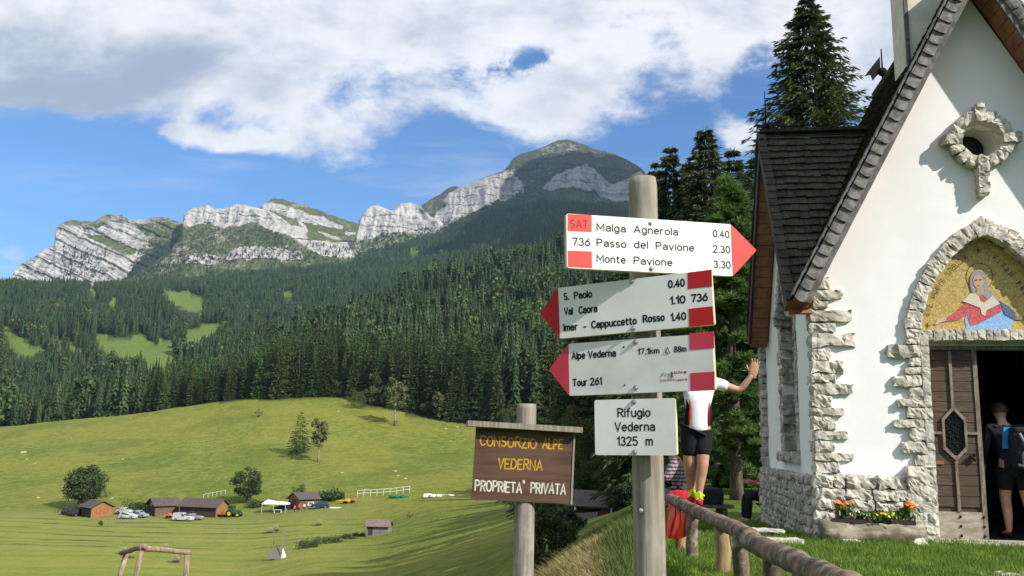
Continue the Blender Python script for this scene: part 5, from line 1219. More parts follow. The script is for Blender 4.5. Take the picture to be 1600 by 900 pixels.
def s_dry(rg, n):
    y = rg.uniform(6.5, 13.5, n); px = rg.normal(905, 55, n); k = (px > 800) & (px < 1010); return ((px-800)/1400*y)[k], y[k]
blades('grass', 'straw coloured dry grass on the small bank behind the notice board', 26000, s_dry, .12, .009, STRAW, 2, .7)
def s_tall(rg, n):
    y = rg.uniform(7, 14, n); px = np.minimum(rg.normal(978, 16, n)+(y-9)*1.5, 1004+rg.normal(0, 3, n)); return (px-800)/1400*y, y
blades('grass', 'tall green weeds growing beside the foot of the signpost', 6000, s_tall, .20, .011, TALLG, 3, .3)
def s_bank(rg, n):
    y = rg.uniform(9, 22, n); px = rg.uniform(830, 1010, n); return (px-800)/1400*y, y
blades('grass', 'rough green grass on the slope below the dry bank', 22000, s_bank, .13, .011, TALLG, 4, .4)

# ------------------------------------------------------------ trees near the chapel
def big_spruce(name, label, px, d, py_top, r, seed, nw=46, nb=13, ns=15, mat=None, grp=None, base=None, sl=.62, sw=.17, **k):
    g = gpos(px, d, .1) if base is None else base; top = P(px, py_top, d)[2]; h = top-g[2]
    return tree(name, label, 'spruce', g, spruce_mesh(h, r, nw, nb, ns, seed, sl=sl, sw=sw, **k), mat or SPRUCE_NEAR, trunk_mesh(h*.97, h*.017, .02, seed), BARK, group=grp)
GN = 'spruces around the chapel'
big_spruce('spruce', 'tall dark spruce rising right behind the side roof of the chapel', 1291, 40, -6, 6.6, 1, nw=78, nb=19, ns=150, grp=GN, shape=.72, sl=.50, sw=.075, hang=.55)
for (px, d, pt, r, sd, lb) in ((1112, 48, 197, 4.6, 2, 'middle and tallest of the three spruces left of the side roof'), (1054, 50, 227, 4.2, 3, 'narrow spruce just right of the signpost top'), (1157, 56, 228, 4.8, 4, 'spruce close to the side roof, right of the tallest of three'),
                              (1029, 62, 252, 4.0, 5, 'smaller spruce top half hidden by the signpost'), (1082, 58, 250, 4.4, 6, 'low spruce crown filling the gap between two taller ones'), (1190, 60, 245, 4.4, 16, 'spruce mostly hidden by the side roof gable')):
    big_spruce('spruce', lb, px, d, pt, r, sd, nw=60, nb=15, ns=80, grp=GN, shape=.74, sl=.6, sw=.10, hang=.5)
for (px, d, pt, r, sd, lb) in ((1040, 78, 285, 5.2, 41, 'far dark spruce between signpost top and the first small spruce'), (1072, 82, 292, 5.4, 42, 'far dark spruce in the gap left of the tallest of three'), (1100, 76, 280, 5.0, 43, 'far dark spruce close behind the tallest of three'), (1134, 80, 275, 5.2, 44, 'far dark spruce right behind the tallest of three'), (1176, 84, 270, 5.4, 45, 'far dark spruce beside the roof edge'), (972, 56, 395, 3.6, 7, 'dark spruce whose crown is behind the two upper sign boards'), (905, 66, 470, 4.2, 8, 'dark spruce left of the boards above the wooden cabin'), (1020, 40, 420, 2.7, 9, 'dark spruce directly behind the signpost'),
                               (858, 78, 520, 4.2, 10, 'dark spruce above the brown notice board'), (935, 66, 430, 4.8, 11, 'spruce behind the boards with a broad lower crown'), (1040, 48, 380, 3.0, 12, 'spruce between signpost and pine'), (1070, 52, 420, 3.8, 19, 'spruce low behind the man on the railing'), (1102, 43, 395, 3.6, 20, 'dark spruce behind the red arrow tip of the top board'), (1138, 40, 450, 3.4, 21, 'dark spruce behind the raised hand'), (1186, 43, 400, 3.6, 22, 'dark spruce beside the side roof gable')):
    big_spruce('spruce', lb, px, d, pt, r, sd, nw=48, nb=14, ns=75, grp=GN, shape=.72, sl=.52, sw=.085, bare=.02, hang=.5)
# bright pine beside the chapel: tufts of needles at the ends of rising branches
def pine_crown(h, z0, r, nbr, nt, seed):
    rg = np.random.default_rng(seed); C = []; A = []
    for i in range(nbr):
        f = rg.uniform(0, 1); z = z0+(h-z0)*f; L = r*(1-f**1.8)*rg.uniform(.5, 1.1)+.2; az = rg.uniform(0, 2*pi); d = np.array([cos(az), sin(az), 0])
        for j in range(nt):
            s = rg.uniform(.2, 1)**.6; c = d*L*s+np.array([*rg.normal(0, .16*L*.5+.06, 2), 0]); c[2] = z+L*s*.25-.25*L*s*s+rg.normal(0, .12)
            m = 46; v = rg.normal(size=(m, 3)); v[:, 2] = np.abs(v[:, 2])*.9+.1; v += d*.5; v /= np.linalg.norm(v, axis=1, keepdims=True)
            C.append(c+v*.02); A.append(v)
    C = np.vstack(C); A = np.vstack(A); return sprays(C, A, .19*rg.uniform(.7, 1.25, len(C)), .034, rg, .05)
def pine(px, d, pt, z0, r, nbr, nt, sd, lb):
    g = gpos(px, d, .1); h = P(px, pt, d)[2]-g[2]
    tree('pine', lb, 'pine', g, pine_crown(h, z0, r, nbr, nt, sd), PINE, trunk_mesh(h*.93, .16, .03, sd, 14, .25, r*.7), BARK, group='bright pines by the chapel')
pine(1152, 24, 292, 1.0, 1.55, 190, 11, 3, 'bright green pine with a bare lower trunk beside the chapel')
pine(1200, 27, 540, .2, 1.4, 90, 10, 4, 'bushy young pine behind the raised hand, touching the chapel wall')
pine(1122, 30, 440, .3, 1.7, 130, 10, 5, 'wide pine just behind the waving man')
# broad bushes
def bush(px, d, w, h, lb, sd, mat=HAZELM, nc=26, nl=110, ls=.16, name='bush', grp=None, g=None, cat='bush'):
    g = gpos(px, d, .1) if g is None else g; t = thing(name, lb, cat, g, 0, grp)
    me = quads_mesh(broad_points(h, w/2, -.1*h, nc, nl, sd, ls), 'leaves'); me.materials.append(mat); link('leaves', me, t)
    mb = MB()
    for k in range(5): mb.tube([(0, 0, -.1), (.12*w*cos(k*1.3), .12*w*sin(k*1.3), h*.4), (.3*w*cos(k*1.3), .3*w*sin(k*1.3), h*.75)], [.03*w**.5, .02*w**.5, .008], 5)
    mb.build('stems', BARK, t); return t
bush(856, 27, 1.75, 1.55, 'round green bush left of the wooden cabin', 31, BROAD, 40, 170, .10)
bush(884, 33, 1.5, 1.0, 'darker bush between the round bush and the cabin', 32, BROAD_DARK, 34, 130, .14)
for (px, d, w, h, lb, sd, mt) in ((905, 52, 3.2, 6.2, 'yellow green hazel in front of the dark spruces', 33, HAZELM), (882, 50, 3.0, 3.6, 'low hazel under the dark spruces above the cabin', 34, HAZELM), (1000, 40, 3.0, 2.4, 'shrub at the foot of the spruces behind the post', 35, BROAD_DARK), (930, 50, 3.4, 3.0, 'leafy shrub behind the cabin roof', 36, BROAD), (985, 36, 1.4, .9, 'dark low shrub right of the cabin', 37, BROAD_DARK), (1165, 30, 2.0, .8, 'low shrub in the shade under the pine', 38, BROAD)):
    bush(px, d, w, h, lb, sd, mt, 44, 330, .085)

# ------------------------------------------------------------ trees of the pasture and along the wood edge
def ftree(name, label, cat, px, py, hpx, wpx, sd, mat, kind='broad', trunk=BARK, z0f=.12, grp=None, nc=46, nl=70, d=None, lean=0.0):
    g = ground_hit(px, py) if d is None else gpos(px, d); d = g[1]; h = hpx*d/1400; w = wpx*d/1400; g[2] -= .1
    if kind == 'broad': V = broad_points(h, w/2, h*z0f, nc, nl, sd, h*.045, lean=lean)
    else: V = spruce_mesh(h, w/2*1.15, 24, 9, 22, sd, sl=h*.06, sw=h*.02, bare=z0f, shape=.7)
    return tree(name, label, cat, g, V, mat, trunk_mesh(h*.9, h*.018+.05, .03, sd, 7 if kind == 'broad' else 0, .3, w*.3), trunk)
GP = None
ftree('broadleaf_tree', 'big round dark tree behind the leftmost orange hut', 'tree', 128, 797, 68, 60, 1, BROAD_DARK, z0f=.06, nc=75, nl=90)
ftree('broadleaf_tree', 'grey green round tree behind the long hut and tractor', 'tree', 386, 786, 54, 48, 2, BROAD_DARK, z0f=.10, nc=60, nl=80)
ftree('broadleaf_tree', 'small dark round tree behind the hut with the white canopy', 'tree', 466, 779, 23, 25, 3, BROAD_DARK, z0f=.12, nc=30)
ftree('small_spruce', 'open layered spruce alone on the pasture beside a slender birch', 'spruce', 467, 709, 64, 40, 4, SPRUCE, 'spruce', z0f=.08)
ftree('birch', 'slender grey green birch beside the open spruce on the pasture', 'birch', 497, 722, 70, 28, 5, BROAD_PALE, trunk=BARK_PALE, z0f=.22, nc=40, nl=34)
ftree('birch', 'pale sparse birch standing out before the wood edge', 'birch', 617, 665, 78, 34, 6, BROAD_PALE, trunk=BARK_PALE, z0f=.26, nc=36, nl=34)
ftree('shrub', 'tiny lone shrub high on the pasture', 'shrub', 404, 652, 16, 15, 7, BROAD_DARK, z0f=.0, nc=14, nl=40)
ftree('shrub', 'small dark bush on the slope between two huts', 'shrub', 199, 786, 12, 18, 8, BROAD_DARK, z0f=-.2, nc=12, nl=40)
ftree('shrub', 'bush at the foot of the birch before the wood', 'shrub', 617, 667, 11, 10, 9, BROAD, z0f=0, nc=10, nl=30)
ftree('shrub', 'green shrub on the meadow above the grey shed', 'shrub', 640, 810, 11, 11, 10, BROAD, z0f=0, nc=14, nl=40)
ftree('shrub', 'bright round shrub at the edge of the wood', 'shrub', 557, 638, 28, 32, 11, BROAD, z0f=-.05, nc=30)
for (px, py, hp, wp, m, lb) in ((527, 620, 26, 26, BROAD, 'small round tree before the dark spruces'), (585, 633, 48, 34, BROAD_PALE, 'pale green young tree before the wood edge'), (603, 636, 36, 26, BROAD, 'green young tree left of the sparse birch'), (686, 657, 48, 22, BROAD_PALE, 'thin pale birch at the wood edge left of the brown board'),
                                (741, 652, 76, 34, BROAD_PALE, 'tall yellowish larch like tree above the brown board'), (668, 650, 22, 24, BROAD, 'low bush at the wood edge between two birches'), (430, 622, 62, 44, BROAD, 'rounded tree at the top edge of the pasture'), (216, 640, 40, 54, BROAD_DARK, 'wide dark tree at the left end of the wood edge'),
                                (265, 630, 24, 22, BROAD, 'small green tree peeping over the pasture crest'), (760, 655, 30, 28, BROAD, 'bush behind the top of the brown board'), (795, 672, 40, 30, BROAD_DARK, 'dark broad tree right above the notice board')):
    ftree('edge_tree', lb, 'tree', px, py, hp, wp, int(px), m, z0f=.05, nc=32, nl=60)
# spruces of the wood edge: each a thing of its own
EDGE = []
for i in range(9):
    h = 22+1.2*(i % 4); me = quads_mesh(spruce_mesh(h, 3.1+.4*(i % 3), 30, 10, 15, 400+i, sl=1.25, sw=.36, bare=.02, shape=.8), 'crown'); me.materials.append(SPRUCE); EDGE.append((me, trunk_mesh(h*.95, .3, .05, 400+i).build('trunk', BARK).data, h))
for o in [q for q in bpy.data.objects if q.name.startswith('trunk') and q.parent is None]: bpy.data.objects.remove(o)
rg = np.random.default_rng(12); n_e = 0
cand = []
for px in np.arange(228, 900, 5.2):
    for row in range(3):
        q = px+rg.uniform(-3, 3); d = float(edge_dist(np.array(q)))+3+row*11+rg.uniform(-3, 4)
        if row == 0 and rg.random() < .25: continue
        cand.append((q, d, row))
cand = cand[:297]
for (q, d, row) in cand:
    me, tr, h = EDGE[rg.integers(9)]; g = gpos(q, d, .2); s = rg.uniform(.78, 1.22)*(.72 if q < 400 else 1.0)*(1.0+.15*(q > 640))
    if q > 830: s *= .7
    t = thing('spruce', 'dark spruce in the front rows of the wood above the pasture', 'spruce', g, rg.uniform(0, 6.28), 'spruces along the wood edge'); t.scale = (s*rg.uniform(.85, 1.15), s*rg.uniform(.85, 1.15), s)
    link('crown', me, t)
    if row == 0: link('trunk', tr, t)
    n_e += 1
for (px, py, w, sd) in ((37, 707, 2.2, 1), (42, 718, .9, 2), (118, 650, .8, 3), (134, 651, .9, 4), (205, 655, .9, 5), (235, 648, 1.0, 6), (272, 636, 1.0, 7), (528, 643, 1.1, 8), (535, 739, 1.2, 9), (618, 737, 1.3, 10), (622, 744, .9, 11), (634, 748, 1.0, 12), (642, 752, .8, 13), (175, 780, .9, 14), (60, 778, 1.0, 15), (602, 690, .8, 16), (697, 671, 1.3, 17), (715, 668, 1.2, 18), (705, 690, .8, 19), (55, 724, .7, 20), (192, 718, .8, 21)):
    g = ground_hit(px, py); rock(g-[0, 0, .05*w], (w*.75, w*.6, w*.42), 'pale boulder lying in the grass of the pasture', sd, 'boulders on the pasture')
# ------------------------------------------------------------ people
SKIN_M = pm('skin', (.50, .27, .18), (.42, .21, .14), 12, .5, .05, .002, spec=.35); 
def cloth(n, c, c2=None, s=14): return pm(n, c, c2 or tuple(x*.82 for x in c), s, .85, .35, .006, spec=.15)
def skin(name, J, E, mat, parent, off, root, sub=2, extra=None, smooth=True):
    """one continuous surface grown around a skeleton: J joint -> (position, radius or (rx, ry))"""
    ks = list(J); ks.remove(root); ks = [root]+ks; ix = {k: i for i, k in enumerate(ks)}
    me = bpy.data.meshes.new('s'); me.from_pydata([tuple(np.asarray(J[k][0], float)-off) for k in ks], [(ix[a], ix[b]) for a, b in E], []); o = bpy.data.objects.new('s', me); COL.objects.link(o)
    o.modifiers.new('s', 'SKIN'); sv = me.skin_vertices[0].data
    for k in ks:
        r = J[k][1]; sv[ix[k]].radius = (r, r) if not hasattr(r, '__len__') else r; sv[ix[k]].use_root = (k == root)
    m2 = o.modifiers.new('u', 'SUBSURF'); m2.levels = m2.render_levels = sub
    bpy.context.view_layer.update(); ev = o.evaluated_get(bpy.context.evaluated_depsgraph_get()); r = bpy.data.meshes.new_from_object(ev)
    V = [v.co[:] for v in r.vertices]; F = [tuple(p.vertices) for p in r.polygons]; bpy.data.objects.remove(o)
    mb = MB(); mb.add(V, F)
    if extra: extra(mb)
    return mb.build(name, mat, parent, smooth)
def hand(mb, wrist, tip_dir, palm_n, size=.185, curl=.25, thumb=1):
    """palm, four unequal bent fingers and a thumb from the side of the palm"""
    w = np.asarray(wrist, float); t = np.asarray(tip_dir, float); t /= np.linalg.norm(t); n = np.asarray(palm_n, float); n -= t*(n@t); n /= np.linalg.norm(n); s = np.cross(t, n)
    R_ = np.stack([t, s, n], 1); V, F = UNIT[3]; L = np.linalg.norm(V, axis=1, keepdims=True); Q = (V*.55+V/L*.6)*np.array([.50, .235, .075])*size; mb.add((Q @ R_.T)+w+t*size*.28, F)
    for k, (off, ln) in enumerate(((-.17, .40), (-.06, .46), (.055, .43), (.165, .33))):
        b = w+t*size*.50+s*off*size; spread = t+s*off*.9; spread /= np.linalg.norm(spread)
        p1 = b+spread*ln*size*.5+n*curl*.03; p2 = p1+(spread*.95+n*curl*.9)*ln*size*.32; p3 = p2+(spread*.8+n*curl*1.5)*ln*size*.25
        mb.tube([b, p1, p2, p3], [.0095, .009, .008, .0055], 7)
    b = w+t*size*.16+s*size*.20*-thumb; d = (t*.6-s*thumb*.85+n*.25); d /= np.linalg.norm(d); mb.tube([b, b+d*size*.22, b+d*size*.22+(t*.8-s*thumb*.4+n*.3)*size*.2], [.012, .011, .007], 7)
def unit(v): v = np.asarray(v, float); return v/np.linalg.norm(v)
def head(mb, c, fwd, up, r=.098):
    """nose, ears, brow, chin set on the skull centred at c"""
    f = unit(fwd); u = unit(up); f = unit(f-u*(f@u)); s = np.cross(u, f)
    mb.tube([c+f*r*.92+u*r*.15, c+f*r*1.22-u*r*.25, c+f*r*.95-u*r*.36], [.010, .017, .010], 7)
    for k in (-1, 1):
        mb.ball(c+s*k*r*.86-u*r*.05, .022, 8, 6, sc=(.7, .7, 1.3)); mb.tube([c+f*r*.86+s*k*r*.1-u*r*.62, c+f*r*.80+s*k*r*.28-u*r*.60], .008, 6)
def face_parts(par, c, fwd, up, r, hair, hairlen=.0):
    f = unit(fwd); u = unit(up); f = unit(f-u*(f@u)); s = np.cross(u, f)
    for k in (-1, 1): MB().ball(c+f*r*.90+s*k*r*.38+u*r*.06, .012, 8, 6).build('eye', INK, par, True)
    mb = MB(); V = []; nu, nv = 18, 9
    for j in range(nv+1):
        th = (pi*.60)*j/nv
        for i in range(nu):
            ph = 2*pi*i/nu; front = max(0, cos(ph)); th2 = th*(1-.36*front)*(1+hairlen*max(0, -cos(ph))); rr = r*1.10*(1+.03*sin(7*ph+3*th))
            V.append(c-f*r*.06+rr*(f*sin(th2)*cos(ph)+s*sin(th2)*sin(ph)*.95+u*cos(th2)*1.08))
    F = [(j*nu+i, j*nu+(i+1) % nu, (j+1)*nu+(i+1) % nu, (j+1)*nu+i) for j in range(nv) for i in range(nu)]; mb.add(V, F); mb.build('hair', hair, par, True)
HAIR_D = pm('dark_hair', (.03, .022, .016), None, 40, .6, .3); HAIR_G = pm('grey_hair', (.22, .21, .20), (.12, .11, .1), 40, .7, .3)
def body_edges(arms=('L', 'R')):
    E_ = [('pelvis', 'belly'), ('belly', 'chest'), ('chest', 'neck'), ('neck', 'jaw'), ('jaw', 'skull'), ('skull', 'crown')]
    for s in 'LR': E_ += [('pelvis', 'hip'+s), ('hip'+s, 'knee'+s), ('knee'+s, 'calf'+s), ('calf'+s, 'ankle'+s), ('ankle'+s, 'toe'+s)]
    for s in arms: E_ += [('chest', 'sh'+s), ('sh'+s, 'el'+s), ('el'+s, 'wr'+s)]
    return E_
def person(label, J, fwd, hair, hands, shirt, shorts, shoes=None, socks=None, sleeve=.5, leg_cover=.6, trousers=False, group=None, hairlen=0.0, sr=1.0):
    g = np.array([J['pelvis'][0], J['pelvis'][1], min(J['toeL'][2], J['toeR'][2])-.03]); t = thing('person', label, 'person', g, 0, group)
    R0 = dict(pelvis=.125, belly=.115, chest=.135, neck=.052, jaw=.068, skull=.094, crown=.066, shL=.058, shR=.058, elL=.042, elR=.042, wrL=.030, wrR=.030, hipL=.102, hipR=.102, kneeL=.068, kneeR=.068, calfL=.066, calfR=.066, ankleL=.038, ankleR=.038, toeL=.034, toeR=.034)
    J = {k: np.asarray(v, float) for k, v in J.items()}
    for s in 'LR': J['calf'+s] = J['knee'+s]*.68+J['ankle'+s]*.32-unit(np.array([fwd[0], fwd[1], 0]))*.02
    up = unit(J['skull']-J['neck']); f = unit(fwd); J['jaw'] = J['neck']*.45+J['skull']*.55+f*.03; J['crown'] = J['skull']+up*.055
    def ex(mb):
        head(mb, J['skull']-g, f, up)
        for s, td, pn, th in hands: hand(mb, J['wr'+s]-g, td, pn, thumb=th)
    body = skin('body', {k: (J[k], R0[k]) for k in R0}, body_edges(), SKIN_M, t, g, 'pelvis', 2, ex)
    face_parts(t, J['skull']-g+up*.012, f, up, .100, hair, hairlen)
    SJ = {'pelvis': (J['pelvis']-up*.13, .152*sr), 'belly': (J['belly'], .142*sr), 'chest': (J['chest'], .160*sr), 'neck': (J['neck']*.6+J['chest']*.4, .075)}
    SE = [('pelvis', 'belly'), ('belly', 'chest'), ('chest', 'neck')]
    for s in 'LR': e = J['sh'+s]*(1-sleeve)+J['el'+s]*sleeve if sleeve <= 1 else J['el'+s]*(2-sleeve)+J['wr'+s]*(sleeve-1); SJ['sh'+s] = (J['sh'+s], .078*sr); SJ['e'+s] = (e, .068*sr if sleeve <= 1 else .047); SE += [('chest', 'sh'+s)]+([('sh'+s, 'e'+s)] if sleeve <= 1 else [('sh'+s, 'm'+s), ('m'+s, 'e'+s)])
    if sleeve > 1:
        for s in 'LR': SJ['m'+s] = (J['el'+s], .060)
    sh = skin('shirt', SJ, SE, shirt, t, g, 'chest')
    TJ = {'pelvis': (J['pelvis']*.55+J['belly']*.45, .150*sr)}; TE = []
    for s in 'LR':
        TJ['hip'+s] = (J['hip'+s], .122); k = J['hip'+s]*(1-min(leg_cover, 1))+J['knee'+s]*min(leg_cover, 1); TJ['k'+s] = (k, .098 if leg_cover < 1 else .082); TE += [('pelvis', 'hip'+s), ('hip'+s, 'k'+s)]
        if trousers: TJ['a'+s] = (J['ankle'+s], .058); TE += [('k'+s, 'a'+s)]
    skin('trousers' if trousers else 'shorts', TJ, TE, shorts, t, g, 'pelvis')
    for s in 'LR':
        if shoes: d = unit(J['toe'+s]-J['ankle'+s]+np.array([0, 0, .03])); skin('shoe', {'a': (J['ankle'+s]-np.array([0, 0, .03]), .050), 'h': (J['ankle'+s]*.9+J['toe'+s]*.1-d*.03-np.array([0, 0, .05]), .042), 't': (J['toe'+s]+d*.02, .044)}, [('a', 'h'), ('h', 't')], shoes, t, g, 'a')
        if socks: skin('sock', {'a': (J['ankle'+s], .043), 'b': (J['ankle'+s]*.8+J['knee'+s]*.2, .046)}, [('a', 'b')], socks, t, g, 'a', 1)
    return t, sh, g
WJ = cloth('white_jersey', (.78, .78, .79), (.70, .70, .72), 6); BLK = cloth('black_cloth', (.014, .014, .017)); REDSH = cloth('red_shoe', (.50, .02, .025)); LIMEP = pm('lime_laces', (.55, .72, .02), None, 30, .6, 0)
q = lambda px, py, dz=0.0: P(px, py, 10.0+dz)
JM = dict(pelvis=q(1089, 664), belly=q(1090, 640), chest=q(1092, 608), neck=q(1092, 584), skull=q(1091, 560), shL=q(1113, 597), elL=q(1156, 610, -.02), wrL=q(1176, 585, -.08), shR=q(1070, 597), elR=q(1030, 606), wrR=q(1008, 582, -.06),
          hipL=q(1098, 676), hipR=q(1079, 676), kneeL=q(1098, 727, -.06), kneeR=q(1077, 727, .02), ankleL=q(1092, 773, -.02), ankleR=q(1082, 769, .15), toeL=q(1093, 786, -.14), toeR=q(1079, 782, .02))
mt_, sh_, g_ = person('person in white jersey and black shorts balancing on the log railing with a raised hand', JM, (.05, -1, .0), HAIR_D, [('L', q(1181, 563)-q(1176, 585), (-.2, -1, 0), 1), ('R', (-.3, -.1, 1), (.2, -1, 0), -1)], WJ, BLK, REDSH, None, .62, .80, sr=.98)
# red and dark side panels of the jersey, laces
for s, xs in (('L', 1), ('R', -1)):
    mb = MB(); mb.tube([JM['chest']+np.array([.118*xs, -.075, .03])-g_, JM['belly']+np.array([.102*xs, -.10, .02])-g_, JM['pelvis']+np.array([.112*xs, -.10, .0])-g_], [.008, .011, .013], 8); mb.build('side_stripe', REDSH, mt_, True)
    mb = MB(); mb.tube([JM['chest']+np.array([.135*xs, -.045, -.02])-g_, JM['belly']+np.array([.120*xs, -.062, .02])-g_, JM['pelvis']+np.array([.124*xs, -.065, .0])-g_], [.012, .024, .034], 8); mb.build('side_panel', BLK, mt_, True)
    mb = MB(); a = JM['ankle'+s]-g_; b_e = JM['toe'+s]-g_
    for k in range(4): c = a*(1-(.3+.16*k))+b_e*(.3+.16*k)+np.array([0, -.015, .045-.006*k]); mb.tube([c+np.array([-.036, .0, -.01]), c+np.array([.0, -.012, .012]), c+np.array([.036, 0, -.01])], .009, 6)
    mb.tube([a+np.array([-.05, -.03, -.01]), a+np.array([0, -.06, .01]), a+np.array([.05, -.03, -.01])], .012, 6); mb.build('laces', LIMEP, mt_)
# hiker with a rucksack standing in the doorway, seen from behind
hk = lambda u, w, v=.75: cw(u+.03, v-.38, w)
fwd_h = CI @ np.array([-.15, 1, 0])
JH = dict(pelvis=hk(2.50, .94), belly=hk(2.48, 1.12), chest=hk(2.46, 1.34), neck=hk(2.43, 1.51), skull=hk(2.42, 1.66, .80), shL=hk(2.26, 1.44, .78), elL=hk(2.18, 1.16, .78), wrL=hk(2.22, .95, .95), shR=hk(2.65, 1.44), elR=hk(2.74, 1.16, .72), wrR=hk(2.70, .96, .9),
          hipL=hk(2.41, .90), hipR=hk(2.60, .90), kneeL=hk(2.40, .50, .78), kneeR=hk(2.66, .50, .74), ankleL=hk(2.41, .12), ankleR=hk(2.70, .12, .72), toeL=hk(2.38, .06, .92), toeR=hk(2.72, .06, .88))
NAVY = cloth('dark_jacket', (.018, .020, .030)); BLUE = cloth('blue_panel', (.03, .26, .62)); BOOT = cloth('dark_boot', (.02, .02, .022)); SOCKB = cloth('black_sock', (.012, .012, .014))
ht, hs_, hg = person('person in dark jacket with blue panel standing in the church doorway, seen from behind', JH, fwd_h, HAIR_D, [('L', (0, .5, -1), (1, 0, 0), 1), ('R', (0, .5, -1), (-1, 0, 0), -1)], NAVY, BLK, BOOT, SOCKB, 1.9, .72)
mb = MB(); a = CI @ np.array([0, -1, 0]); 
for (u0, u1, w0, w1) in ((2.40, 2.52, 1.18, 1.46),): mb.plate([(u0, w0), (u1+.02, w0), (u1, w1), (u0+.03, w1)], [], (cw(-.03, .195, 0)-hg, CI[:, 0], (0, 0, 1), a), .03)
mb.build('blue_back_panel', BLUE, ht)
# rucksack carried by the hiker
GREYP = cloth('grey_pack_cloth', (.30, .31, .32), (.2, .21, .22)); PACKD = cloth('black_pack_cloth', (.02, .021, .024)); 
bp = cw(2.60, .12, 1.14); BP = thing('backpack', 'black and pale grey rucksack on the back of the hiker in the doorway', 'backpack', bp, CHP_RZ)
mb = MB(); stone(mb, (0, 0, .02), (.34, .24, .52), 6, .03, .45); mb.build('bag', PACKD, BP, True)
mb = MB(); stone(mb, (.03, -.125, -.10), (.22, .10, .24), 6, .03, .5); mb.build('front_pocket', GREYP, BP, True)
mb = MB(); stone(mb, (0, -.01, .27), (.31, .22, .10), 6, .03, .5); mb.build('lid', PACKD, BP, True)
for pts in ([(-.09, -.13, .24), (-.04, -.15, .10), (.06, -.15, .02), (.13, -.13, -.02)], [(.12, -.12, .22), (.10, -.14, .08)], [(-.13, -.12, -.16), (-.02, -.17, -.20), (.13, -.13, -.18)]):
    mb = MB(); mb.tube([np.array(p) for p in pts], [.016]*len(pts), 6); mb.build('grey_band', GREYP, BP, True)
for sx in (-1, 1): mb = MB(); mb.tube([(sx*.11, .10, .25), (sx*.13, .20, .30), (sx*.12, .28, .20), (sx*.15, .22, -.1), (sx*.16, .1, -.2)], .016, 6); mb.build('shoulder_strap', PACKD, BP, True)
# second visitor inside
J2 = {k: np.asarray(v)+CI @ np.array([-.42, .85, -.02]) for k, v in JH.items()}
person('dark clothed person farther inside, left of the hiker in the doorway', J2, fwd_h, HAIR_D, [('L', (0, .5, -1), (1, 0, 0), 1), ('R', (0, .5, -1), (-1, 0, 0), -1)], NAVY, BLK, BOOT, None, 1.9, 1.0, True)
# man in a checked shirt sitting behind the railing, facing left
def plaid():
    m, t, b, out = newmat('checked_cloth'); co = t.coord('Object'); sx = t.n('ShaderNodeSeparateXYZ'); t.lk(co, sx.inputs[0])
    a = t.sstep(t.math('SINE', t.math('MULTIPLY', t.math('ADD', sx.outputs[0], sx.outputs[1]), 120.0)), -.2, .2); c = t.sstep(t.math('SINE', t.math('MULTIPLY', sx.outputs[2], 120.0)), -.2, .2)
    cc = t.mix(t.math('MULTIPLY', t.math('ADD', a, c), .5), (.035, .04, .085), (.42, .36, .40)); t.lk(t.mix(t.math('MULTIPLY', a, t.math('SUBTRACT', 1.0, c)), cc, (.22, .045, .06)), b.inputs['Base Color']); b.inputs['Roughness'].default_value = .9; return m
def seated(label, c, fwd, up_lean, hair, shirt, legs, shoes, hands_fwd=.42, hl=0.0):
    f = unit(fwd); s = np.cross((0, 0, 1), f); z = np.array([0, 0, 1.]); c = np.asarray(c, float); L = f*up_lean
    J = dict(pelvis=c+z*.09, belly=c+z*.28+L*.25, chest=c+z*.47+L*.6, neck=c+z*.64+L*.95, skull=c+z*.79+L*1.15+f*.03)
    for n_, k in (('L', 1), ('R', -1)):
        J['sh'+n_] = c+z*.56+L*.8+s*k*.18; J['el'+n_] = c+z*.32+L+s*k*.24+f*.10; J['wr'+n_] = c+z*.33+f*hands_fwd+s*k*.12
        J['hip'+n_] = c+z*.08+s*k*.09; J['knee'+n_] = c+z*.10+f*.43+s*k*.11; J['ankle'+n_] = c-z*.34+f*.46+s*k*.10; J['toe'+n_] = c-z*.41+f*.62+s*k*.11
    return person(label, J, f-z*.25, hair, [('L', f+z*.2, -s*.5+z*.2, -1), ('R', f+z*.2, s*.5+z*.2, 1)], shirt, legs, shoes, None, 1.3, 1.0, True, hairlen=hl)
DEN = cloth('dark_denim', (.03, .035, .05)); WOODB = pm('bench_wood', (.16, .11, .07), (.09, .06, .04), 6, .8, .4)
sc_ = P(1067, 783, 13.4); gz = ground_at(sc_[0], sc_[1])
seated('grey haired person in a dark checked shirt sitting behind the railing, facing left', sc_, (-1, .15, 0), .13, HAIR_G, plaid(), DEN, BOOT)
BN = thing('wooden_bench', 'low wooden bench behind the railing under the seated person', 'bench', (sc_[0]+.12, sc_[1]-.02, gz), .1)
mb = MB(); mb.box((0, 0, sc_[2]-gz-.06), (1.15, .36, .05)); mb.build('seat', WOODB, BN)
for k in (-.45, .45): MB().box((k, 0, (sc_[2]-gz-.09)/2-.05), (.08, .30, sc_[2]-gz-.0)).build('leg', WOODB, BN)
mb = MB(); stone(mb, (0, 0, 0), (.30, .22, .26), 6, .05, .4); o = mb.build('black_bag', PACKD, None, True); o.location = tuple(sc_+[.42, -.03, .07]); tag(o, 'black bag standing on the bench behind the seated person', 'bag')
PAPER = pm('paper', (.72, .73, .74), None, 8, .7, .05); o = MB().plate([(-.16, -.11), (.16, -.11), (.16, .11), (-.16, .11)], [], (np.zeros(3), (.2, 1, 0), (-.9, .1, .35), (.35, 0, .9)), .006).build('newspaper', PAPER, None); o.location = tuple(sc_+[-.50, .05, .36]); tag(o, 'white sheet of paper held by the seated person in the checked shirt', 'newspaper')
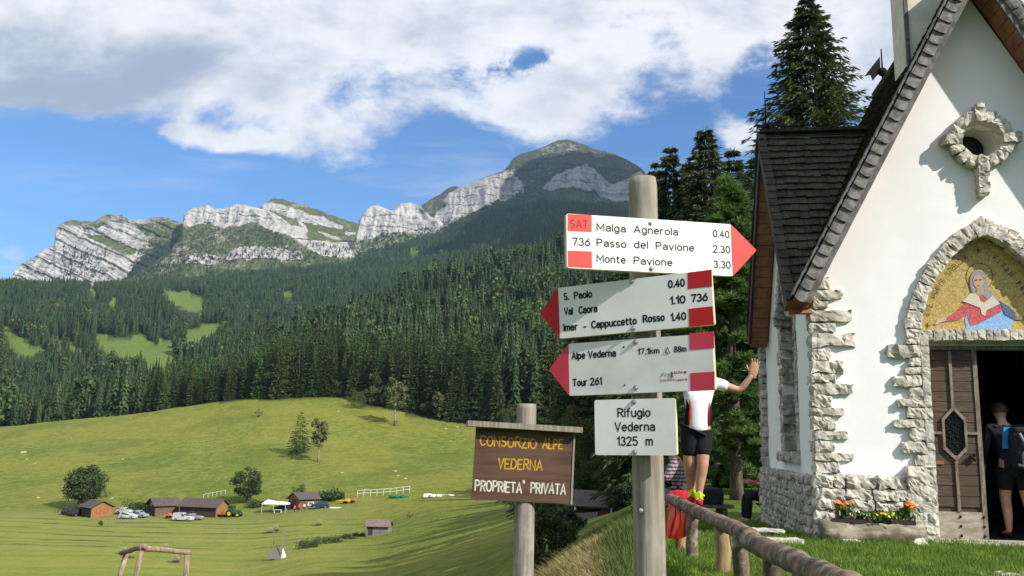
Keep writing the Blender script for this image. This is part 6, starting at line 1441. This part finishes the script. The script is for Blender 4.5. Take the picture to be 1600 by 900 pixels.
# drapes: red jacket on the bench, orange red sack hanging on the rail
def drape(name, label, cat, pts, mat, off=(0, 0, 0), seed=1, folds=.03, nu=26, nv=22, bulge=.12, th=.006):
    """cloth hanging between a top edge and a bottom edge (two polylines)"""
    T_, B_ = [np.array(q, float) for q in pts]; V = []; c = T_.mean(0)
    for side in (0, 1):
        for i in range(nu):
            f = i/(nu-1)*(len(T_)-1); k = min(int(f), len(T_)-2); a = T_[k]+(T_[k+1]-T_[k])*(f-k); b = B_[k]+(B_[k+1]-B_[k])*(f-k)
            for j in range(nv):
                g_2 = j/(nv-1); p = a+(b-a)*g_2; w = folds*(.3+g_2)*(sin(i*1.15+seed+g_2*2)+.6*sin(i*2.3+3*g_2)+.5*sin(g_2*9+i*.7)); p = p+np.array([0.3*w, -bulge*sin(pi*min(g_2*1.0, 1))*sin(pi*i/(nu-1))-w, .25*w]); V.append(p-c+np.array([0, side*th, 0]))
    n = nu*nv; F = [(i*nv+j, i*nv+j+1, (i+1)*nv+j+1, (i+1)*nv+j) for i in range(nu-1) for j in range(nv-1)]; F += [tuple(x+n for x in reversed(f)) for f in F]
    o = mesh_obj(name, V, F, mat, None, True); o.location = tuple(c+np.asarray(off)); return tag(o, label, cat)
RJ = cloth('red_fleece', (.42, .02, .03)); 
def sackmat():
    m, t, b, out = newmat('orange_sack'); n = t.noise(t.coord('Object'), 9, 5, .6); c = t.mix(n, (.86, .12, .05), (1.0, .22, .11)); t.lk(c, b.inputs['Base Color']); b.inputs['Roughness'].default_value = .35
    tr = t.n('ShaderNodeBsdfTranslucent'); t.lk(c, tr.inputs[0]); ms = t.n('ShaderNodeMixShader'); ms.inputs[0].default_value = .6; t.lk(b.outputs[0], ms.inputs[1]); t.lk(tr.outputs[0], ms.inputs[2]); t.lk(ms.outputs[0], out.inputs[0]); return m
r_ = lambda px, py, d: P(px, py, d)
drape('red_jacket', 'dark red jacket laid over the edge of the bench behind the railing', 'jacket', [[r_(1046, 768, 13.0), r_(1060, 765, 13.0), r_(1080, 768, 13.0), r_(1092, 774, 13.0)], [r_(1044, 796, 12.95), r_(1060, 793, 12.95), r_(1078, 788, 12.95), r_(1092, 786, 12.95)]], RJ, folds=.012, bulge=.05)
drape('orange_sack', 'orange red nylon sack hanging over the end of the log railing', 'sack', [[r_(1049, 777, 10.55), r_(1058, 775, 10.5), r_(1068, 778, 10.25), r_(1078, 784, 10.05)], [r_(1034, 838, 10.3), r_(1050, 842, 10.2), r_(1066, 841, 10.1), r_(1076, 836, 10.0)]], sackmat(), folds=.028, bulge=.14)
# person in red on a folding chair behind the chapel corner
fc = P(1202, 783, 17.5); fgz = ground_at(fc[0], fc[1])
seated('person in red top and black trousers sitting on a folding chair behind the chapel corner', fc, (-1, -.1, 0), .02, HAIR_D, RJ, BLK, BOOT, .30)
CH = thing('folding_chair', 'metal folding chair with crossed legs at the chapel corner', 'chair', (fc[0], fc[1], fgz))
hz = fc[2]-fgz-.06; MB().box((0, 0, hz), (.42, .42, .02)).build('seat', BLK, CH)
for k in (-.2, .2):
    for a, b_e in (((-.22, k, -.02), (.2, k, hz)), ((.22, k, -.02), (-.2, k, hz))): mb = MB(); mb.tube([a, b_e], .012, 7); mb.build('leg', ZINC, CH)
mb = MB(); mb.tube([(.2, -.2, hz), (.27, -.2, hz+.45)], .012, 7).tube([(.2, .2, hz), (.27, .2, hz+.45)], .012, 7); mb.build('back_frame', ZINC, CH); MB().box((.26, 0, hz+.36), (.02, .4, .2)).build('backrest', BLK, CH)

# ------------------------------------------------------------ huts, shed and cabin
ORW = pm('orange_timber', (.31, .155, .065), (.21, .10, .042), 3, .8, .3, .03, (1, 1, 6)); DKW = pm('dark_timber', (.075, .055, .042), (.035, .026, .02), 3, .85, .3, .03, (1, 1, 5)); GYW = pm('grey_timber', (.25, .225, .20), (.15, .135, .12), 4, .9, .3, .03, (4, 4, 1)); BRW = pm('brown_timber', (.17, .105, .065), (.10, .06, .04), 3, .85, .3, .03, (1, 1, 5))
ROOFB = pm('brown_sheet_roof', (.095, .072, .066), (.065, .05, .047), 2, .6, .2, .02); ROOFP = pm('faded_red_roof', (.21, .145, .13), (.15, .105, .095), 2, .7, .2, .02); WHT = pm('white_paint', (.78, .78, .76), (.7, .7, .68), 4, .6, .1); PANE = pm('window_pane', (.05, .06, .07), None, 3, .15, 0); REDP = pm('red_shutter', (.35, .05, .035), None, 5, .6, 0)
def hut(label, g, rz, L, W, he, hr, gable_m, side_m, roof_m, wins=(), door=None, over=.5, chimney=False, name='wooden_hut', sink=.4):
    """ridge along local x; gables at both ends"""
    t = thing(name, label, 'hut', g, rz); x, y = L/2, W/2
    for s in (-1, 1):
        MB().plate([(-y, -sink), (y, -sink), (y, he), (0, hr), (-y, he)], [], ((s*x, 0, 0), (0, s, 0), (0, 0, 1), (s, 0, 0)), .15).build('gable_wall', gable_m, t)
        MB().box((0, s*(y-.08), (he-sink)/2), (L-.31, .15, he+sink)).build('side_wall', side_m, t)
    sl = (hr-he)/y
    for s in (-1, 1):
        dn = unit((0, s, -sl)); nr = unit((0, s*sl, 1)); S = (y+over)*math.hypot(1, sl); c = np.array([0, 0, hr+.06])+dn*S/2+nr*.05; MB().box(c, (L+2*over, S, .10), R=np.stack([[1, 0, 0], dn*s, nr], 1)).build('roof', roof_m, t)
    if chimney: MB().box((L*.2, W*.15, hr+.2), (.5, .5, 1.0)).build('chimney', GYW, t)
    for (face, a, z, w, h) in wins:      # face: 'g+' 'g-' gables, 's+' 's-' sides
        s = 1 if face[1] == '+' else -1
        if face[0] == 'g': fr = ((s*(x+.02), 0, 0), (0, s, 0), (0, 0, 1), (s, 0, 0))
        else: fr = ((0, s*(y+.02), 0), (-s, 0, 0), (0, 0, 1), (0, s, 0))
        q2 = [(a-w/2, z-h/2), (a+w/2, z-h/2), (a+w/2, z+h/2), (a-w/2, z+h/2)]; qi = [(a-w*.36, z-h*.36), (a+w*.36, z-h*.36), (a+w*.36, z+h*.36), (a-w*.36, z+h*.36)]
        f = MB().plate(q2, [qi], fr, .06).build('window', REDP if gable_m is ORW else WHT, t); fr2 = (np.array(fr[0])-np.array(fr[3])*.03, *fr[1:]); MB().plate(qi, [], fr2, .02).build('pane', WHT if gable_m is ORW else PANE, f)
    if door:
        face, a, w, h = door; s = 1 if face[1] == '+' else -1; fr = ((s*(x+.03), 0, 0), (0, s, 0), (0, 0, 1), (s, 0, 0)) if face[0] == 'g' else ((0, s*(y+.03), 0), (-s, 0, 0), (0, 0, 1), (0, s, 0)); MB().plate([(a-w/2, 0), (a+w/2, 0), (a+w/2, h), (a-w/2, h)], [], fr, .06).build('door', DKW, t)
    return t
def face_cam(px, extra): return -math.atan((px-800)/1400)+extra
g = gpos(150, 222); hut('leftmost hut, orange timber gable with two windows below a dark roof', g, radians(-42), 6.2, 5.2, 2.2, 3.5, ORW, DKW, ROOFB, [('g+', -.9, 1.25, 1.1, 1.1), ('g+', .9, 1.25, 1.1, 1.1)])
g = gpos(254, 224); hut('middle hut with dark gable and brown roof between orange hut and long hut', g, radians(-138), 5.8, 5.0, 2.3, 3.8, DKW, BRW, ROOFB, [('g+', 0, 2.4, .7, .6)], ('g+', .4, 1.4, 2.0))
g = gpos(318, 223); g1 = hut('long hut with wide brown roof and orange right gable behind the silver car', g, radians(-16), 10.2, 5.0, 2.2, 3.8, ORW, DKW, ROOFB, [('s-', -1.5, 1.2, 1.0, .9)], ('s-', 1.5, 2.4, 2.0), chimney=False)
g = gpos(474, 226); hut('dark red brown hut with the white canopy at its left side', g, radians(-132), 5.6, 4.6, 2.2, 3.5, BRW, BRW, ROOFB, [('s+', .5, 1.0, 1.8, .8)], ('g+', 0, 1.8, 2.0))
g = ground_hit(592, 836); hut('small grey shed with faded red roof standing alone in the meadow', g, radians(-6), 4.0, 2.6, 1.7, 2.6, GYW, GYW, ROOFP, [], ('s-', -1.3, .8, 1.6), over=.35, name='shed')
g = gpos(938, 42); g[2] = P(938, 812, 42)[2]; cb = hut('dark wooden cabin with porch half hidden among spruces', g, radians(158), 2.0, 1.5, .72, 1.15, BRW, DKW, ROOFB, [('s+', .4, .35, .3, .3)], None, over=.38, name='cabin', sink=1.2)
for k in (-.6, .6): MB().bar((k*1.4, 1.12, -.6), (k*1.4, 1.12, .62), .07, .07, up=(1, 0, 0)).build('porch_post', WHT, cb)
MB().bar((-.95, 1.12, .22), (.95, 1.12, .22), .04, .06).build('porch_rail', GYW, cb); MB().box((-.5, .80, .2), (.62, .05, .55)).build('red_panel', REDP, cb)
o = MB().plate([(-.7, -.4), (.7, -.4), (.7, .4), (-.7, .4)], [], ((0, 0, 0), (.9, -.4, .1), (.2, .4, .5), (0, -.7, .7)), .05).build('sheet_roof', ROOFB, None); o.location = tuple(P(917, 806, 40.5)); o.scale = (.7, .7, .7); tag(o, 'low sloping roof sheet in front of the dark cabin', 'roof')
# ------------------------------------------------------------ vehicles and things on the far meadow
CWH = pm('car_white', (.52, .53, .54), None, 3, .25, 0); CSI = pm('car_silver', (.38, .40, .42), None, 3, .28, 0, metal=.3); CDK = pm('car_dark', (.025, .028, .034), None, 3, .25, 0); CBL = pm('car_blue', (.03, .05, .085), None, 3, .25, 0); TYRE = pm('tyre', (.02, .02, .021), None, 9, .8, 0); RIM = pm('rim', (.35, .35, .36), None, 9, .4, 0, metal=.5); LAMP = pm('lamp_glass', (.6, .6, .58), None, 9, .2, 0); TAIL = pm('tail_lamp', (.4, .02, .02), None, 9, .3, 0)
def car(label, g, rz, mat, prof='suv', L=4.3, W=1.75, grp=None):
    t = thing('parked_car', label, 'van' if prof == 'van' else 'car', g, rz, grp)
    Pf = {'suv': [(-.5, .28), (-.5, .80), (-.46, .98), (-.40, 1.55), (-.30, 1.66), (.06, 1.64), (.22, 1.05), (.45, .92), (.5, .70), (.5, .28)], 'van': [(-.5, .28), (-.5, 1.2), (-.49, 1.78), (-.44, 1.86), (.05, 1.84), (.24, 1.12), (.45, .98), (.5, .75), (.5, .28)],
          'sedan': [(-.5, .28), (-.5, .88), (-.36, .95), (-.24, 1.38), (.05, 1.42), (.2, .96), (.44, .86), (.5, .66), (.5, .28)]}[prof]
    b = bmesh.new(); vs = [b.verts.new((x*L, -W/2, z)) for x, z in Pf]; f = b.faces.new(vs); r = bmesh.ops.extrude_face_region(b, geom=[f]); bmesh.ops.translate(b, verts=[v for v in r['geom'] if isinstance(v, bmesh.types.BMVert)], vec=(0, W, 0))
    for v in b.verts:
        if v.co.z > 1.1: v.co.y *= .82
    bmesh.ops.recalc_face_normals(b, faces=b.faces); bmesh.ops.bevel(b, geom=list(b.edges), offset=.05, segments=2, affect='EDGES', clamp_overlap=True)
    me = bpy.data.meshes.new('body'); b.to_mesh(me); b.free(); me.materials.append(mat); link('body', me, t)
    top = max(z for _, z in Pf)-.12
    for s in (-1, 1):
        yy = s*(W/2*.90+.004); q2 = [(-.36*L, 1.05), (.14*L, 1.05), (.03*L, top), (-.30*L, top)] if prof != 'van' else [(-.02*L, 1.15), (.17*L, 1.15), (.04*L, top-.1), (-.02*L, top-.1)]
        V = [(x, s*(W/2*(1.0 if z < 1.1 else .82+.18*(1.3-z)/.3*(z < 1.3)))+s*.012, z) for x, z in q2]; mb = MB(); mb.add(V+[(x, y-s*.05, z) for x, y, z in V], [(0, 1, 2, 3) if s < 0 else (3, 2, 1, 0), (0, 4, 5, 1), (1, 5, 6, 2), (2, 6, 7, 3), (3, 7, 4, 0)]); mb.build('side_window', PANE, t)
        for x in (-.31*L, .31*L):
            wl_ = MB().tube([(x, s*(W/2-.20), .33), (x, s*(W/2+.012), .33)], .33, 16).build('wheel', TYRE, t); MB().tube([(x, s*(W/2-.02), .33), (x, s*(W/2+.022), .33)], .20, 12).build('rim', RIM, wl_)
        MB().box((L/2-.03, s*W*.33, .72), (.09, .3, .15)).build('headlight', LAMP, t); MB().box((-L/2+.03, s*W*.38, .85), (.09, .2, .2)).build('tail_lamp', TAIL, t)
    z0, z1 = (1.12, top) if prof == 'van' else (1.04, top); x0, x1 = (.24*L, .07*L) if prof == 'van' else (.21*L, .085*L)
    MB().add([(x0+.03, -W*.40, z0), (x0+.03, W*.40, z0), (x1+.03, W*.36, z1), (x1+.03, -W*.36, z1), (x0-.06, -W*.40, z0), (x0-.06, W*.40, z0), (x1-.06, W*.36, z1), (x1-.06, -W*.36, z1)], [(0, 1, 2, 3), (4, 7, 6, 5), (0, 4, 5, 1), (3, 2, 6, 7)]).build('windscreen', PANE, t)
    return t
def mg(px, d): return gpos(px, d)
car('white van parked in front of the long hut', mg(286, 214), radians(-10), CWH, 'van', 4.6, 1.8)
car('silver car just right of the white van', mg(302, 216), radians(-5), CSI, 'sedan')
car('white car beside the low paddock fence left of the middle hut', mg(200, 217), radians(-10), CWH, 'suv', 4.0)
car('silver white car right of the white car by the middle hut', mg(218, 219), radians(-15), CSI, 'suv', 3.9)
car('dark car nearest the big round tree left of the orange hut', mg(110, 224), radians(70), CDK, 'suv')
car('dark car half behind the orange hut', mg(121, 222), radians(70), CDK, 'suv')
car('dark blue car right of the hut with the canopy', mg(500, 222), radians(-172), CBL, 'suv', 4.2)
car('dark car standing under the white canopy', mg(440, 224), radians(-170), CDK, 'suv', 4.0)
car('pale car behind the two white cars near the middle hut', mg(194, 224), radians(-10), CWH, 'sedan', 3.8)
# tractor
g = mg(364, 220); TRG = pm('tractor_green', (.03, .16, .035), None, 4, .4, 0); TRY = pm('tractor_yellow', (.72, .52, .02), None, 4, .4, 0)
T = thing('tractor', 'green tractor with yellow wheel hubs right of the long hut', 'tractor', g, radians(-8))
mb = MB(); mb.box((.95, 0, 1.25), (1.9, .85, .75)).box((1.9, 0, 1.1), (.12, .8, .9)).box((-.2, 0, .95), (1.6, .7, .5)); mb.build('hood', TRG, T)
mb = MB(); mb.box((-.45, 0, 2.62), (1.45, 1.45, .14)); 
for a in ((-1.1, -.65), (-1.1, .65), (.2, -.65), (.2, .65)): mb.bar((a[0], a[1], 1.2), (a[0]*.95, a[1], 2.6), .09, .09, up=(1, 0, 0))
mb.build('cab_frame', TRG, T); MB().box((-.45, 0, 1.95), (1.2, 1.24, 1.2)).build('cab_glass', PANE, T)
for s in (-1, 1):
    w_ = MB().tube([(-.6, s*.62, .80), (-.6, s*1.05, .80)], .80, 20).build('wheel', TYRE, T); MB().tube([(-.6, s*.8, .80), (-.6, s*1.07, .80)], .44, 14).build('hub', TRY, w_)
    w_ = MB().tube([(1.45, s*.60, .56), (1.45, s*.95, .56)], .56, 18).build('wheel', TYRE, T); MB().tube([(1.45, s*.7, .56), (1.45, s*.97, .56)], .30, 12).build('hub', TRY, w_)
    mb = MB(); mb.tube([(-.6+.9*cos(a), s*.83, .80+.9*sin(a)) for a in np.linspace(.3, 2.6, 8)], .06, 5); mb.build('mudguard', TRG, T)
mb = MB(); mb.tube([(1.2, .3, 1.6), (1.2, .3, 2.4)], .05, 7); mb.build('exhaust', IRON, T)
def implement(label, px, d, c, seed, L=2.4, name='trailer', cat='trailer'):
    g = mg(px, d); t = thing(name, label, cat, g, radians(-10)); m = pm('paint_%s_%d' % (name, seed), c, None, 5, .5, 0)
    MB().box((0, 0, .75), (L, 1.2, .22)).box((L*.3, 0, 1.0), (L*.3, 1.0, .35)).build('body', m, t); MB().bar((-L/2, 0, .7), (-L/2-.9, 0, .55), .1, .1).build('drawbar', m, t)
    for s in (-1, 1): MB().tube([(.2, s*.62, .36), (.2, s*.8, .36)], .36, 14).build('wheel', TYRE, t)
implement('orange farm implement between tractor and long hut', 347, 220, (.45, .16, .05), 1); implement('orange implement in front of the middle hut', 262, 218, (.55, .20, .06), 2, 1.6)
implement('yellow farm machine on the grass right of the blue car', 538, 226, (.75, .50, .02), 3, 2.6, 'farm_machine', 'machine'); implement('small orange machine touching the yellow machine', 550, 227, (.55, .20, .05), 4, 1.4, 'farm_machine', 'machine')
# canopy tent
g = mg(431, 223); CT = thing('canopy_tent', 'white canopy tent on thin legs left of the brown hut', 'tent', g, radians(-8)); CV = pm('white_canvas', (.80, .80, .80), None, 4, .7, .1)
MB().add([(-3, -1.6, 2.1), (3, -1.6, 2.1), (3, 1.6, 2.1), (-3, 1.6, 2.1), (-2.2, 0, 2.9), (0, 0, 2.55), (0, -1.6, 2.1), (0, 1.6, 2.1), (-3, -1.6, 1.8), (3, -1.6, 1.8), (3, 1.6, 1.8), (-3, 1.6, 1.8), (2.6, 0, 2.45)], [(0, 6, 5, 4), (6, 1, 12, 5), (4, 5, 7, 3), (5, 12, 2, 7), (0, 4, 3), (1, 2, 12), (8, 9, 1, 6, 0), (10, 11, 3, 7, 2), (9, 10, 2, 1), (11, 8, 0, 3)]).build('roof', CV, CT)
for x in (-2.95, 0, 2.95):
    for y in (-1.55, 1.55): mb = MB(); mb.tube([(x, y, -.1), (x, y, 1.85)], .04, 6); mb.build('leg', WHT, CT)
g = mg(434, 221); TB = thing('picnic_table', 'white table under the canopy tent', 'table', g); MB().box((0, 0, .74), (1.8, .75, .05)).build('tabletop', WHT, TB)
for x in (-.8, .8): MB().box((x, 0, .35), (.06, .6, .74)).build('leg', WHT, TB)
# two people in red by the hut
ORJ = cloth('orange_red_top', (.70, .11, .05))
def far_person(px, d, label, top, grp=None):
    c = mg(px, d); z = np.array([0, 0, 1.]); J = dict(pelvis=c+z*.95, belly=c+z*1.12, chest=c+z*1.35, neck=c+z*1.52, skull=c+z*1.67)
    for n_, k in (('L', 1), ('R', -1)): J.update({'sh'+n_: c+z*1.45+[.18*k, 0, 0], 'el'+n_: c+z*1.17+[.25*k, 0, 0], 'wr'+n_: c+z*.95+[.24*k, -.1, 0], 'hip'+n_: c+z*.9+[.09*k, 0, 0], 'knee'+n_: c+z*.5+[.1*k, -.02, 0], 'ankle'+n_: c+z*.1+[.1*k, 0, 0], 'toe'+n_: c+z*.04+[.11*k, -.15, 0]})
    person(label, J, (0, -1, 0), HAIR_D, [('L', (0, -.2, -1), (-1, 0, 0), 1), ('R', (0, -.2, -1), (1, 0, 0), -1)], top, DEN, BOOT, None, 1.6, 1.0, True)
far_person(460, 219, 'left one of two people in orange red tops by the brown hut', ORJ); far_person(467, 220, 'right one of two people in orange red tops by the brown hut', ORJ); far_person(475, 220, 'person in white at the corner of the brown hut', WJ)
# paddock fence, arena rails, tarp, sheet
def rail_fence(label, a, b, n, h, mat, rails=2, r=.05, name='rail_fence', br=.03):
    a = np.asarray(a); b = np.asarray(b); t = thing(name, label, 'fence', a)
    pts = [a+(b-a)*k/n for k in range(n+1)]; pts = [np.array([p[0], p[1], ground_at(p[0], p[1])]) for p in pts]
    for p in pts: mb = MB(); mb.tube([p-a-[0, 0, .2], p-a+[0, 0, h]], r, 6); mb.build('post', mat, t)
    for k in range(rails): mb = MB(); mb.tube([p-a+[0, 0, h*(1-.45*k)-.05] for p in pts], br, 5); mb.build('rail', mat, t)
rail_fence('low grey wooden paddock fence in front of the parked white cars', mg(164, 207), mg(232, 211), 9, 1.0, GYW, 2, .07)
rail_fence('white railing of a small arena at the foot of the pasture', mg(558, 236), mg(640, 238), 8, 1.7, WHT, 2, .05, br=.05)
rail_fence('thin white fence on the pasture behind the long hut', mg(318, 243), mg(352, 247), 5, 1.0, WHT, 1, .04)
GRT = cloth('green_tarp', (.02, .17, .06)); mb = MB(); rgt = np.random.default_rng(5)
for k in range(6): stone(mb, (k*.75-2, rgt.uniform(-.4, .4), .25), (1.3, 1.2, rgt.uniform(.4, 1.0)), 4, .25, .5)
o = mb.build('green_tarp', GRT, None, True); o.location = tuple(mg(624, 232)); tag(o, 'crumpled dark green tarpaulin near the white arena railing', 'tarpaulin')
mb = MB()
for k in range(9): stone(mb, (k*.8-3.4, rgt.uniform(-.5, .5), .2), (1.2, 1.5, rgt.uniform(.5, .9)), 4, .25, .3)
o = mb.build('white_sheet', pm('white_sheeting', (.75, .73, .66), (.6, .57, .5), 3, .7, .2), None); o.location = tuple(mg(687, 226)); tag(o, 'heap covered with white sheeting at the foot of the pasture left of the brown board', 'covered heap')
mb = MB(); stone(mb, (0, 0, .15), (2.6, 1.0, .3), 4, .15, .2); o = mb.build('pale_boards', CV, None); o.location = tuple(mg(524, 220)); tag(o, 'stack of pale boards on the grass right of the blue car', 'boards')
bush(520, 0, 7.0, 2.2, 'dark green hedge like bush behind the yellow machine', 51, BROAD_DARK, 40, 60, .45, g=mg(517, 233)); bush(225, 0, 9, 1.5, 'low hedge behind the white parked cars', 52, BROAD_DARK, 40, 50, .4, g=mg(222, 229)); bush(390, 0, 4.5, 1.5, 'low bush left of the canopy tent', 53, BROAD, 26, 50, .35, g=mg(400, 231)); bush(255, 0, 1, 1, 'small weed clump in the meadow near the paddock fence', 54, BROAD, 12, 40, .2, g=mg(158, 205))
for k, (px, py, w, h) in enumerate(((480, 856, 4, .8), (500, 850, 5, .9), (522, 847, 4, .9), (545, 842, 3, .6), (560, 838, 2.4, .5))):
    bush(px, 0, w, h, 'clump of tall unmown weeds on the mown slope', 60+k, BROAD, 24, 40, .22, name='weed_clump', grp='weed clumps left uncut on the slope', g=ground_hit(px, py), cat='weeds')
# hay bales
HAY = pm('hay', (.20, .185, .075), (.11, .11, .045), 7, .95, .6, .04, c3=(.27, .24, .11), s3=3)
def bale(px, py, rz, label):
    g = ground_hit(px, py); t = thing('hay_bale', label, 'hay bale', g, rz, 'round hay bales on the mown meadow'); mb = MB(); r = .62
    mb.tube([(-.62, 0, r-.04), (-.6, 0, r-.04), (-.2, 0, r-.04), (.2, 0, r-.04), (.6, 0, r-.04), (.62, 0, r-.04)], [r*.9, r, r*1.02, r*1.02, r, r*.9], 20, jit=.03, seed=int(px)); mb.build('roll', HAY, t, False)
    mb = MB(); mb.tube([(.61+.004*k, (.52-.025*k)*cos(k*.7), r-.04+(.52-.025*k)*sin(k*.7)) for k in range(20)], .012, 4); mb.build('coil', STRAW, t)
for px, py, rz, lb in ((193, 866, .4, 'hay bale beside the top left corner of the log frame'), (203, 872, .5, 'hay bale just under the left beam of the log frame'), (258, 860, .2, 'hay bale seen over the long beam of the log frame'), (275, 879, .1, 'hay bale seen under the beam inside the log frame'),
                       (421, 833, .2, 'left one of a close pair of hay bales above the little hut with poles'), (431, 830, .2, 'right one of a close pair of hay bales above the little hut with poles'), (498, 821, .15, 'hay bale lying alone on the meadow right of the pair')): bale(px, py, rz, lb)
# little pitched shelter with tall poles
g = ground_hit(433, 873); SW = thing('pole_shelter', 'small grey pitched shelter between tall crossed poles on the meadow', 'shelter', g, radians(-25))
mb = MB(); mb.add([(-1.3, -.9, 0), (1.3, -.9, 0), (1.0, 0, 1.75), (-1.0, 0, 1.75), (-1.3, .9, 0), (1.3, .9, 0)], [(0, 1, 2, 3), (3, 2, 5, 4)]); mb.build('roof', GYW, SW); MB().add([(1.28, -.85, 0), (1.28, .85, 0), (1.0, 0, 1.7)], [(0, 1, 2)]).add([(-1.28, -.85, 0), (-1.0, 0, 1.7), (-1.28, .85, 0)], [(0, 1, 2)]).build('end_wall', WHT, SW)
for a, b_e in (((-1.5, -.9, 0), (-.9, 0, 4.3)), ((-1.3, .9, 0), (-.95, 0, 4.4)), ((1.5, -.8, 0), (1.0, .0, 4.7)), ((1.6, .9, 0), (1.05, 0, 4.6))): mb = MB(); mb.tube([a, b_e], .055, 6); mb.build('pole', GYW, SW)
# log frame in the lower left corner
LF0 = P(222, 857, 25); gz = ground_at(LF0[0], LF0[1]); LF0g = np.array([LF0[0], LF0[1], gz]); LF = thing('log_arbour', 'open frame of peeled round logs in the lower left corner', 'arbour', LF0g)
PEEL = pm('peeled_log', (.30, .225, .145), (.17, .12, .08), 5, .85, .5, .01, (3, 3, .5), c3=(.34, .28, .2), s3=3)
tops = [P(197, 866, 26.2), P(222, 858, 25), P(293, 867, 25.6)]; bots = [P(186, 905, 26.1), P(212, 905, 24.9), P(290, 905, 25.5)]
for k, (a, b_e) in enumerate(zip(tops, bots)):
    d_ = (b_e-a)/abs(b_e[2]-a[2]); e_b = a+d_*(a[2]-ground_at(a[0], a[1])+.3); mb = MB(); knobby(mb, e_b-LF0g, a-LF0g, .078, .07, 30+k, 7); mb.build('post', PEEL, LF, True)
mb = MB(); knobby(mb, P(189, 866, 26.3)-LF0g+[0, 0, .03], P(226, 856, 24.9)-LF0g+[0, 0, .05], .07, .07, 41, 6); mb.build('beam', PEEL, LF, True)
mb = MB(); knobby(mb, P(217, 857, 24.95)-LF0g+[0, 0, .02], P(299, 866, 25.7)-LF0g+[0, 0, .04], .078, .062, 42, 8); mb.build('beam', PEEL, LF, True)
